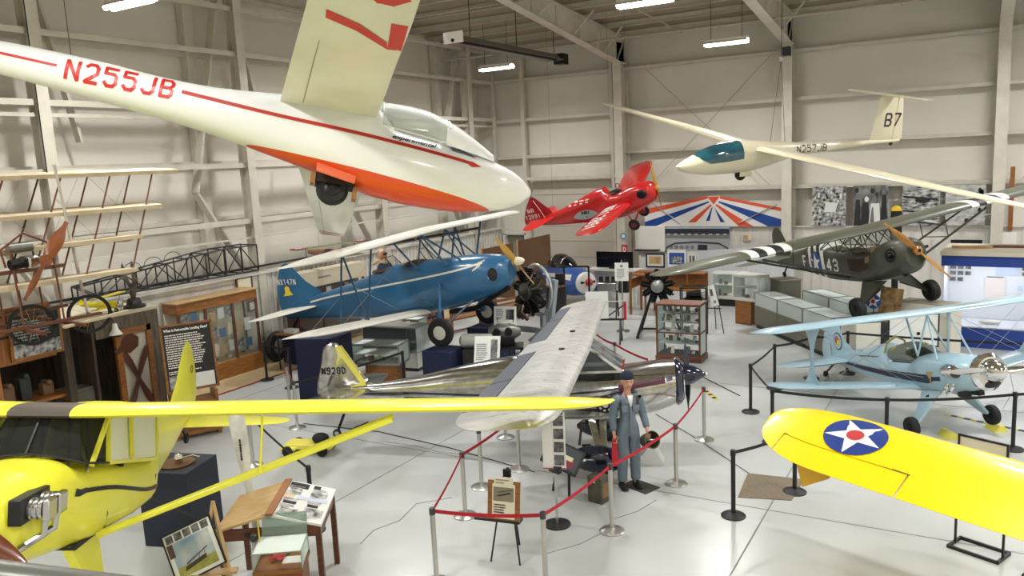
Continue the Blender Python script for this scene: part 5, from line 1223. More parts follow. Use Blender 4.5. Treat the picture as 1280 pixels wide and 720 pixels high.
def artifacts(n, x, y, rz, z, w, d, where, seed, hmax=.12):
    r = random.Random(seed)
    kinds = ('instrument', 'small box', 'paper card', 'engine part', 'model part')
    for k in range(n):
        dx = -w/2+w*(k+.5)/n+r.uniform(-.02, .02); dy = r.uniform(-d*.3, d*.3); px, py = rotp(x, y, rz, dx, dy); kd = k % 4; h = r.uniform(.04, hmax); s = min(.13, w/n*.7)
        mb = MB()
        if kd == 0: mb.lathe([(s*.4, 0), (s*.45, h*.2), (s*.3, h*.5), (s*.32, h), (s*.1, h*1.05)], (0, 0, 0), 'z', 12)
        elif kd == 1: mb.box(0, 0, h/2, s, s*.7, h)
        elif kd == 2: mb.add([(-s/2, 0, 0), (s/2, 0, 0), (s/2, .04, h*1.2), (-s/2, .04, h*1.2), (-s/2, .01, 0), (s/2, .01, 0), (s/2, .05, h*1.2), (-s/2, .05, h*1.2)], [(0, 1, 2, 3), (7, 6, 5, 4), (0, 4, 5, 1), (2, 6, 7, 3), (0, 3, 7, 4), (1, 5, 6, 2)])
        else: mb.tube([(-s/2, 0, h*.4), (0, 0, h*.5), (s/2, 0, h*.4)], [h*.25, h*.38, h*.2], 10)
        o = ob(('instrument', 'keepsake_box', 'caption_card', 'engine_part')[kd], mb, ARTM[(0, 3, 2, 1)[kd] if k % 5 else 4], None, loc=(px, py, z), rot=(0, 0, rz+r.uniform(-.4, .4)))
        tag(o, '%s %s' % (('small round metal instrument', 'small coloured keepsake box', 'small white caption card', 'small dark engine part')[kd], where), 'museum exhibit', 'exhibits '+where)
# tall display case with red-brown wooden frame
t = thing('display_case', 'tall glass display case with red-brown wooden frame and base in front of the radial engine', 'display case', (-6.32, 19.02, 0), .03)
ob('base', MB().box(0, 0, .07, 1.16, .66, .14), redwood, t, bevel=.01); ob('lining', MB().box(0, 0, .15, 1.0, .5, .02), M('lining_blue', (40, 52, 74), .8), t)
glass_box(t, 0, 0, .15, 1.42, 1.08, .58, redwood, .04, False)
ob('middle_rail', MB().box(0, -.29, .72, 1.08, .03, .03).box(-.54, 0, .72, .03, .58, .03).box(.54, 0, .72, .03, .58, .03), redwood, t, smooth=0)
ob('top_panel', MB().box(0, 0, 1.44, 1.12, .62, .03), M('case_top', (150, 112, 94), .3, coat=.4), t)
for z in (.45, .72, .98, 1.2): ob('glass_shelf', MB().box(0, 0, z, 1.04, .54, .008), glass, t, smooth=0)
for z, sd, w_ in ((.16, 1, 'on the blue lining of the wooden framed case'), (.455, 2, 'on the lowest glass shelf of the wooden framed case'), (.726, 3, 'on the second glass shelf of the wooden framed case'), (.986, 4, 'on the third glass shelf of the wooden framed case'), (1.206, 5, 'on the top glass shelf of the wooden framed case')):
    artifacts(8, -6.32, 19.02, .03, z, .98, .42, w_, sd, .17)
# radial engines
def radial(t, c, R, n=9, face=-1, ax='y', mat=None, hubm=None):
    """engine with n finned cylinders round a crankcase, its shaft along y"""
    mat = mat or darkmetal; cx, cy, cz = c
    ob('crankcase', MB().lathe([(R*.1, face*R*.5), (R*.16, face*R*.42), (R*.34, face*R*.3), (R*.4, face*R*.1), (R*.4, -face*R*.25), (R*.3, -face*R*.4)], c, 'y', 20), hubm or alu, t)
    for k in range(n):
        a = 2*PI*k/n+.2; d = Vector((cos(a), 0, sin(a))); mb = MB(); secs = []
        for q in range(14):
            rr_ = R*(.36+.042*q); w = R*(.21 if q % 2 else .16)
            u = Vector((-sin(a), 0, cos(a)))
            secs.append([Vector(c)+d*rr_+u*w*cos(b)+Vector((0, 1, 0))*w*sin(b) for b in [2*PI*j/12 for j in range(12)]])
        mb.loft(secs); cy_ = ob('cylinder', mb, mat, t)
        p0 = Vector(c)+d*R*.36+Vector((0, face*R*.22, 0)); p1 = Vector(c)+d*R*.95+Vector((0, face*R*.14, 0))
        ob('pushrod_tube', MB().tube([p0, p1], R*.03, 6), mat, cy_)
        ob('rocker_box', MB().ell(p1, (R*.09, R*.09, R*.07), 10, 6), mat, cy_)
t = thing('radial_engine', 'black radial engine on a tall stand behind the wooden framed display case', 'engine', (-7.75, 21.3, 0), .25)
radial(t, (0, 0, 1.45), .5, 9, -1, 'y', M('engine_black', (30, 31, 32), .45, .5), M('engine_grey', (150, 150, 148), .4, .6))
mb = MB()
for s in (-1, 1): mb.bar((s*.15, .15, 1.3), (s*.55, -.35, .08), .05); mb.bar((s*.15, .15, 1.3), (s*.55, .6, .08), .05); mb.bar((s*.55, -.4, .08), (s*.55, .65, .08), .05)
mb.bar((-.6, .6, .08), (.6, .6, .08), .05); mb.box(0, .2, 1.4, .34, .08, .34); ob('stand', mb, black, t)
for x in (-.55, .55):
    for y in (-.4, .62): wheel(t, (x, y, .045), .045, .03, rubber, darkmetal, name='caster')
t2 = thing('equipment_rack', 'black open equipment frame with small parts right of the black radial engine', 'rack', (-6.85, 21.75, 0), .2)
mb = MB()
for x in (-.35, .35):
    for y in (-.2, .2): mb.box(x, y, .7, .035, .035, 1.4)
for z in (1.38, 1.0): mb.box(0, -.2, z, .7, .035, .035); mb.box(0, .2, z, .7, .035, .035); mb.box(-.35, 0, z, .035, .4, .035); mb.box(.35, 0, z, .035, .4, .035)
ob('frame', mb, black, t2, smooth=0); ob('mounted_pump', MB().tube([(-.2, 0, 1.15), (.2, 0, 1.2)], [.09, .12], 12).box(0, 0, 1.05, .5, .3, .06), darkmetal, t2)
# easels and sign holders
def easel(x, y, rz, w, h, zb, lab, tilt=.25, legm=None, framem=None, cat='sign easel', face=None, label_kind='easel'):
    t = thing(label_kind, lab, cat, (x, y, 0), rz)
    legm = legm or black; ht = zb+h*.8
    for s in (-1, 1): ob('leg', MB().tube([(s*.08, .02, ht), (s*(.22+w*.15), -.12, 0)], .014, 6), legm, t)
    ob('leg', MB().tube([(0, .05, ht), (0, .5, 0)], .014, 6), legm, t)
    ob('tray', MB().bar((-w*.45, -.06, zb), (w*.45, -.06, zb), .04, .025), legm, t)
    return t
def board(x, y, z, rz, w, h, tilt, lab, cat, name='sign_board', fm=black, pm=paper, fw=.02, content=None, group=None, roll=0.0):
    """framed sheet centred at its bottom edge, facing -y before rz"""
    t = thing(name, lab, cat, (x, y, z), rz, group); t.rotation_euler = (-tilt, roll, rz)
    ob('panel', MB().box(0, 0, h/2, w, .012, h), pm, t, smooth=0)
    if fm: 
        mb = MB(); mb.box(-w/2, 0, h/2, fw, .025, h+fw); mb.box(w/2, 0, h/2, fw, .025, h+fw); mb.box(0, 0, 0, w, .025, fw); mb.box(0, 0, h, w, .025, fw); ob('frame', mb, fm, t, smooth=0)
    if content:
        mats = [ink, greyink, photo_grey, blu, insred, pale_wood, photo_light]
        mb = MB(); content(mb, w, h); ob('print', mb, mats, t, smooth=0)
    return t
def pr(mb, x0, z0, x1, z1, mi, o=0.0): mb.add([(x0, -.0075-o, z0), (x1, -.0075-o, z0), (x1, -.0075-o, z1), (x0, -.0075-o, z1)], [(0, 1, 2, 3)], mi)
def lines(mb, x0, z0, w, h, rows, seed=1, mi=1): scribble(mb, x0, z0, w, h, lambda u, v: (u, -.0125, v), rows, mi, seed)
easel(-6.42, 22.2, .15, .5, .6, .72, 'black folding easel carrying a white engine leaflet board beside the wooden desk')
board(-6.44, 22.12, .76, .1, .42, .6, .2, 'white leaflet board with small grey prints on the black easel by the desk', 'sign', content=lambda mb, w, h: (lines(mb, -.18, .1, .2, .34, 8), pr(mb, .05, .3, .13, .5, 2), pr(mb, .08, .08, .15, .16, 2), pr(mb, -.18, .46, .0, .48, 0)), fm=None, roll=-.3)
# long wooden desk, partitions
t = thing('desk', 'light brown wooden desk with raised shelf along the pale partition', 'desk', (-8.55, 24.5, 0), 0)
ob('upper_top', MB().box(0, .25, 1.33, 2.3, .5, .04), oak, t, bevel=.005); ob('lower_top', MB().box(.35, -.2, .86, 2.0, .6, .04), oak, t, bevel=.005)
ob('back_panel', MB().box(0, .48, 1.0, 2.3, .03, .66), oak, t)
for x, y, h in ((-1.12, -.45, 1.3), (-.62, -.45, .86), (1.32, -.45, .86), (-1.12, .48, 1.3), (1.12, .48, 1.3), (.6, .1, 1.3), (-.62, .4, .86)): ob('leg', MB().box(x, y, h/2, .06, .06, h), oak, t)
ob('side_panel', MB().box(-.87, -.2, 1.3, .5, .5, .04).box(-1.12, 0, 1.0, .03, .9, .3), oak, t)
t = thing('partition', 'long pale blue-grey ribbed partition behind the desk and the glass cases', 'partition', (-7.9, 27.35, 0))
pm = M('partition_pale', (204, 206, 208), .5, rgb2=(196, 198, 202), scale=.6)
mb = MB(); mb.prism([(-2.7, 0), (2.7, 0), (2.7, 1.95), (-1.2, 1.66), (-2.7, 1.45)], .05, 'xz', -.025)
for k in range(24): mb.box(-1.2+k*.16, -.03, .83+.006*k, .03, .02, 1.66+.012*k)
ob('panel', mb, pm, t, smooth=0); ob('end_post', MB().box(-2.7, 0, .75, .06, .08, 1.5), white_steel, t)
board(-10.0, 27.3, 1.12, 0, .66, .46, 0, 'certificate in a black frame leaning on the partition above the desk', 'picture', name='picture_frame', fm=black, pm=M('pale_mount', (206, 206, 204), .6), fw=.05, content=lambda mb, w, h: (pr(mb, -.24, .1, .24, .38, 5), lines(mb, .02, .14, .2, .18, 4)))
board(-9.2, 27.3, 1.12, 0, .7, .64, 0, 'colour group photograph in a white mount beside the certificate', 'picture', name='picture_frame', fm=M('frame_silver', (170, 170, 170), .4), fw=.025, content=lambda mb, w, h: (pr(mb, -.28, .1, .28, .52, 3), pr(mb, -.18, .15, .2, .38, 6, .001)))
board(-8.65, 27.31, 1.25, 0, .26, .34, 0, 'small grey notice pinned to the partition right of the group photograph', 'notice', name='notice', fm=None, content=lambda mb, w, h: (pr(mb, -.1, .03, -.02, .3, 2), pr(mb, .01, .03, .1, .3, 2)))
board(-7.72, 28.38, 1.95, 0, .25, .22, 0, 'small dark framed photograph on the back wall left of the olive fin', 'picture', name='wall_photo', fm=None, pm=insred, content=lambda mb, w, h: pr(mb, -.1, .03, .1, .19, 0))
board(-7.72, 28.38, 1.6, 0, .25, .22, 0, 'white caption sheet under the small dark framed photograph', 'notice', name='notice', fm=None)
board(-7.0, 28.38, 1.98, 0, .28, .2, 0, 'small brown and white photograph on the back wall above the olive wing', 'picture', name='wall_photo', fm=None, pm=paper2, content=lambda mb, w, h: pr(mb, -.12, .02, .04, .18, 5))
# glass cases on the right of the desk
t = thing('display_case', 'low glass case on a black plinth against the pale partition', 'display case', (-7.1, 26.5, 0), 0)
ob('plinth', MB().box(0, 0, .12, .9, .5, .24), black, t); ob('base', MB().box(0, 0, .28, 1.05, .6, .08), case_white, t, bevel=.01); glass_box(t, 0, 0, .32, 1.1, 1.02, .58, case_white, .045)
ob('back', MB().box(0, .26, .7, .95, .02, .72), M('case_back', (150, 160, 150), .7), t)
artifacts(5, -7.1, 26.5, 0, .32, .85, .3, 'in the low glass case by the pale partition', 11, .22)
artifacts(4, -7.1, 26.5, 0, .72, .85, .3, 'on the shelf of the low glass case by the partition', 12, .2)
t = thing('display_case', 'white framed glass case standing on an orange wooden cabinet', 'display case', (-5.75, 23.75, 0), -.35)
ob('cabinet', MB().box(-.1, 0, .37, .55, .5, .7), oak, t, bevel=.01)
for x in (-.34, .14): ob('foot', MB().box(x, -.2, .015, .05, .05, .03), black, t)
ob('base', MB().box(0, 0, .75, .86, .56, .07), case_white, t); glass_box(t, 0, 0, .78, 1.45, .84, .54, case_white, .05)
ob('top_panel', MB().box(0, 0, 1.47, .88, .58, .04), case_white, t)
artifacts(4, -5.75, 23.75, -.35, .785, .7, .3, 'in the white framed case on the wooden cabinet', 13, .3)
# olive-grey counters
RC = math.atan2(-3.1, 2.5)
def counter(x, y, rz, w, lab, seed, where, body=case_grey, h=1.03, hb=.66, d=.62):
    t = thing('glass_counter', lab, 'display counter', (x, y, 0), rz)
    ob('plinth', MB().box(0, 0, .06, w-.04, d-.1, .12), black, t); ob('body', MB().box(0, 0, .12+(hb-.12)/2, w-.01, d, hb-.12), body, t, bevel=.006)
    glass_box(t, 0, 0, hb, h, w-.03, d-.02, trimg, .02, True)
    artifacts(6, x, y, rz, hb+.002, w-.25, d-.25, 'on the deck of '+where, seed, .12); artifacts(5, x, y, rz, (hb+h)/2+.005, w-.25, d-.25, 'on the shelf of '+where, seed+1, .1)
    return t
ux, uy = cos(RC), sin(RC); vx, vy = -uy, ux
for k, nm in enumerate(('leftmost', 'middle', 'rightmost')):
    a = .72+1.36*k; counter(-5.55+ux*a+vx*.32, 23.25+uy*a+vy*.32, RC, 1.35, '%s of the three olive-grey glass counters in the front row' % nm, 20+2*k, 'the %s front olive counter' % nm)
for k, nm in enumerate(('leftmost', 'middle')):
    a = 1.55+1.36*k; counter(-5.55+ux*a+vx*1.35, 23.25+uy*a+vy*1.35, RC, 1.35, '%s pale grey glass case in the second row behind the olive counters' % nm, 30+2*k, 'the %s second row case' % nm, coldgrey, 1.15, .5)
t = thing('cabinet', 'dark grey two-door cabinet behind the pale blue biplane tail', 'cabinet', (-5.55+ux*4.12+vx*1.4, 23.25+uy*4.12+vy*1.4, 0), RC)
ob('body', MB().box(0, 0, .5, .95, .6, 1.0), M('cabinet_grey', (92, 92, 94), .5), t, bevel=.01)
for s in (-1, 1): ob('door', MB().box(s*.23, -.305, .5, .43, .015, .9), M('cabinet_grey', (92, 92, 94), .5), t)
# pedestals below the olive monoplane
t = thing('pedestal', 'white pedestal with black top under the near wheel of the olive monoplane', 'pedestal', (-2.24, 19.5, 0), RC)
ob('body', MB().box(0, 0, .56, .64, .6, 1.12), M('pedestal_cream', (214, 208, 194), .5), t, bevel=.006); ob('top', MB().box(0, 0, 1.13, .6, .56, .025), black, t)
t = thing('pedestal', 'long pale pedestal under the far wheel of the olive monoplane', 'pedestal', (-.9, 20.72, 0), RC+.55)
ob('body', MB().box(0, 0, .7, 1.2, .6, 1.4), M('pedestal_cream', (214, 208, 194), .5), t, bevel=.006); ob('top', MB().box(0, 0, 1.41, 1.2, .6, .02), M('pedestal_top', (150, 144, 128), .6), t)
t = thing('pedestal', 'olive-grey box pedestal under the tail of the olive monoplane', 'pedestal', (-4.78, 23.83, 0), RC)
ob('body', MB().box(0, 0, .68, .7, .6, 1.36), case_grey, t, bevel=.006); ob('top', MB().box(0, 0, 1.37, .74, .64, .03), M('pedestal_top', (150, 144, 128), .6), t)
# map, roundel disc, black-edged white board
board(-1.72, 20.05, 1.0, -.25, .5, .82, .1, 'tall tan printed wall map leaning behind the white pedestal', 'map', name='wall_map', fm=None, pm=M('map_tan', (176, 142, 86), .6, rgb2=(104, 78, 50), scale=6), roll=.08)
o = ob('map_stand', MB().box(0, 0, .5, .3, .3, 1.0), M('cabinet_grey', (92, 92, 94), .5), None, loc=(-1.72, 20.22, 0), rot=(0, 0, -.25)); tag(o, 'grey block behind the white pedestal carrying the tan map', 'pedestal')
t = thing('insignia_disc', 'small blue disc with white star and red centre beside the tan map', 'sign', (-2.03, 19.98, 1.5), -.25)
ob('backing', MB().lathe([(.01, -.01), (.17, -.01), (.17, .01), (.01, .01)], (0, 0, 0), 'y', 24), blu, t)
mb = MB(); mb.add([((.165 if j % 2 == 0 else .065)*sin(2*PI*j/10), -.015, (.165 if j % 2 == 0 else .065)*cos(2*PI*j/10)) for j in range(10)], [tuple(range(10))], 0); mb.add([(.05*cos(2*PI*j/14), -.018, .05*sin(2*PI*j/14)) for j in range(14)], [tuple(range(14))], 1)
ob('star', mb, [stw, insred], t, smooth=0); ob('post', MB().tube([(0, .02, -.36), (0, .02, 0)], .01, 5), black, t)
o = ob('disc_stand', MB().box(0, 0, .57, .22, .2, 1.14), coldgrey, None, loc=(-2.03, 20.05, 0), rot=(0, 0, -.25)); tag(o, 'slim grey block under the blue star disc', 'pedestal')
t = thing('notice_board', 'white board with thin black frame on a stand behind the pale blue biplane', 'notice board', (-1.15, 19.5, 0), .2)
ob('panel', MB().box(0, 0, .98, .98, .02, .72), paper, t, smooth=0)
mb = MB(); mb.box(-.5, 0, .98, .03, .03, .76); mb.box(.5, 0, .98, .03, .03, .76); mb.box(0, 0, 1.35, 1.0, .03, .03); mb.box(0, 0, .62, 1.0, .03, .03); ob('frame', mb, black, t, smooth=0)
for s in (-1, 1): ob('leg', MB().tube([(s*.45, 0, .62), (s*.5, -.25, 0)], .015, 6).tube([(s*.45, 0, .62), (s*.5, .3, 0)], .015, 6), black, t)
mb = MB(); mb.lathe([(.04, -.012), (.04, -.014), (.001, -.014)], (.1, 0, .9), 'y', 14); ob('badge', mb, ink, t, smooth=0)
# blue and white exhibition booth
t = thing('display_booth', 'large blue and white glazed display booth at the right edge', 'display booth', (.42, 23.3, 0), -.08)
bl = M('booth_blue', (26, 60, 140), .5); bw = M('booth_white', (210, 214, 222), .5)
ob('base', MB().box(0, 0, .24, 2.2, 1.8, .48), bl, t); ob('back_panel', MB().box(0, .3, 1.25, 2.1, .04, 1.6), bw, t)
for s in (-1, 1): ob('side_panel', MB().box(s*1.06, 0, 1.25, .06, 1.7, 1.6), bw, t)
ob('header', MB().box(0, 0, 2.16, 2.2, 1.8, .26), bl, t); ob('roof', MB().box(0, 0, 2.34, 2.26, 1.9, .1), M('booth_roof', (206, 196, 176), .6), t)
ob('glass', MB().box(0, -.86, 1.25, 2.06, .01, 1.55), glass, t, smooth=0); ob('shelf', MB().box(0, -.3, .5, 2.0, 1.1, .03), bw, t)
ob('light_strip', MB().box(0, -.6, 2.01, 1.9, .08, .03), lampm, t)
l_ = bpy.data.lights.new('booth_light', 'AREA'); l_.shape = 'RECTANGLE'; l_.size = 1.9; l_.size_y = .1; l_.energy = 3.5; lo_ = bpy.data.objects.new('booth_light', l_); C.objects.link(lo_); lo_.parent = t; lo_.location = (0, -.6, 1.98); lo_.rotation_euler = (.25, 0, 0)
mb = MB(); r = random.Random(5)
for k in range(8): x = -.95+.17*(k % 3); z = 1.85-.16*(k//3); mb.box(x, .26, z, .13, .01, .1, mi=1)
mb.box(0, .25, 1.25, .45, .01, .7, mi=2); mb.box(.0, .24, 1.62, .36, .01, .02, mi=1); mb.box(.25, .25, 1.8, .5, .01, .25, mi=3)
for k in range(6): mb.box(.62+.12*(k % 3), .26, 1.85-.14*(k//3), .1, .01, .09, mi=1)
for k in range(5): mb.box(.55+.16*(k % 3), .26, 1.35-.2*(k//3), .12, .01, .13, mi=3)
ob('posters', mb, [bw, photo_grey, M('pinkish_sheet', (214, 204, 204), .6), M('bluish_sheet', (186, 200, 222), .6)], t, smooth=0)
o = ob('model_hull', MB().ell((0, 0, .05), (.25, .08, .05)), case_white, None, loc=(.35, 22.9, .53)); tag(o, 'small white oval model inside the blue and white booth', 'model')
for x, y, w, c, lb in ((-.1, 23.2, .9, pale_wood, 'long pale wooden spar'), (.8, 23.4, 1.0, redwood, 'thin reddish board')):
    o = ob('spar', MB().box(0, 0, .03, w, .14, .06), c, None, loc=(x, y, 2.39)); tag(o, lb+' lying on the booth roof', 'wooden part')
# painted wing panel with rays, mural, wall photographs
t = thing('painted_wing_panel', 'white wing panel painted with red and blue rays above the cockpit mural', 'wing panel', (-8.25, 28.3, 2.48))
ob('panel', MB().prism([(-2.5, .0), (-2.5, .55), (-2.3, .68), (-.1, 1.08), (.3, 1.08), (2.45, .62), (2.52, .5), (2.5, .0)], .08, 'xz', 0), M('panel_white', (224, 222, 218), .4), t, smooth=0)
orr = M('ray_orange', (214, 84, 52), .4); rbl = M('ray_blue', (24, 68, 142), .4); mb = MB(); Y = -.006
def tri(pts, mi): mb.add([(a, Y, b) for a, b in pts], [tuple(range(len(pts)))], mi)
tri([(-.12, 1.06), (.32, 1.06), (.1, .78)], 0); tri([(-2.5, .44), (-2.3, .68), (-.1, 1.08), (-.12, .99)][:4], 0); tri([(.32, 1.08), (2.5, .62), (2.5, .5), (.34, .98)], 0)
tri([(-.08, .9), (-.05, .86), (-2.1, 0), (-2.5, 0), (-2.5, .17)], 1); tri([(0, .8), (.03, .74), (-.55, .15), (-.85, .15)], 0); tri([(.04, .7), (.06, .66), (-.05, .2), (-.18, .2)], 1); tri([(.12, .7), (.14, .66), (.5, .15), (.34, .15)], 1); tri([(.16, .76), (.2, .8), (1.5, .0), (1.0, .0)], 0); tri([(.26, .86), (.28, .9), (2.5, .22), (2.42, .0), (2.0, .0)], 1)
ob('painted_rays', mb, [orr, rbl], t, smooth=0)
for x0, x1 in ((-2.3, -1.1), (1.0, 2.3)): ob('rib_strut', MB().tube([(x0, -.05, .95 if x0 < 0 else .12), (x1, -.05, .12 if x0 < 0 else .75)], .018, 6), alu, t)
t = thing('cockpit_mural', 'mural photograph of an airfield seen over an instrument panel', 'mural', (-8.8, 28.33, 1.42))
ob('panel', MB().box(0, 0, .55, 2.42, .02, 1.1), M('mural_sky', (150, 176, 196), .5, rgb2=(196, 204, 206), scale=2), t, smooth=0)
mb = MB()
def q4(x0, z0, x1, z1, mi, o=0): mb.add([(x0, -.012-o, z0), (x1, -.012-o, z0), (x1, -.012-o, z1), (x0, -.012-o, z1)], [(0, 1, 2, 3)], mi)
q4(-1.2, .78, 1.2, .98, 0); q4(-1.2, .62, 1.2, .78, 1); q4(-1.2, .0, 1.2, .62, 3); q4(-1.2, .74, 1.2, .78, 2, .001)
for k in range(9): q4(-1.1+.26*k, .76, -.98+.26*k, .79, 4, .002)
mb.tube([(-1.15, -.02, .1), (-1.1, -.02, .3), (-.8, -.02, .45), (0, -.02, .5), (.85, -.02, .45), (1.12, -.02, .3), (1.15, -.02, .1)], .025, 6, mi=0)
for k in range(5): mb.lathe([(.001, -.02), (.075, -.02), (.075, -.015)], (-.95+.2*k, 0, .3), 'y', 14, mi=2)
q4(.05, .2, .4, .4, 0, .003); q4(-1.05, .08, -.2, .14, 4, .003)
ob('mural_print', mb, [M('mural_dark', (44, 48, 58), .5), M('mural_tarmac', (120, 122, 112), .5), greyink, M('mural_panel', (168, 168, 172), .5), paper], t, smooth=0)
PH = [((-4.29, 2.5), 1.05, 1.3, 'large black and white photograph of a crowd round an aircraft, first from the left'), ((-3.02, 2.5), 1.02, 1.3, 'large black and white photograph of standing men, second from the left'),
      ((-1.57, 2.5), 1.06, 1.25, 'large black and white photograph of aircraft on an apron, third from the left'), ((-.35, 2.5), 1.08, 1.25, 'large pale photograph of an aircraft, beside the right-hand column')]
for i, ((x, z), w, h, lb) in enumerate(PH):
    t = thing('wall_photograph', lb, 'photograph', (x, 28.3, z)); r = random.Random(40+i)
    ob('print', MB().box(0, 0, h/2, w, .03, h), M('photo_print_%s' % 'abcd'[i], (206, 206, 202) if i != 1 else (150, 150, 148), .5, rgb2=(44, 44, 46) if i != 3 else (150, 150, 148), scale=(9, 3.5, 6, 4)[i], stretch=(1, 1, (1.2, .7, 2.2, 2)[i])), t, smooth=0)
    mb = MB()
    def blob(cx, cz, rx, rz_, mi): mb.add([(cx+rx*cos(a), -.018-.001*mi, cz+rz_*sin(a)) for a in [2*PI*j/10 for j in range(10)]], [tuple(range(10))], mi)
    if i == 0:
        for k in range(46): blob(r.uniform(-.48, .48), r.uniform(.05, 1.1) if k % 2 else r.uniform(.9, 1.15), .035, .05, k % 3)
        mb.add([(-.15, -.022, .45), (.2, -.022, .45), (.28, -.022, .75), (-.1, -.022, .8)], [(0, 1, 2, 3)], 1)
    elif i == 1:
        for x0, x1, z0, z1, mi in ((-.5, -.28, 0, .85, 0), (-.3, -.02, 0, .75, 0), (.28, .5, 0, 1.0, 0), (-.05, .3, .05, .72, 1), (-.02, .12, .1, .6, 2)): mb.add([(x0, -.018-.001*mi, z0), (x1, -.018-.001*mi, z0), (x1-.04, -.018-.001*mi, z1), (x0+.06, -.018-.001*mi, z1)], [(0, 1, 2, 3)], mi)
        for cx, cz, mi in ((-.36, .95, 2), (-.12, .86, 1), (.12, .85, 2), (.38, 1.08, 2), (-.42, 1.15, 0), (.05, 1.12, 0), (.22, 1.15, 2)): blob(cx, cz, .065, .09, mi)
    elif i == 2:
        mb.add([(-.5, -.02, .95), (.45, -.02, .85), (.5, -.02, .78), (-.5, -.02, .88)], [(0, 1, 2, 3)], 0); blob(.05, .8, .22, .1, 0)
        for k in range(5): mb.add([(-.5+.1*k, -.021, .5-.09*k), (.1+.1*k, -.021, .42-.09*k), (.12+.1*k, -.021, .38-.09*k), (-.5+.1*k, -.021, .45-.09*k)], [(0, 1, 2, 3)], 1 if k % 2 else 0)
    else:
        for k in range(8): blob(r.uniform(.3, .5), r.uniform(.3, 1.2), .05, .09, 0)
        mb.add([(-.5, -.02, .6), (.3, -.02, .75), (.3, -.02, .68), (-.5, -.02, .52)], [(0, 1, 2, 3)], 2)
    ob('print_detail', mb, [M('print_black', (34, 34, 36), .5), M('print_white', (222, 222, 218), .5), M('print_mid', (112, 112, 112), .5)], t, smooth=0)
o = ob('timber_post', MB().box(.85, 28.3, 3.3, .12, .1, 1.9), oak); tag(o, 'light timber post fixed to the wall beside the right-hand column', 'post')
t = thing('standing_propeller', 'upright black propeller blade with yellow tip standing before the wall photographs', 'propeller', (-2.2, 27.6, 2.2))
ob('blade', MB().loft([[(w*c_, .03*s_, z) for c_, s_ in ((1, 0), (0, 1), (-1, 0), (0, -1))] for z, w in ((-2.2, .09), (-.8, .1), (0, .17), (.7, .16), (.82, .15))]), black, t); ob('yellow_tip', MB().loft([[(w*c_, .03*s_, z) for c_, s_ in ((1, 0), (0, 1), (-1, 0), (0, -1))] for z, w in ((.82, .15), (.92, .13), (.98, .06))]), M('tip_yellow', (232, 196, 40), .4), t)
for x, z, w, h, lb in ((-.28, 1.9, .85, .3, 'wide black screen on the back wall above the blue and white booth'), (-1.85, 1.95, .42, .2, 'small dark nameplate on the back wall behind the wooden propeller')):
    o = ob('wall_screen', MB().box(0, 0, 0, w, .04, h), black, None, loc=(x, 28.36, z), bevel=.006); tag(o, lb, 'screen')
t = thing('wall_lamp', 'white bracket lamp on the back wall beside the right-hand column', 'lamp', (.15, 28.3, 2.75))
ob('bracket', MB().tube([(-.45, 0, .06), (0, 0, .06), (.3, 0, .1)], .02, 6).tube([(-.45, 0, 0), (-.45, -.15, .0)], .02, 6), white_paint, t); ob('lamp_head', MB().ell((-.45, -.15, -.08), (.06, .06, .07)), black, t)
o = ob('white_cabinet', MB().box(0, 0, 0, .55, .25, .5), white_paint, None, loc=(.75, 28.2, 2.05), bevel=.01); tag(o, 'small white wall cabinet at the foot of the right-hand column', 'cabinet')
o = ob('electrical_panel', MB().box(0, 0, 0, 1.15, .12, .95), white_paint, None, loc=(-10.55, 28.3, 2.02), bevel=.01); tag(o, 'white wall panel left of the cockpit mural', 'cabinet')
o = ob('wall_shelf', MB().box(0, 0, 0, .9, .3, .04), darkmetal, None, loc=(-10.6, 28.1, 1.62)); tag(o, 'dark narrow shelf under the white wall panel', 'shelf')
t = thing('extinguisher_sign', 'red and white square sign with a D on the big column', 'sign', (-11.35, 27.72, 1.68))
ob('panel', MB().box(0, 0, 0, .24, .015, .34), insred, t); mb = MB(); text_on(mb, 'D', .17, lambda u, v: (-.06+u, -.01, -.08+v), width=.13, bold=.01); ob('lettering', mb, wht, t, smooth=0)
t = thing('round_sign', 'small round teal and white sign above the red D sign', 'sign', (-11.38, 27.72, 2.18))
ob('panel', MB().lathe([(.001, -.01), (.12, -.01), (.12, .01), (.001, .01)], (0, 0, 0), 'y', 20), M('teal', (84, 140, 160), .5), t); ob('symbol', MB().lathe([(.001, -.014), (.07, -.014), (.07, -.012)], (0, 0, 0), 'y', 14), paper, t, smooth=0)

# ---- far left of the back wall: blue racer, television, tables, brown screens
t = thing('racing_aeroplane', 'small blue and white aeroplane with black bubble canopy and red spinner in the far corner', 'aeroplane', (-12.3, 24.8, .55), rad(-38))
rbl2 = M('racer_blue', (28, 84, 160), .3, coat=.5)
RB = Fus([(-2.6, .35, .55, .05, 2), (-1.6, .15, .72, .22, 2.3), (-.6, -.05, .92, .36, 2.4), (.3, -.1, .95, .4, 2.4), (1.0, -.02, .9, .38, 2.2), (1.35, .1, .82, .34, 2)])
ob('fuselage', RB.mesh(ns=36), rbl2, t); mb = MB()
for s in (-1, 1): RB.patch(mb, curve([(-1.6, .42), (0, .5), (1.0, .52)], 10), curve([(-1.6, .5), (0, .66), (1.0, .72)], 10), s, 2)
ob('white_band', mb, stw, t, smooth=0)
ob('cowling', MB().lathe([(.34, 0), (.37, .06), (.33, .2), (.2, .28), (.12, .28)], (1.3, 0, .46), 'x', 24), stw, t); ob('spinner', MB().lathe([(.13, 0), (.12, .1), (.05, .22), (.005, .25)], (1.58, 0, .5), 'x', 16), insred, t)
for s in (-1, 1): ob('air_inlet', MB().ell((1.53, s*.19, .5), (.06, .09, .06)), black, t)
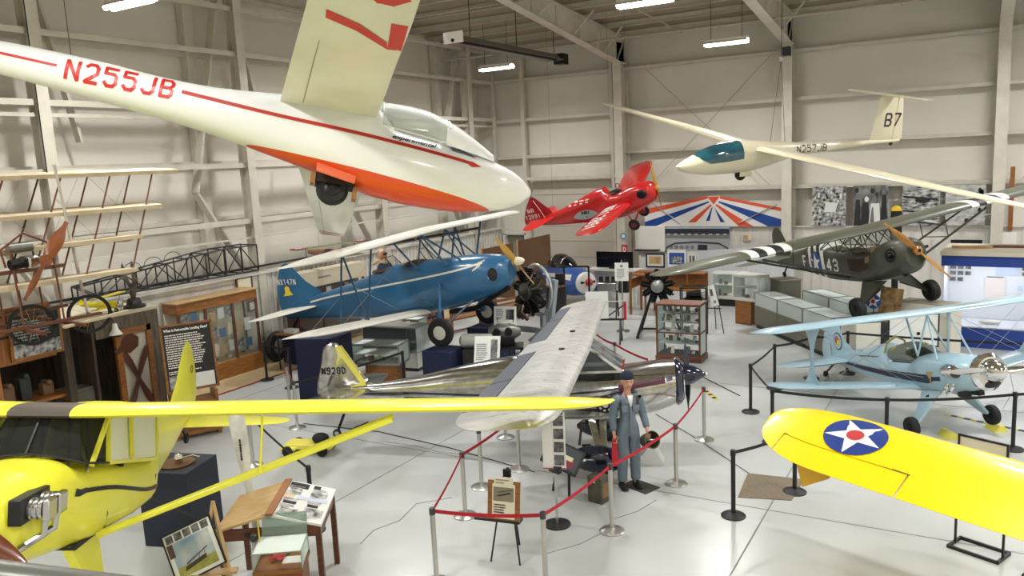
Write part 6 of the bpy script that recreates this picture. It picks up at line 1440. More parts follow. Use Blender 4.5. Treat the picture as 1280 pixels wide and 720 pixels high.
CB = Fus([(-1.5, .6, .8, .1, 2), (-1.0, .6, 1.15, .26, 2), (-.4, .6, 1.28, .3, 2), (.2, .6, 1.15, .27, 2), (.6, .6, .95, .15, 2)]); ob('canopy', cowl_cap(CB, -1.5, .6, lambda x: .82), glass_mat('black_canopy', (30, 32, 34), .35), t)
mb = MB()
for x in (-.75, .05): mb.tube([(x, y, CB.ztop(x, y, .01)) for y in [CB.par(x)[2]*.95*cos(PI*k/10) for k in range(11)]], .02, 6)
ob('canopy_frame', mb, steel, t)
for s in (-1, 1): ob('wing', Wing(tipped(s*.3, s*1.3, .55, .9, 0, .05, .9, .3)).mesh(ns=10), rbl2, t); ob('undercarriage_leg', MB().bar((.5, s*.3, .0), (.6, s*.55, -.4), .05), steel, t); wheel(t, (.6, s*.6, -.4), .15, .09, rubber, darkmetal)
t = thing('television', 'wide black television behind the white sign stand', 'television', (-10.86, 25.6, 1.3), 0)
ob('screen', MB().box(0, 0, .28, 1.36, .05, .56), M('screen_black', (12, 12, 14), .15), t, bevel=.008); ob('foot', MB().box(0, .05, -.02, .4, .2, .05), black, t)
t = thing('table', 'white topped table under the wide black television', 'table', (-10.9, 25.6, 0)); ob('table_top', MB().box(0, 0, 1.24, 1.9, .7, .04), white_paint, t); ob('front_panel', MB().box(0, .3, .62, 1.8, .03, 1.2), white_paint, t)
for x in (-.9, .9):
    for y in (-.3, .3): ob('leg', MB().box(x, y, .61, .05, .05, 1.22), white_paint, t)
o = ob('speaker', MB().box(0, 0, .3, .32, .3, .6), black, None, loc=(-10.3, 25.1, .55), bevel=.01); tag(o, 'black loudspeaker box below the right end of the television', 'loudspeaker')
o = ob('speaker_shelf', MB().box(0, 0, .27, .4, .4, .54), white_paint, None, loc=(-10.3, 25.1, 0)); tag(o, 'low white block under the black loudspeaker', 'pedestal')
t = thing('inline_engine', 'small bare engine with flywheel on a stand in front of the television table', 'engine', (-10.2, 23.4, 0), .2)
ob('block', MB().box(0, 0, 1.0, .6, .3, .3), alu, t, bevel=.03)
for x in (-.2, 0, .2): ob('cylinder', MB().lathe([(.08, 0), (.065, .03), (.08, .05), (.065, .08), (.08, .1), (.065, .13), (.07, .2)], (x, 0, 1.13), 'z', 12), darkmetal, t)
ob('flywheel', MB().lathe([(.02, -.03), (.2, -.03), (.2, .03), (.02, .03)], (.42, 0, 1.0), 'x', 20), darkmetal, t)
mb = MB()
for x in (-.3, .3): mb.bar((x, -.2, 0), (x, 0, .85), .04); mb.bar((x, .2, 0), (x, 0, .85), .04)
mb.bar((-.35, 0, .85), (.35, 0, .85), .05); ob('stand', mb, black, t)
# white sign on silver post, red tag, white leaflet board behind wing
t = thing('sign_stand', 'white information sign on a silver post before the television', 'sign', (-8.95, 21.6, 0), .25)
ob('post', MB().tube([(0, 0, 0), (0, 0, 2.12)], .022, 8), steel, t); ob('base_plate', MB().lathe([(.001, 0), (.2, 0), (.19, .03), (.03, .05)], (0, 0, 0), 'z', 20), steel, t)
ob('panel', MB().box(0, -.03, 1.78, .4, .01, .54), paper, t, smooth=0); mb = MB(); scribble(mb, -.14, 1.58, .28, .3, lambda u, v: (u, -.037, v), 7, seed=9); mb.lathe([(.04, -.037), (.04, -.038), (.001, -.038)], (0, 0, 1.95), 'y', 12); ob('print', mb, greyink, t, smooth=0)
o = ob('warning_streamer', MB().box(0, 0, -.24, .07, .02, .5), red_web, None, loc=(-8.2, 19.95, 1.2)); tag(o, 'narrow red streamer hanging near the end of the silver wing', 'streamer')
t = thing('propeller_stand', 'black wheeled engine stand with a long bar behind the far silver wing tip', 'stand', (-8.75, 19.9, 0), .3)
mb = MB(); mb.bar((-.5, 0, .7), (.5, 0, .7), .05); mb.bar((-.4, -.3, .05), (-.4, 0, .7), .05); mb.bar((.4, -.3, .05), (.4, 0, .7), .05); mb.bar((-.4, .3, .05), (-.4, 0, .7), .05); mb.bar((.4, .3, .05), (.4, 0, .7), .05); mb.bar((.0, 0, .75), (.55, .1, 1.12), .03); ob('frame', mb, black, t)
ob('leaflet_board', MB().box(-.22, -.1, 1.12, .62, .015, .75), paper, t); ob('cross_tube', MB().tube([(0, -.12, 1.22), (.57, -.05, 1.22)], .012, 6), steel, t)
# brown hardboard screens
for k, (x0, z0, x1, z1) in enumerate(((-16.4, 1.85, -15.05, 2.1), (-14.95, 2.15, -13.6, 2.42))):
    t = thing('screen', ('left' if k == 0 else 'right')+' brown hardboard screen before the overhead door', 'screen panel', (0, 25.8+.25*k, 0))
    ob('panel', MB().prism([(x0, 0), (x1, 0), (x1, z1), (x0, z0)], .03, 'xz', 0), M('hardboard', (102, 72, 46), .6, noise=.1), t, smooth=0); ob('edge_post', MB().box(x0-.03, 0, z0/2+.02, .06, .06, z0+.04), pale_wood, t)
t = thing('bar_stool_table', 'round brown topped black pedestal table beside the big radial engine', 'table', (-11.3, 21.9, 0))
ob('top', MB().lathe([(.001, 0), (.36, 0), (.36, .05), (.001, .05)], (0, 0, 1.22), 'z', 24), M('table_brown', (112, 78, 58), .4), t); ob('drape', MB().lathe([(.33, 0), (.33, 1.22)], (0, 0, 0), 'z', 24), black, t)
o = ob('cup', MB().lathe([(.06, 0), (.08, .2), (.07, .2), (.05, .02)], (0, 0, 0), 'z', 14), paper, None, loc=(-11.45, 21.75, 1.28)); tag(o, 'white paper container on the round brown table', 'container')
o = ob('radio', MB().box(0, 0, .17, .26, .2, .34), black, None, loc=(-11.15, 21.95, 1.28), bevel=.02); tag(o, 'black speaker box on the round brown table', 'loudspeaker')
t = thing('rack', 'black upright tube rack in front of the blue corner aeroplane', 'rack', (-10.9, 22.6, 0), .2)
mb = MB(); mb.bar((-.4, 0, 0), (-.4, 0, 1.75), .05); mb.bar((.4, 0, 0), (.4, 0, 1.75), .05); mb.bar((-.4, 0, 1.75), (.4, 0, 1.75), .05); mb.bar((-.4, -.3, .04), (-.4, .3, .04), .05); mb.bar((.4, -.3, .04), (.4, .3, .04), .05); ob('frame', mb, black, t)
# big radial engine with ring cowl under the blue biplane nose
t = thing('radial_engine', 'big dark radial engine with pale ring cowl on a grey stand below the blue nose', 'engine', (-9.95, 17.85, 0), rad(-28))
radial(t, (0, 0, 1.78), .66, 9, -1, 'y', M('engine_oily', (48, 44, 40), .35, .7), M('engine_case', (84, 82, 78), .35, .7))
ob('ring_cowl', MB().tube([(.66*cos(a), .22, 1.78+.66*sin(a)) for a in [2*PI*k/30 for k in range(30)]], .045, 8, closed=True), M('ring_grey', (176, 180, 182), .3, .6), t)
mb = MB(); gs = M('stand_grey', (140, 148, 154), .5)
mb.bar((.62, .35, 2.1), (.55, .2, .9), .1, .22); mb.bar((.55, .2, .9), (.1, -.1, .45), .12, .2); mb.bar((-.5, .3, .1), (.8, .3, .1), .1); mb.bar((-.5, -.6, .1), (.8, -.6, .1), .1); mb.bar((-.3, -.6, .1), (-.3, .4, .1), .1); mb.bar((.7, -.6, .1), (.7, .4, .1), .1); mb.bar((.1, .3, .1), (.1, .3, 1.2), .12); mb.bar((-.55, -.2, .75), (.7, .1, .8), .08, .14); ob('stand', mb, gs, t)
for x in (-.45, .75):
    for y in (-.6, .3): wheel(t, (x, y, .06), .06, .05, rubber, darkmetal, name='caster')
for k in range(4): ob('intake_pipe', MB().tube([(.1*k-.2, -.3, 1.45), (.15*k-.25, -.42, 1.3), (.2*k-.3, -.3, 1.1)], .045, 8), M('pipe_brown', (70, 56, 48), .4, .5), t)
# panels and engine right of the far navy pedestal
def on_legs(name, lab, x, y, rz, w, h, z, tilt, content):
    t = thing(name, lab, 'information board', (x, y, 0), rz)
    q = ob('panel', MB().box(0, 0, 0, w, .015, h), paper, t, smooth=0, loc=(0, 0, z), rot=(-tilt, 0, 0)); mb = MB(); content(mb, w, h); ob('print', mb, [ink, greyink, photo_grey, blu, insred, pale_wood, photo_light], q, smooth=0)
    for s in (-1, 1): ob('leg', MB().tube([(s*w*.35, 0, z), (s*w*.45, -.2, 0)], .016, 6), black, t)
    ob('leg', MB().tube([(0, .05, z), (0, .4, 0)], .016, 6), black, t)
    return t
def lf(mb, w, h): lines(mb, -w*.42, -h*.35, w*.5, h*.6, 8, 3); pr(mb, w*.14, -h*.35, w*.4, h*.38, 2)
on_legs('information_board', 'tilted white board with dark engine print in front of the navy pedestals', -8.85, 13.9, .35, .55, .62, 1.2, .45, lf)
on_legs('information_board', 'white board with engine print behind the small grey engine', -9.72, 16.15, .3, .55, .55, 1.42, .2, lambda mb, w, h: (lines(mb, -w*.42, -h*.1, w*.4, h*.5, 6, 4), pr(mb, .02, -.05, .22, .2, 0)))
t = thing('inline_engine', 'small grey engine on a black stand between two white boards', 'engine', (-9.45, 15.6, 0), .5)
ob('crankcase', MB().tube([(-.35, 0, 1.2), (-.1, 0, 1.22), (.25, 0, 1.2), (.4, 0, 1.2)], [.12, .2, .17, .08], 14), M('engine_alloy', (112, 112, 106), .4, .7), t)
for x in (-.15, .12):
    for s in (-1, 1): ob('cylinder', MB().lathe([(.09-.015*(k % 2), s*(.12+.025*k)) for k in range(9)], (x, 0, 1.25), 'y', 12), darkmetal, t)
ob('sump', MB().box(0, 0, .98, .5, .26, .22), darkmetal, t, bevel=.03); mb = MB()
for x in (-.4, .4):
    for y in (-.25, .25): mb.box(x, y, .42, .05, .05, .84)
mb.box(0, 0, .86, .9, .6, .05); ob('stand', mb, black, t)
# navy pedestals
def navy_ped(lab, x, y, z, w, d, rz=0):
    o = ob('pedestal', MB().box(0, 0, z/2, w, d, z), navy, None, loc=(x, y, 0), rot=(0, 0, rz), bevel=.012); tag(o, lab, 'pedestal')
navy_ped('navy cloth pedestal under the near wheel of the blue biplane', -10.37, 14.46, 1.0, .74, .7, .06)
navy_ped('navy cloth pedestal under the far wheel of the blue biplane', -10.5, 16.7, 1.07, .9, .8, .06)
navy_ped('tall navy cloth pedestal behind the silver fin', -12.75, 13.15, 1.42, 1.05, .75, .35)
navy_ped('navy cloth pedestal under the tail of the blue biplane', -15.86, 15.3, .86, .5, .5)
t = thing('air_tank', 'pale grey cylindrical tank on a black cabinet beside the near navy pedestal', 'tank', (-9.62, 14.75, 0), .3)
ob('cabinet', MB().box(0, 0, .5, .62, .5, 1.0), M('cabinet_black', (30, 32, 32), .5), t, bevel=.01); ob('tank', MB().tube([(-.42, 0, 1.17), (-.35, 0, 1.17), (.3, 0, 1.17), (.38, 0, 1.17)], [.08, .16, .16, .06], 18), M('tank_pale', (176, 178, 172), .35, .3), t)
# black and white display unit, glass table case with orange cabinet
t = thing('display_case', 'long black topped display case with white base and a glazed end behind the silver fin', 'display case', (-12.85, 15.85, 0), .12)
ob('plinth', MB().box(0, 0, .05, 1.55, .6, .1), black, t); ob('base', MB().box(.1, 0, .28, 1.4, .66, .38), case_white, t, bevel=.006); ob('body', MB().box(-.12, 0, .8, 1.3, .68, .6), M('case_charcoal', (52, 58, 60), .5), t, bevel=.006)
ob('top', MB().box(0, 0, 1.115, 1.62, .7, .025), M('case_top_grey', (150, 152, 146), .4), t); ob('glass_end', MB().box(.8, 0, .8, .01, .66, .6).box(.67, -.34, .8, .26, .01, .6), glass, t, smooth=0); ob('glass_shelf', MB().box(.66, 0, .75, .26, .6, .01), glass, t, smooth=0)
t = thing('display_case', 'low silver framed glass table case on an orange wooden cabinet beside the silver fin', 'display case', (-12.0, 14.2, 0), .25)
ob('cabinet', MB().box(.1, 0, .3, .8, .5, .6), oak, t, bevel=.01); ob('deck', MB().box(0, 0, .62, 1.2, .6, .03), coldgrey, t); glass_box(t, 0, 0, .64, 1.08, 1.18, .58, trimg, .03)
artifacts(6, -12.0, 14.2, .25, .64, 1.0, .4, 'in the silver framed table case', 51, .12)
t = thing('display_case', 'tall narrow glass case behind the black topped display case', 'display case', (-13.4, 17.2, 0), .1); ob('base', MB().box(0, 0, .2, .8, .5, .4), redwood, t); glass_box(t, 0, 0, .4, 1.0, .78, .48, trimg, .03)
# orange wooden benches
for k, (x, y) in enumerate(((-14.3, 18.6), (-13.7, 20.4), (-13.2, 22.2))):
    t = thing('railing_bench', ('nearest', 'middle', 'farthest')[k]+' orange wooden railing bench along the red floor line', 'bench', (x, y, 0), rad(72))
    ob('seat', MB().box(0, 0, .42, 1.5, .4, .05), oak, t); ob('back_rail', MB().box(0, -.2, .72, 1.5, .04, .08).box(0, -.2, .58, 1.5, .04, .06), oak, t)
    for a in (-.72, .72): ob('leg', MB().box(a, -.2, .4, .07, .07, .8), oak, t); ob('leg', MB().box(a, .18, .2, .07, .07, .4), oak, t)
# cream headed cabinets along the left wall, barrel-like blue nose, hanging camouflaged model
t = thing('wall_cabinet', 'brown glazed cabinet with cream header along the left wall behind the blue tail', 'cabinet', (-16.65, 17.5, 0), PI/2)
ob('header', MB().box(0, 0, 2.05, 2.9, .5, .45), M('header_cream', (206, 196, 172), .6), t); ob('body', MB().box(0, .15, .92, 2.9, .2, 1.84), M('cabinet_brown', (88, 66, 50), .6), t)
for x in (-1.4, -.45, .5, 1.4): ob('post', MB().box(x, -.2, .92, .06, .06, 1.84), redwood, t)
ob('glass', MB().box(0, -.22, .95, 2.8, .01, 1.7), glass, t, smooth=0); mb = MB(); scribble(mb, -.6, 2.02, 1.0, .1, lambda u, v: (u, -.26, v), 1, seed=8); ob('header_print', mb, greyink, t, smooth=0)
for k in range(7): board(-16.58, 16.35+.38*k, 1.1+.3*(k % 2), PI/2, .24, .34, 0, 'small framed picture inside the cream headed wall cabinet', 'picture', name='picture_frame', fm=redwood, pm=(paper, paper2, photo_light)[k % 3], group='small pictures in the cream headed cabinet')
t = thing('aircraft_nose', 'round blue aircraft nose with black mouth and yellow rim behind the blue biplane', 'aircraft part', (-15.2, 19.5, 0), rad(-25))
ob('body', MB().lathe([(.5, 1.4), (.6, .8), (.6, .1), (.54, 0)], (0, 0, 1.62), 'y', 26), M('nose_blue', (30, 50, 120), .35, coat=.4), t); ob('mouth', MB().lathe([(.001, .08), (.53, .04)], (0, 0, 1.62), 'y', 26), black, t); ob('rim', MB().tube([(.56*cos(a), 0, 1.62+.56*sin(a)) for a in [2*PI*k/30 for k in range(30)]], .035, 8, closed=True), M('rim_yellow', (190, 182, 110), .4), t)
ob('stand', MB().box(0, .6, .5, .8, .8, 1.0), navy, t)
t = thing('model_aeroplane', 'camouflaged model biplane with red and white wing ends hanging under the white glider tip', 'model aeroplane', (-15.9, 17.0, 2.75), rad(-10))
cam_ = M('camouflage', (126, 120, 76), .6, rgb2=(86, 96, 62), scale=4)
for z, hs in ((.25, 1.25), (-.12, 1.1)):
    ob('wing', MB().loft([[(x-.18, y, z+h) for x, h in ((0, 0), (.1, .03), (.34, .0), (.1, -.01))] for y in (-hs, -hs*.5, 0, hs*.5, hs)]), cam_, t)
for s in (-1, 1): ob('wing_end_panel', MB().box(-.02, s*1.08, .275, .34, .34, .015), M('panel_crimson', (160, 62, 76), .5), t); ob('white_cross', MB().box(-.02, s*1.08, .285, .08, .2, .01).box(-.02, s*1.08, .285, .2, .07, .01), stw, t); ob('interplane_strut', MB().tube([(0, s*.85, -.1), (0, s*.85, .25)], .012, 5), black, t)
ob('fuselage', Fus([(-1.1, -.02, .1, .02, 2), (-.5, -.1, .14, .09, 2), (.2, -.14, .16, .14, 2), (.4, -.1, .12, .12, 2)]).mesh(ns=14, n=16), M('fuselage_tan', (150, 110, 84), .6), t)
for a in (-.4, .4): ob('hanging_line', MB().tube([(0, a, .28), (0, a*.6, 3.2)], .003, 4), darkmetal, t)
ob('hanging_bar', MB().tube([(-1.25, 0, 3.2), (.2, 0, 3.2)], .02, 5), darkmetal, t)
# pipes and shelf of beams high on the left wall
o = ob('stored_spar', MB().tube([(-16.95, 9.5, 2.62), (-16.95, 18.5, 2.62)], .03, 6), darkmetal); tag(o, 'long dark pipe lying along the left wall ledge', 'pipe', 'long pipes on the wall ledge')
o = ob('stored_spar', MB().tube([(-16.98, 18.8, 2.6), (-16.98, 26.5, 2.6)], .05, 6), darkmetal); tag(o, 'dark long pipe on the ledge far behind the blue biplane wing', 'pipe')
# wheels leaning against the wall
for (x, y, rz, lb) in ((-16.5, 15.2, .2, 'left of two large tyres leaning by the wooden cabinet'), (-16.05, 15.75, .9, 'right of two large tyres, beside the small table')):
    t = thing('large_tyre', lb, 'wheel', (x, y, 0), rz); wheel(t, (0, 0, .42), .42, .2, rubber, M('rim_silver', (150, 150, 148), .4, .6), 'x', 'tyre')
t = thing('side_table', 'small brown table with a white box under the blue tailplane', 'table', (-15.45, 14.75, 0), .2); ob('top', MB().box(0, 0, .95, .7, .4, .04), oak, t)
for x in (-.3, .3):
    for y in (-.15, .15): ob('leg', MB().box(x, y, .47, .03, .03, .94), black, t)
o = ob('white_box', MB().box(0, 0, .05, .35, .2, .1), paper, None, loc=(-15.4, 14.75, .972)); tag(o, 'white box on the small brown table by the tyres', 'box')
for (y, z, w, h, lb) in ((14.75, 1.78, .5, .6, 'dark framed picture on the left wall above the tyres'), (14.95, 1.45, .25, .25, 'small framed picture on the left wall under the dark framed one')): board(-17.0, y, z, PI/2, w, h, 0, lb, 'picture', name='picture_frame', fm=redwood, fw=.05, pm=paper2)
board(-16.4, 15.75, 1.5, PI/2, .6, .55, 0, 'blue panel with a white engine emblem behind the blue rudder', 'sign', name='emblem_board', fm=None, pm=M('panel_slate', (62, 78, 104), .5), content=lambda mb, w, h: (pr(mb, -.16, .25, .16, .29, 6), pr(mb, -.02, .12, .02, .42, 6), pr(mb, -.18, .2, -.1, .34, 6), pr(mb, .1, .2, .18, .34, 6)))
# ---- glazed wooden cabinet
t = thing('wall_cabinet', 'orange-brown wooden cabinet with sliding glass doors against the left wall', 'cabinet', (-16.65, 13.35, 0), PI/2)
W_, H_, D_ = 2.45, 2.12, .55
ob('base', MB().box(0, 0, .22, W_, D_, .44), oak, t, bevel=.01); ob('top_rail', MB().box(0, -.0, 2.0, W_, D_, .24), oak, t, bevel=.01); ob('roof', MB().box(0, 0, 2.14, W_+.06, D_+.06, .03), pale_wood, t)
ob('back', MB().box(0, D_/2-.02, 1.15, W_, .03, 1.5), paper2, t); ob('deck', MB().box(0, 0, .45, W_-.06, D_-.04, .03), pale_wood, t)
for x in (-W_/2+.03, -.42, .42, W_/2-.03): ob('door_post', MB().box(x, -D_/2+.03, 1.16, .06, .05, 1.46), redwood, t)
ob('glass', MB().box(0, -D_/2+.02, 1.16, W_-.1, .008, 1.44), glass, t, smooth=0); ob('side_glass', MB().box(W_/2-.02, 0, 1.16, .01, D_-.08, 1.44), glass, t, smooth=0); ob('corner_post', MB().box(W_/2-.03, D_/2-.03, 1.16, .05, .05, 1.46), redwood, t)
r = random.Random(3)
for k in range(22):
    c_, rw = k % 8, k//8; board(-16.45+.0, 12.35+.27*c_, .62+.44*rw+r.uniform(0, .05), PI/2, .2, r.uniform(.22, .34), 0, 'small sheet or photograph pinned inside the wooden wall cabinet', 'pinned sheet', name='pinned_sheet', fm=None, pm=(paper, photo_light, M('sheet_blue', (72, 116, 160), .6), paper2, M('sheet_tan', (190, 160, 120), .6))[k % 5], group='pinned sheets in the wooden wall cabinet')
artifacts(4, -16.62, 13.5, PI/2, .47, 1.8, .3, 'on the floor of the wooden wall cabinet', 61, .08)
# ---- workshop diorama booth
plank = wood('grey_plank', (110, 96, 78), (78, 68, 56), .7, stretch=(9, 9, 1.2), scale=2.2); dplank = wood('dark_plank', (74, 60, 46), (48, 40, 32), .8, stretch=(6, 6, 1), scale=2); pine = wood('orange_pine', (168, 108, 52), (132, 80, 34), .5, stretch=(1, 8, 1))
t = thing('workshop_booth', 'grey plank workshop booth with open dark front and flat cream roof', 'booth', (-15.8, 8.0, 0))
# local: front plane x=+1.2 (faces the room), y from -3.2 to 2.3
ob('roof', MB().box(0, 1.2, 2.5, 2.5, 2.3, .05), M('roof_cream', (196, 186, 164), .6), t); ob('roof', MB().box(0, -1.6, 2.5, 2.5, 3.3, .05), dplank, t)
mb = MB(); mb.box(0, 2.3, 1.25, 2.44, .06, 2.5)
for k in range(13): mb.box(-1.15+.19*k, 2.335, 1.25, .012, .01, 2.5)
ob('side_wall', mb, plank, t, smooth=0)
ob('front_wall', MB().box(1.2, 2.17, 1.25, .06, .25, 2.5), plank, t); ob('front_wall', MB().box(1.2, 1.5, 2.3, .06, 1.1, .4), plank, t)
ob('back_wall', MB().box(-1.15, -.5, 1.25, .05, 5.6, 2.5), dplank, t); ob('divider', MB().box(.5, .9, 1.25, 1.4, .05, 2.5), dplank, t); ob('floor_deck', MB().box(0, -.5, .02, 2.4, 5.6, .04), dplank, t)
ob('door_frame', MB().box(1.22, 1.38, 1.1, .08, .12, 2.2).box(1.22, 2.06, 1.1, .08, .1, 2.2).box(1.22, 1.72, 2.14, .08, .8, .12), oak, t, smooth=0)
ob('door_panel', MB().box(1.18, 1.72, 1.05, .03, .6, 2.05), M('panel_offwhite', (196, 192, 176), .6), t)
ob('fascia', MB().box(1.22, -1.1, 2.5, .05, 2.5, 1.0), pine, t); ob('pillar', MB().box(1.22, -.95-.0, 1.25, .14, .14, 2.5), pine, t); ob('pillar', MB().box(1.22, .35, 1.25, .14, .14, 2.5), dplank, t)
t = thing('crossed_propellers', 'two brown wooden propellers crossed on the off-white door of the booth', 'propellers', (-14.55, 9.72, 1.15))
for s in (-1, 1): ob('propeller', MB().loft([[(.0+.02*c_, s*z*.42+w*s_*1.0, z) for c_, s_ in ((1, 0), (0, 1), (-1, 0), (0, -1))] for z, w in ((-.62, .05), (-.4, .08), (0, .04), (.4, .08), (.62, .05))]), M('propeller_dark', (84, 44, 26), .4), t)
o = ob('paddle', MB().loft([[(.015*c_, w*s_, z) for c_, s_ in ((1, 0), (0, 1), (-1, 0), (0, -1))] for z, w in ((0, .03), (.08, .16), (.3, .18), (.42, .06), (.56, .045))]), M('propeller_dark', (84, 44, 26), .4), None, loc=(-14.54, 9.8, 1.98), rot=(PI/2+.4, 0, 0)); tag(o, 'dark brown paddle-shaped blade above the crossed propellers', 'propeller blade')
t = thing('pendant_lamp', 'white enamel pendant lamp hanging inside the booth', 'lamp', (-14.45, 9.28, 2.25)); ob('shade', MB().lathe([(.03, .12), (.045, .1), (.06, .0), (.13, -.1), (.12, -.1), (.05, .0)], (0, 0, 0), 'z', 20), white_paint, t); ob('cord', MB().tube([(0, 0, .12), (-.12, 0, .25)], .008, 5), black, t)
t = thing('workbench', 'brown workbench with tools inside the booth opening', 'workbench', (-15.0, 7.8, 0)); ob('bench_top', MB().box(0, 0, 1.2, .7, 1.1, .06), oak, t)
for x in (-.3, .3):
    for y in (-.5, .5): ob('leg', MB().box(x, y, .6, .08, .08, 1.2), redwood, t)
t = thing('drawer_unit', 'grey three-drawer unit beside the workbench in the booth', 'drawers', (-15.0, 8.68, 0)); ob('body', MB().box(0, 0, .6, .5, .55, 1.2), M('drawer_grey', (96, 94, 84), .6), t, bevel=.01)
for k in range(3): ob('drawer', MB().box(.26, 0, .25+.36*k, .02, .5, .33), M('drawer_grey', (96, 94, 84), .6), t)
for (dy, h, lb) in ((-.4, .32, 'brown wooden vice'), (-.1, .42, 'dark machine head'), (.3, .22, 'small brown tool box')):
    o = ob('workshop_tool', MB().box(0, 0, h/2, .16, .2, h).tube([(-.1, 0, h), (.15, 0, h*1.1)], .05, 8), ARTM[3] if dy != -.1 else ARTM[1], None, loc=(-14.95, 7.8+dy, 1.232), bevel=.015); tag(o, lb+' on the workbench in the booth', 'tool')
o = ob('coat', MB().loft([[(.0+.06*c_, w*s_, z) for c_, s_ in ((1, 0), (.7, .7), (0, 1), (-1, 0), (0, -1), (.7, -.7))] for z, w in ((-.8, .2), (-.3, .17), (0, .12))]), M('coat_dark', (34, 30, 28), .9), None, loc=(-15.2, 8.86, 1.9)); tag(o, 'dark coat hanging on the divider inside the booth', 'coat')
t = board(-14.5, 7.8, 2.08, PI/2, .88, .8, -.05, 'black information panel with clouds picture below white text, on the booth fascia', 'information panel', name='information_sign', fm=oak, pm=black, fw=.05, content=lambda mb, w, h: (lines(mb, -.4, .3, .8, .42, 8, 21, 6), pr(mb, -.42, .02, .42, .26, 6)))
# sign on its wooden stand
t = thing('information_sign', 'black panel headed What is Retractable Landing Gear on a wooden stand', 'information panel', (-13.35, 10.05, 0), rad(62))
q = ob('panel', MB().box(0, 0, 0, .92, .02, 1.26), black, t, smooth=0, loc=(0, 0, 1.62), rot=(-.12, 0, 0))
mb = MB(); mb.box(-.47, 0, 0, .04, .04, 1.32); mb.box(.47, 0, 0, .04, .04, 1.32); mb.box(0, 0, .65, .98, .04, .04); mb.box(0, 0, -.65, .98, .04, .04); ob('frame', mb, oak, q, smooth=0)
mb = MB(); text_on(mb, 'What is Retractable Landing Gear?', .05, lambda u, v: (-.42+u, -.012, .53+v), width=.82, bold=.003); lines(mb, -.41, -.2, .82, .68, 15, 31, 0); lines(mb, -.41, -.32, .8, .08, 2, 32, 0)
ob('lettering', mb, [wht, wht], q, smooth=0)
mb = MB(); pr(mb, -.42, -.62, 0, -.34, 1, .005); pr(mb, .02, -.62, .42, -.34, 0, .005); ob('photographs', mb, [paper, photo_light], q, smooth=0)
ob('stand_base', MB().box(0, .1, .12, .9, .55, .08).box(-.4, .1, .45, .06, .5, .9).box(.4, .1, .45, .06, .5, .9).box(0, .1, .7, .8, .5, .05), oak, t, smooth=0)
# model biplane and eagle on the roof
t = thing('model_aeroplane', 'yellow model biplane standing on the cream booth roof', 'model aeroplane', (-14.85, 9.4, 2.64), rad(25))
my = M('model_yellow', (222, 206, 40), .4)
ob('fuselage', Fus([(-.5, .03, .1, .015, 2), (-.2, .0, .12, .05, 2), (.15, -.02, .13, .06, 2), (.28, .0, .1, .05, 2)]).mesh(ns=14, n=14), my, t); ob('upper_wing', MB().box(.08, 0, .24, .16, 1.0, .015), my, t); ob('lower_wing', MB().box(.04, 0, .02, .15, .9, .015), my, t); ob('fin', fin_mesh([(-.42, .08), (-.5, .2), (-.56, .18), (-.55, .05)], .015), my, t); ob('tailplane', MB().box(-.48, 0, .09, .1, .32, .01), my, t)
for s in (-1, 1): ob('strut', MB().tube([(.05, s*.35, .02), (.1, s*.38, .24)], .006, 4), alu, t); wheel(t, (.15, s*.1, -.07), .045, .02, rubber, alu)
ob('engine', MB().lathe([(.02, .0), (.08, .01), (.08, .06), (.03, .09)], (.27, 0, .06), 'x', 14), alu, t)
t = thing('eagle_statue', 'brown eagle statue with raised wings on a round base on the booth roof', 'statue', (-14.9, 10.05, 2.525), rad(30))
br = M('eagle_brown', (58, 48, 44), .5, rgb2=(96, 82, 70), scale=9); ob('plinth', MB().lathe([(.22, 0), (.22, .05), (.15, .07), (.13, .16), (.1, .2), (.001, .2)], (0, 0, 0), 'z', 20), black, t); ob('body', MB().loft([[(x+.0+w*c_*.8, w*s_, z) for c_, s_ in [(cos(2*PI*j/12), sin(2*PI*j/12)) for j in range(12)]] for z, w, x in ((.18, .04, 0), (.28, .08, 0), (.42, .09, .02), (.5, .06, .05), (.56, .05, .08), (.6, .02, .12))]), br, t)
for s in (-1, 1): ob('wing', MB().loft([[(x, s*(y+w*c_), z+.02*s_) for c_, s_ in ((1, 0), (0, 1), (-1, 0), (0, -1))] for x, y, z, w in ((0, .08, .42, .05), (-.02, .16, .6, .09), (-.04, .2, .76, .1), (-.05, .2, .88, .05), (-.05, .2, .94, .01))]), br, t)
ob('beak', MB().lathe([(.02, 0), (.001, .06)], (.12, 0, .58), 'x', 8), M('beak_ochre', (190, 150, 60), .5), t)

# ---- foreground: black podium, painting, lectern table, glass case
o = ob('podium', MB().prism([(-.38, -.36), (.4, -.4), (.42, .36), (-.36, .4)], 1.1, 'xy', 0), M('podium_navy', (24, 32, 50), .6), None, loc=(-9.75, 6.92, 0), rot=(0, 0, .35), bevel=.008); tag(o, 'tall dark navy podium behind the framed aeroplane painting', 'podium')
t = thing('cutaway_part', 'bronze and chrome engine part on the dark navy podium', 'engine part', (-9.7, 6.9, 1.103), .3); ob('plate', MB().lathe([(.001, 0), (.24, 0), (.24, .02), (.001, .02)], (0, 0, 0), 'z', 24), M('bronze', (130, 100, 62), .35, .8), t); ob('knob', MB().lathe([(.05, .02), (.07, .08), (.05, .14), (.02, .15)], (.02, .02, 0), 'z', 16), chrome, t); ob('lever', MB().tube([(.05, 0, .08), (.2, .1, .1), (.3, .1, .08)], .015, 8), chrome, t)
pt = M('painting_sky', (120, 160, 196), .6, rgb2=(206, 206, 196), scale=3.2)
t = thing('framed_painting', 'framed painting of a yellow biplane on grass, leaning at the lower left', 'painting', (-7.09, 5.19, .88), rad(38)); t.scale = (.93,)*3; t.rotation_euler = (-.42, rad(-22), rad(38))
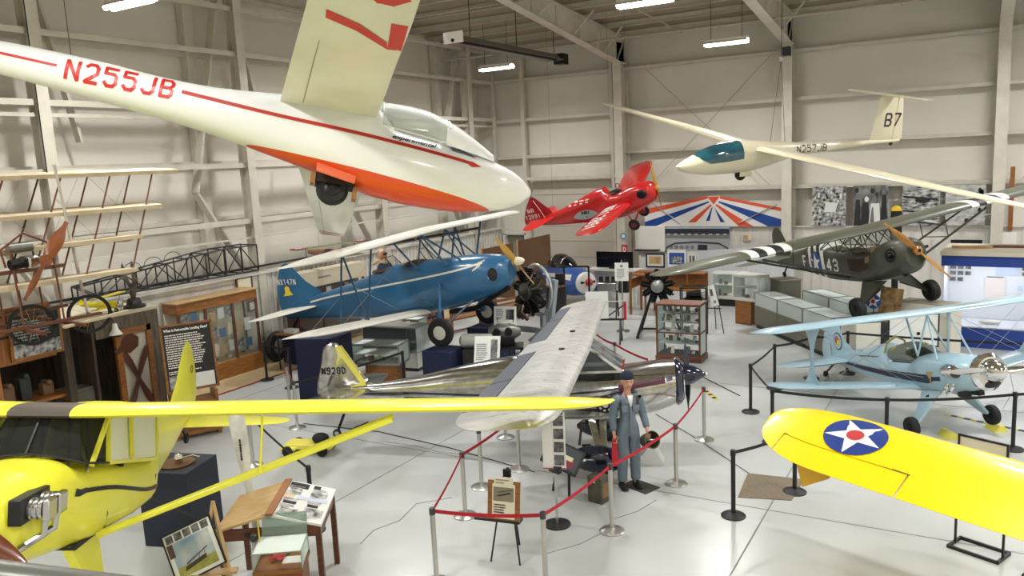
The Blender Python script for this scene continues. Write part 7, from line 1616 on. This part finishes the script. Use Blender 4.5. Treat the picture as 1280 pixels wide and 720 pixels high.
ob('mount', MB().box(0, 0, .29, .6, .015, .58), paper, t, smooth=0); mb = MB(); mb.box(-.3, 0, .29, .018, .03, .6); mb.box(.3, 0, .29, .018, .03, .6); mb.box(0, 0, 0, .6, .03, .018); mb.box(0, 0, .58, .6, .03, .018); ob('frame', mb, black, t, smooth=0)
mb = MB(); pr(mb, -.24, .05, .24, .46, 0, .001); pr(mb, -.24, .05, .24, .17, 1, .002)
for k in range(5): pr(mb, -.27+.11*k, .47, -.18+.11*k, .56, 2, .001)
pr(mb, -.28, .3, -.21, .46, 4, .003); mb.add([(-.16, -.012, .1), (.12, -.012, .15), (.13, -.012, .2), (-.14, -.012, .15)], [(0, 1, 2, 3)], 3); mb.add([(-.12, -.012, .17), (.16, -.012, .26), (.17, -.012, .275), (-.12, -.012, .185)], [(0, 1, 2, 3)], 3)
for k in range(4): mb.add([(-.1+.07*k, -.0125, .14+.02*k), (-.095+.07*k, -.0125, .14+.02*k), (-.085+.07*k, -.0125, .2+.022*k), (-.09+.07*k, -.0125, .2+.022*k)], [(0, 1, 2, 3)], 3)
ob('picture', mb, [pt, M('painting_grass', (176, 170, 84), .6, rgb2=(140, 144, 70), scale=9), photo_grey, M('painting_plane', (70, 58, 44), .6), M('painting_brown', (90, 66, 60), .6)], t, smooth=0)
t = thing('easel', 'pale wooden artist easel carrying the framed aeroplane painting', 'easel', (-7.1, 5.38, 0), rad(38))
for s in (-1, 1): ob('leg', MB().bar((0, .16, 1.56), (s*.3, -.22, 0), .035, .02), pale_wood, t)
ob('leg', MB().bar((0, .16, 1.54), (0, .55, 0), .035, .02), pale_wood, t); ob('ledge', MB().box(0, -.12, .86, .5, .12, .025), pale_wood, t)
# two-sided lectern table
t = thing('reading_table', 'two-sided sloping wooden reading table with newspaper cuttings on its right slope', 'table', (-7.35, 6.55, 0), rad(33))
cut = M('cuttings_white', (218, 218, 214), .5)
ob('left_slope', MB().add([(-.62, -.52, 1.0), (0, -.52, 1.16), (0, .52, 1.16), (-.62, .52, 1.0), (-.62, -.52, .97), (0, -.52, 1.13), (0, .52, 1.13), (-.62, .52, .97)], [(0, 1, 2, 3), (7, 6, 5, 4), (0, 4, 5, 1), (2, 6, 7, 3), (0, 3, 7, 4), (1, 5, 6, 2)]), pale_wood, t, smooth=0)
rs = ob('right_slope', MB().add([(.05, -.52, 1.16), (.62, -.52, 1.0), (.62, .52, 1.0), (.05, .52, 1.16), (.05, -.52, 1.13), (.62, -.52, .97), (.62, .52, .97), (.05, .52, 1.13)], [(0, 1, 2, 3), (7, 6, 5, 4), (0, 4, 5, 1), (2, 6, 7, 3), (0, 3, 7, 4), (1, 5, 6, 2)]), cut, t, smooth=0)
def slp(u, v, o=.003): return (.05+.57*u, -.52+1.04*v, 1.16-.16*u+o)
mb = MB(); r = random.Random(12)
for (u0, v0, u1, v1, mi) in ((.05, .82, .45, .97, 0), (.55, .86, .7, .97, 0), (.1, .68, .35, .8, 1), (.55, .66, .9, .78, 1), (.3, .52, .95, .62, 2), (.02, .5, .25, .64, 3), (.08, .36, .35, .44, 0), (.58, .36, .8, .44, 0), (.1, .1, .45, .24, 1), (.6, .14, .95, .32, 1)): mb.add([slp(u0, v0), slp(u1, v0), slp(u1, v1), slp(u0, v1)], [(0, 1, 2, 3)], mi)
for k in range(10): scribble(mb, .06+.5*(k % 2), .06+.18*(k//2), .36, .1, lambda u, v: slp(u, v, .004), 3, 1, seed=70+k)
ob('cuttings', mb, [ink, photo_light, M('cut_blue', (190, 196, 216), .6), M('cut_tan', (206, 186, 156), .6)], rs, smooth=0)
ob('ridge', MB().box(.025, 0, 1.165, .09, 1.06, .03), M('ridge_brown', (146, 96, 58), .5), t)
ob('apron', MB().box(0, -.5, .93, 1.16, .03, .14).box(0, .5, .93, 1.16, .03, .14).box(-.58, 0, .9, .03, 1.0, .12).box(.58, 0, .9, .03, 1.0, .12), redwood, t, smooth=0)
for x in (-.57, .57):
    for y in (-.47, .47): ob('leg', MB().box(x, y, .48, .065, .065, .96), redwood, t)
t = thing('display_case', 'small glass topped wooden case with a red model beside the reading table', 'display case', (-6.76, 6.0, 0), rad(35))
ob('cabinet', MB().box(0, 0, .34, .52, .42, .68), wood('warm_brown', (140, 80, 38), (116, 62, 28)), t, bevel=.008); ob('rim', MB().box(0, 0, .69, .56, .46, .05), oak, t); glass_box(t, 0, 0, .71, .92, .54, .44, M('edge_grey', (150, 160, 150), .3), .01, False)
o = ob('lid_prop', MB().bar((-.25, .1, .92), (-.25, .1, 1.18), .03, .01), M('lid_yellow', (214, 190, 70), .5), t); ob('raised_lid', MB().add([(-.25, .22, .93), (.27, .22, .93), (.27, .3, 1.16), (-.25, .3, 1.16)], [(0, 1, 2, 3)]), glass_mat('lid_glass', (190, 206, 196), .3), t, smooth=0, solid=.006)
o = ob('model_aeroplane', MB().box(0, 0, .05, .18, .04, .04).box(0, 0, .06, .05, .22, .01), insred, None, loc=(-6.79, 5.97, .716), rot=(0, 0, 1.2)); tag(o, 'small dark red model aeroplane inside the glass topped wooden case', 'model')
o = ob('leaflet', MB().box(0, 0, .004, .22, .16, .008), paper, None, loc=(-6.65, 6.07, .716), rot=(0, 0, .6)); tag(o, 'white leaflet inside the glass topped wooden case', 'leaflet')
o = ob('green_tin', MB().tube([(-.1, 0, .045), (.1, 0, .045)], .045, 12), M('tin_green', (128, 150, 90), .5), None, loc=(-6.88, 6.09, .716), rot=(0, 0, .6)); tag(o, 'green tin inside the glass topped wooden case', 'tin')
# white propeller standing between wing and table
t = thing('propeller', 'tall white wooden propeller standing beside the reading table', 'propeller', (-8.15, 6.75, 0), .5)
ob('blade', MB().loft([[(x+w*c_, .03*s_, z) for c_, s_ in ((1, 0), (0, 1), (-1, 0), (0, -1))] for z, w, x in ((0, .03, .12), (.5, .05, .09), (.95, .05, .06), (1.15, .06, .04), (1.6, .1, .01), (2.0, .11, -.02), (2.12, .05, -.03))]), M('propeller_white', (222, 222, 216), .4, rgb2=(190, 190, 184), scale=5), t)
mb = MB(); scribble(mb, .0, -.02, .5, .05, lambda u, v: (v, -.035, 1.45+u), 1, seed=6); ob('lettering', mb, ink, t, smooth=0)
# guard rail in front of the viewer
o = ob('guard_rail', MB().tube([(-1.72, .22, 4.66), (-1.25, .54, 4.545), (-1.0, .72, 4.47), (-.6, 1.0, 4.33)], .021, 12), M('rail_grey', (138, 138, 132), .35, .6)); tag(o, 'grey metal guard rail crossing the bottom left corner', 'railing')
# mat, frame stand
o = ob('floor_mat', MB().prism([(-2.94, 11.35), (-2.21, 11.55), (-2.19, 12.4), (-3.03, 12.31)], .012, 'xy', 0), M('mat_brown', (128, 116, 98), .9, noise=.2, scale=30)); tag(o, 'brown floor mat under the tip of the roundel wing', 'mat')
for (x, y, rz, lb) in ((.16, 10.95, -.4, 'black sign frame with pale sheet behind the roundel wing'), (.95, 10.5, -.4, 'black sign frame foot at the bottom right edge')):
    t = thing('floor_sign', lb, 'sign stand', (x, y, 0), rz)
    for s in (-1, 1): ob('upright', MB().box(s*.28, 0, .74, .025, .025, 1.45), black, t)
    mb = MB(); mb.box(0, 0, 1.46, .585, .025, .025); mb.box(0, 0, 1.0, .56, .02, .02); ob('cross_bar', mb, black, t, smooth=0)
    mb = MB(); mb.box(0, -.17, .02, .6, .03, .04); mb.box(0, .17, .02, .6, .03, .04); mb.box(-.29, 0, .02, .03, .36, .04); mb.box(.29, 0, .02, .03, .36, .04); ob('base', mb, black, t, smooth=0)
    ob('sheet', MB().box(0, 0, 1.23, .54, .008, .43), paper2, t, smooth=0)
# ================================================================ BARRIERS
def post_proto(kind):
    t = thing('barrier_post', 'x', 'barrier post', (0, 0, 0)); m1 = steel if kind == 'silver' else black
    ob('tube', MB().lathe([(.001, .02), (.032, .02), (.032, .93), (.001, .93)], (0, 0, 0), 'z', 16), M('satin_steel', (196, 194, 188), .32, .9) if kind == 'silver' else black, t)
    ob('belt_head', MB().lathe([(.001, .9), (.038, .9), (.038, .975), (.03, .985), (.001, .985)], (0, 0, 0), 'z', 16), black if kind == 'black' else M('head_dark', (60, 60, 60), .4), t)
    ob('base', MB().lathe([(.001, 0), (.17, 0), (.172, .015), (.15, .03), (.06, .05), (.035, .06), (.001, .06)], (0, 0, 0), 'z', 28), M('satin_steel', (196, 194, 188), .32, .9) if kind == 'silver' else M('base_black', (30, 30, 32), .5), t)
    return t
def belt(a, b, col, nm, z=.94):
    return a, b, col, nm
SIL = {'s1': (-4.21, 9.57, 'silver barrier post in front of the small green case, near the standing figure'), 's2': (-3.93, 11.47, 'silver barrier post to the right of the standing figure'), 's3': (-4.11, 13.55, 'silver barrier post just under the navy spinner'),
       's4': (-6.69, 10.13, 'silver barrier post with no belt on it, under the near tip of the silver wing'), 's5': (-6.35, 9.14, 'silver barrier post midway along the left red belt'), 's6': (-6.5, 11.02, 'silver barrier post behind the silver wing tip, nearest the photo board'),
       's7': (-5.63, 7.4, 'silver barrier post at the left front corner of the red belts'), 's8': (-4.34, 7.85, 'silver barrier post at the right front corner of the red belts'), 's9': (-7.51, 12.28, 'silver barrier post half hidden far under the silver wing'),
       's10': (-10.96, 9.3, 'silver barrier post seen under the yellow wing, left of the yellow dolly'), 's11': (-11.74, 11.16, 'silver barrier post behind the yellow tail dolly'), 's12': (-13.0, 12.2, 'silver barrier post at the corner of the tall navy pedestal'),
       's13': (-6.97, 16.3, 'silver barrier post behind the silver cockpit with a red belt'), 's14': (-7.13, 5.95, 'silver barrier post at the leg of the reading table'), 's15': (-9.3, 18.6, 'silver barrier post beyond the far silver wing')}
BLK = {'b1': (-2.84, 10.71, 'black barrier post left of the brown mat'), 'b2': (-2.23, 11.88, 'black barrier post on the brown mat under the yellow wing'), 'b3': (-3.74, 15.42, 'leftmost black barrier post round the pale blue biplane'), 'b4': (-3.66, 17.2, 'black barrier post behind the leftmost one, left of the pale blue wing tip'),
       'b5': (-2.99, 13.87, 'black barrier post rising behind the tip of the roundel wing'), 'b6': (-1.18, 14.0, 'black barrier post above the star roundel'), 'b7': (.64, 15.02, 'black barrier post at the right edge by the pale blue nose'), 'b8': (-3.09, 18.27, 'black barrier post behind the pale blue rudder'),
       'b9': (-2.43, 18.94, 'black barrier post behind the pale blue fuselage'), 'b10': (-15.25, 13.64, 'black barrier post on the red floor line by the tyres'), 'b11': (-14.1, 13.35, 'black barrier post left of the tall navy pedestal'), 'b12': (-8.1, 7.83, 'black barrier post behind the ridge of the reading table'),
       'b13': (1.6, 19.0, 'black barrier post before the blue and white booth'), 'b14': (-11.2, 14.0, 'black barrier post in front of the near navy pedestal')}
posts = {}
for D_, kind in ((SIL, 'silver'), (BLK, 'black')):
    pr0 = post_proto(kind); first = True
    for k, (x, y, lb) in D_.items():
        o = pr0 if first else dup(pr0); first = False
        o.location = (x, y, 0); o['label'] = lb; o['category'] = 'barrier post'; o['group'] = kind+' barrier posts'; posts[k] = (o, (x, y))
def add_belt(k, q, col, z0=.94, z1=.94, sag=.03):
    o, a = posts[k]; b = posts[q][1] if isinstance(q, str) else q
    dx, dy = b[0]-a[0], b[1]-a[1]; L = math.hypot(dx, dy); u = (dx/L, dy/L); n = 8; vs = []
    for i in range(n+1):
        t = i/n; s = .035+(L-.07)*t; z = z0+(z1-z0)*t-sag*4*t*(1-t)
        for h in (-.024, .024):
            for w in (-.002, .002): vs.append((u[0]*s-u[1]*w, u[1]*s+u[0]*w, z+h))
    fs = []
    for i in range(n):
        p = 4*i; q_ = 4*(i+1); fs += [(p, q_, q_+2, p+2), (p+1, p+3, q_+3, q_+1), (p+2, q_+2, q_+3, p+3), (p, p+1, q_+1, q_)]
    ob('belt', MB().add(vs, fs), col, o, smooth=0)
for a, b, c in (('s7', 's8', red_web), ('s8', 's1', red_web), ('s1', 's2', red_web), ('s2', 's3', red_web), ('s7', 's5', red_web), ('s5', 's6', red_web), ('s13', (-5.75, 15.2), red_web), ('s13', (-7.78, 17.1), red_web), ('s12', 's11', red_web), ('s10', 'b12', black_web),
                ('b3', 'b4', black_web), ('b3', 'b5', black_web), ('b5', 'b6', black_web), ('b6', 'b7', black_web), ('b4', 'b8', black_web), ('b8', 'b9', black_web), ('b9', 'b13', black_web), ('b1', 'b2', black_web), ('b7', (2.6, 16.6), black_web), ('b10', 'b11', black_web), ('b11', 's12', black_web), ('s14', (-9.4, 6.2), black_web), ('s11', 'b14', black_web)): add_belt(a, b, c)
# photo board on black-footed post
t = thing('photo_board_stand', 'narrow upright white photo board on a silver post with black round base', 'sign stand', (-4.99, 9.44, 0), rad(-20))
ob('base', MB().lathe([(.001, 0), (.19, 0), (.19, .02), (.03, .035), (.001, .035)], (0, 0, 0), 'z', 28), black, t); ob('post', MB().tube([(0, 0, .02), (0, 0, .9)], .02, 10), steel, t); ob('holder', MB().box(0, 0, .83, .2, .08, .1).box(0, .0, 1.68, .3, .1, .08), black, t, bevel=.01)
q = ob('board', MB().box(0, -.02, 1.25, .32, .03, .82), paper, t, smooth=0, rot=(0, 0, rad(40))); mb = MB()
for k in range(4): mb.add([(.0, -.04, .9+.19*k), (.14, -.04, .9+.19*k), (.14, -.04, 1.05+.19*k), (.0, -.04, 1.05+.19*k)], [(0, 1, 2, 3)], 0)
scribble(mb, -.14, 1.55, .28, .06, lambda u, v: (u, -.041, v), 1, 1, 3); mb.add([(-.16, -.04, .845), (.16, -.04, .845), (.16, -.04, .86), (-.16, -.04, .86)], [(0, 1, 2, 3)], 2)
ob('photographs', mb, [photo_grey, greyink, insred], q, smooth=0)
# poster easel at the front
t = thing('easel', 'black tripod easel with long ledge behind the front red belt', 'easel', (-5.13, 8.35, 0), rad(10))
for s in (-1, 1): ob('leg', MB().tube([(s*.04, 0, 1.1), (s*.2, -.18, 0)], .012, 6), black, t)
ob('leg', MB().tube([(0, .06, 1.2), (0, .35, 0)], .02, 6), black, t); ob('ledge', MB().box(-.1, -.09, .56, .62, .14, .03), black, t); ob('clip', MB().box(0, .04, 1.14, .1, .04, .1), black, t)
t = thing('poster', 'wood framed aeroplane poster with cream sheet on the black tripod easel', 'poster', (-5.11, 8.2, .58), rad(10)); t.rotation_euler = (-.18, 0, rad(10))
ob('frame', MB().box(0, 0, .25, .44, .02, .5), oak, t, bevel=.004); ob('sheet', MB().box(0, -.013, .24, .31, .004, .44), paper2, t, smooth=0)
mb = MB(); mb.add([(-.14, -.017, .24), (.14, -.017, .24), (.14, -.017, .42), (-.14, -.017, .42)], [(0, 1, 2, 3)], 0)
mb.add([(-.1, -.019, .31), (.08, -.019, .36), (.11, -.019, .345), (-.07, -.019, .3)], [(0, 1, 2, 3)], 1); mb.add([(-.08, -.019, .355), (.12, -.019, .4), (.12, -.019, .39), (-.08, -.019, .345)], [(0, 1, 2, 3)], 1); scribble(mb, -.13, .05, .18, .16, lambda u, v: (u, -.018, v), 5, 1, 2)
ob('aeroplane_print', mb, [M('print_olive', (128, 124, 100), .6), ink], t, smooth=0); ob('caption_strip', MB().box(0, -.02, .5, .26, .006, .1), paper2, t); mb = MB(); scribble(mb, -.11, .46, .22, .07, lambda u, v: (u, -.024, v), 2, 0, 5); ob('caption_print', mb, greyink, t, smooth=0)
# framed box and case beside the figure
t = thing('display_tray', 'tilted black tray with red and cream panels left of the navy wheel spat', 'display tray', (-5.4, 10.3, .46), rad(-25)); t.rotation_euler = (-.75, rad(24), rad(14))
ob('tray', MB().box(0, 0, .2, .6, .06, .42), black, t, bevel=.01); ob('lining', MB().box(0, -.032, .2, .52, .004, .34), M('lining_grey', (66, 72, 78), .6), t); ob('red_panel', MB().box(.0, -.036, .13, .4, .004, .13), M('panel_wine', (130, 36, 52), .5), t, smooth=0); ob('cream_label', MB().box(.03, -.04, .2, .26, .004, .07), paper2, t, smooth=0)
o = ob('tray_stand', MB().bar((-.2, 0, 0), (-.15, .05, .42), .03).bar((.2, 0, 0), (.15, .05, .42), .03).bar((-.2, .05, .4), (.2, .05, .4), .03), black, None, loc=(-5.4, 10.38, 0), rot=(0, 0, rad(-25))); tag(o, 'low black stand under the tilted black tray', 'stand')
t = thing('metal_case', 'small olive green metal case on the floor behind the silver post', 'case', (-4.78, 10.42, 0), rad(-12)); ob('body', MB().box(0, 0, .19, .26, .22, .38), M('case_green', (82, 82, 62), .5, rgb2=(64, 62, 48), scale=8), t, bevel=.012); ob('lid', MB().box(0, 0, .385, .27, .23, .03), M('case_green', (82, 82, 62), .5), t, bevel=.006); ob('latch', MB().box(0, -.118, .35, .05, .01, .06), alu, t)
ob('side_label', MB().box(.132, 0, .2, .004, .14, .22), M('label_brown', (128, 100, 66), .6), t, smooth=0)
o = ob('floor_plate', MB().box(0, 0, .006, .5, .34, .012), M('plate_dark', (60, 60, 58), .6), None, loc=(-4.4, 11.15, 0), rot=(0, 0, rad(-20))); tag(o, 'thin dark plate on the floor under the standing figure', 'plate')
o = ob('floor_bracket', MB().prism([(-.25, 0), (.2, .0), (.2, .04), (.05, .3), (-.05, .3), (-.25, .04)], .3, 'xz', -.15), M('bracket_white', (214, 214, 210), .4), None, loc=(-4.6, 12.2, 0), rot=(0, 0, .3)); tag(o, 'pale angled block on the floor beneath the silver nose', 'block')
# hazard tapes and tie-down ropes
def rope(pts, m_, lb, r=.01):
    o = ob('floor_rope', MB().tube(pts, r, 5), m_); tag(o, lb, 'rope'); return o
def tape(p, q, lb):
    mb = MB(); d = Vector(q)-Vector(p); n = int(d.length/.11)
    for k in range(n): mb.bar(Vector(p)+d*(k/n), Vector(p)+d*((k+1)/n), .09, .004, mi=k % 2)
    o = ob('hazard_tape', mb, [M('tape_yellow', (206, 190, 70), .5), black], smooth=0); tag(o, lb, 'floor tape'); return o
tape((-5.03, 16.6, .004), (-4.55, 15.95, .004), 'short black and yellow hazard tape on the floor right of the navy spinner'); tape((-.4, 16.6, .004), (1.6, 15.75, .004), 'black and yellow hazard tape running under the pale blue nose')
rope([(-5.3, 17.5, .01), (-4.7, 16.9, .012), (-4.2, 16.4, .01)], darkmetal, 'dark cable on the floor right of the navy spinner')
rope([(-5.4, 14.6, .01), (-4.2, 13.5, .012), (-3.0, 12.3, .01)], greyink, 'thin grey cable on the floor between spinner and brown mat', .008)
rope([(-11.8, 11.4, .01), (-10.0, 11.6, .012), (-8.2, 11.4, .01), (-6.2, 11.0, .01)], darkmetal, 'long thin cable on the floor below the silver fuselage', .008)
rope([(.6, 17.2, .9), (.7, 17.25, .4), (.55, 17.3, .01)], steel, 'thin hanging cord beyond the pale blue nose', .006)

# ================================================================ STANDING MANNEQUIN
def skin_mesh(name, verts, edges, radii, mat, parent, root=0, sub=2, loc=None):
    me = bpy.data.meshes.new(name); me.from_pydata(verts, edges, []); o = bpy.data.objects.new(name, me); C.objects.link(o)
    md = o.modifiers.new('skin', 'SKIN'); md.use_smooth_shade = True; md.branch_smoothing = .6
    if not me.skin_vertices: me.skin_vertices.new() if hasattr(me.skin_vertices, 'new') else None
    sv_ = me.skin_vertices[0].data
    for i, r in enumerate(radii): sv_[i].radius = r if isinstance(r, tuple) else (r, r)
    sv_[root].use_root = True
    ss = o.modifiers.new('sub', 'SUBSURF'); ss.levels = ss.render_levels = sub
    o.data.materials.append(mat); o.parent = parent
    return o
def chain(V, Ed, Rd, start, pts):
    prev = start
    for p, r in pts:
        V.append(p); Rd.append(r); i = len(V)-1
        if prev is not None: Ed.append((prev, i))
        prev = i
    return prev
def hand(V, Ed, Rd, wrist_i, w, d, side, curl):
    """palm with four fingers and a thumb; d = direction of the forearm, side = +-1"""
    d = Vector(d).normalized(); out = Vector((1, 0, 0)); across = d.cross(out).normalized() if abs(d.dot(out)) < .9 else Vector((0, 1, 0)); nrm = across.cross(d).normalized()
    w = Vector(w); pal = w+d*.05; V.append(tuple(pal)); Rd.append((.03, .018)); pi = len(V)-1; Ed.append((wrist_i, pi))
    V.append(tuple(w+d*.085)); Rd.append((.032, .016)); kn = len(V)-1; Ed.append((pi, kn))
    for k, (o_, L) in enumerate(((-.03, .07), (-.01, .08), (.01, .075), (.03, .058))):
        b = w+d*.095+across*o_; dirs = d; p = b; pts = [(tuple(b), .009)]
        for j in range(3):
            ang = curl*(j+1)/3; dd = (d*cos(ang)+nrm*side*sin(ang)); p = p+dd*L/3; pts.append((tuple(p), .0085-.001*j))
        chain(V, Ed, Rd, kn, pts)
    tb = w+d*.03-across*.03; chain(V, Ed, Rd, pi, [(tuple(tb), .011), (tuple(tb+d*.03-across*.02+nrm*side*.015), .01), (tuple(tb+d*.055-across*.015+nrm*side*.03), .008)])
pm = thing('person', 'standing mannequin in blue-grey coveralls and navy knit cap, holding a dark bucket', 'person', (-4.56, 11.09, .012), rad(-48))
V = []; Ed = []; Rd = []
pel = chain(V, Ed, Rd, None, [((0, 0, .96), (.15, .11))])
spn = chain(V, Ed, Rd, pel, [((0, 0, 1.1), (.135, .1)), ((.0, 0, 1.28), (.16, .115)), ((-.01, 0, 1.4), (.11, .08))])
nk = chain(V, Ed, Rd, spn, [((.0, 0, 1.52), .055), ((.015, 0, 1.585), .056)])
chain(V, Ed, Rd, nk, [((.03, 0, 1.635), (.078, .092)), ((.025, 0, 1.695), (.092, .11)), ((.015, 0, 1.765), (.092, .112)), ((.008, 0, 1.815), (.06, .075))])
hands = {}
for s in (-1, 1):
    sh = chain(V, Ed, Rd, spn, [((-.02, s*.11, 1.4), .042), ((-.02, s*.18, 1.39), .038)])
    if s > 0: arm = [((-.01, .25, 1.15), .045), ((.10, .26, 1.0), .038), ((.16, .25, .93), .028)]; dr = (.5, -.05, -.75)
    else: arm = [((-.03, -.235, 1.14), .045), ((.01, -.245, .98), .038), ((.04, -.24, .88), .028)]; dr = (.15, 0, -1)
    w = chain(V, Ed, Rd, sh, arm); hand(V, Ed, Rd, w, V[w], dr, -s, 1.5)
    hands[s] = V[w]
    chain(V, Ed, Rd, pel, [((0, s*.09, .88), .1), ((.01, s*.095, .52), .065), ((0, s*.1, .3), .055), ((-.01, s*.105, .1), .04), ((.03, s*.11, .05), .04), ((.12, s*.12, .035), .035)])
body = skin_mesh('body', V, Ed, Rd, skin, pm)
mb = MB(); mb.loft([[(x, y, z) for y in (-.014, 0, .014)] for x, z in ((.11, 1.7), (.128, 1.675), (.136, 1.658), (.11, 1.648))], ring=False, cap=False); mb.ell((.118, 0, 1.662), (.022, .014, .016), 8, 6); ob('nose', mb, skin, pm)
for s in (-1, 1): ob('ear', MB().ell((.01, s*.092, 1.68), (.024, .012, .036), 8, 6), skin, pm); ob('eye', MB().ell((.112, s*.034, 1.7), (.008, .013, .007), 8, 6), M('eye_dark', (50, 40, 36), .3), pm); ob('eyebrow', MB().bar((.115, s*.018, 1.718), (.106, s*.052, 1.717), .012, .006), M('brow', (110, 80, 60), .7), pm)
ob('mouth', MB().bar((.112, -.024, 1.622), (.112, .024, 1.622), .008, .006), M('lips', (160, 92, 84), .5), pm)
ob('knit_cap', MB().loft([[(.012+w*1.1*cos(a), w*.98*sin(a), z+(.006*cos(a))) for a in [2*PI*k/20 for k in range(20)]] for z, w in ((1.735, .103), (1.752, .107), (1.775, .105), (1.81, .095), (1.845, .07), (1.862, .035), (1.866, .01))]), M('cap_navy', (26, 32, 56), .9), pm)
cov = M('coverall_cloth', (114, 128, 140), .8, rgb2=(102, 116, 128), scale=7, bump=.15)
V = []; Ed = []; Rd = []
pel = chain(V, Ed, Rd, None, [((0, 0, .96), (.19, .145))])
spn = chain(V, Ed, Rd, pel, [((0, 0, 1.12), (.165, .13)), ((.0, 0, 1.3), (.185, .14)), ((-.01, 0, 1.43), (.15, .11))])
chain(V, Ed, Rd, spn, [((-.01, 0, 1.5), .085)])
for s in (-1, 1):
    sh = chain(V, Ed, Rd, spn, [((-.01, s*.12, 1.445), .085), ((-.01, s*.19, 1.42), .08)])
    chain(V, Ed, Rd, sh, [((-.01, .25, 1.15), .066), ((.095, .26, 1.005), .058), ((.14, .25, .955), .052)] if s > 0 else [((-.03, -.235, 1.14), .066), ((.01, -.245, .98), .058), ((.03, -.24, .92), .052)])
    chain(V, Ed, Rd, pel, [((0, s*.095, .88), .12), ((.01, s*.1, .52), .092), ((0, s*.105, .3), .084), ((-.005, s*.11, .12), .082), ((-.005, s*.11, .09), .08)])
skin_mesh('coverall', V, Ed, Rd, cov, pm)
mb = MB(); mb.add([(.125, -.055, 1.5), (.125, .055, 1.5), (.148, .035, 1.4), (.152, 0, 1.3), (.148, -.035, 1.4)], [(0, 1, 2, 3, 4)]); ob('undershirt', mb, paper, pm, solid=.01)
for s in (-1, 1): ob('collar', MB().add([(.09, s*.075, 1.53), (.135, s*.05, 1.5), (.16, s*.02, 1.36), (.15, s*.09, 1.42)], [(0, 1, 2, 3)]), cov, pm, solid=.012, smooth=0); ob('pocket', MB().box(.142, s*.09, 1.3, .01, .1, .1), cov, pm, bevel=.004)
ob('front_placket', MB().box(.155, 0, 1.12, .012, .03, .4), cov, pm)
sh_ = M('shoe_black', (26, 24, 24), .5)
for s in (-1, 1): ob('shoe', MB().loft([[(x, s*.115+w*c_, .01+h*max(0, s_)) for c_, s_ in [(cos(2*PI*j/14), sin(2*PI*j/14)) for j in range(14)]] for x, w, h in ((-.09, .03, .05), (-.06, .045, .09), (0, .048, .1), (.08, .052, .07), (.15, .05, .05), (.2, .03, .03))]), sh_, pm)
# what the figure holds
Rz = Matrix.Rotation(rad(-48), 3, 'Z'); base_ = Vector((-4.56, 11.09, .012))
q = base_+Rz@Vector((.25, .24, .80))
t = thing('bucket', 'dark open bucket held in the left hand of the mannequin', 'bucket', q, rad(-48)); t.rotation_euler = (rad(-14), rad(68), rad(-48))
ob('body', MB().lathe([(.001, -.1), (.1, -.1), (.135, .1), (.13, .1), (.095, -.09), (.001, -.09)], (0, 0, 0), 'z', 26), M('bucket_green', (54, 54, 40), .45, rgb2=(70, 66, 48), scale=9), t); ob('rim', MB().tube([(.133*cos(a), .133*sin(a), .1) for a in [2*PI*k/24 for k in range(24)]], .007, 6, closed=True), M('rim_olive', (106, 104, 86), .4), t); ob('handle', MB().tube([(0, .13*cos(a), .1+.13*sin(a)) for a in [PI*k/12 for k in range(13)]], .005, 5), steel, t)
q = base_+Rz@Vector((.06, -.25, .60))
t = thing('red_cloth', 'red cloth hanging from the right hand of the mannequin', 'cloth', q, rad(-48)); ob('folds', MB().loft([[(.03*c_+dx, w*s_, z) for c_, s_ in ((1, 0), (.4, .8), (-.5, 1), (-1, 0), (-.4, -.9), (.5, -1))] for z, w, dx in ((-.2, .05, .05), (-.05, .06, .03), (.1, .045, .01), (.22, .03, 0))]), M('cloth_red', (176, 28, 48), .7), t)
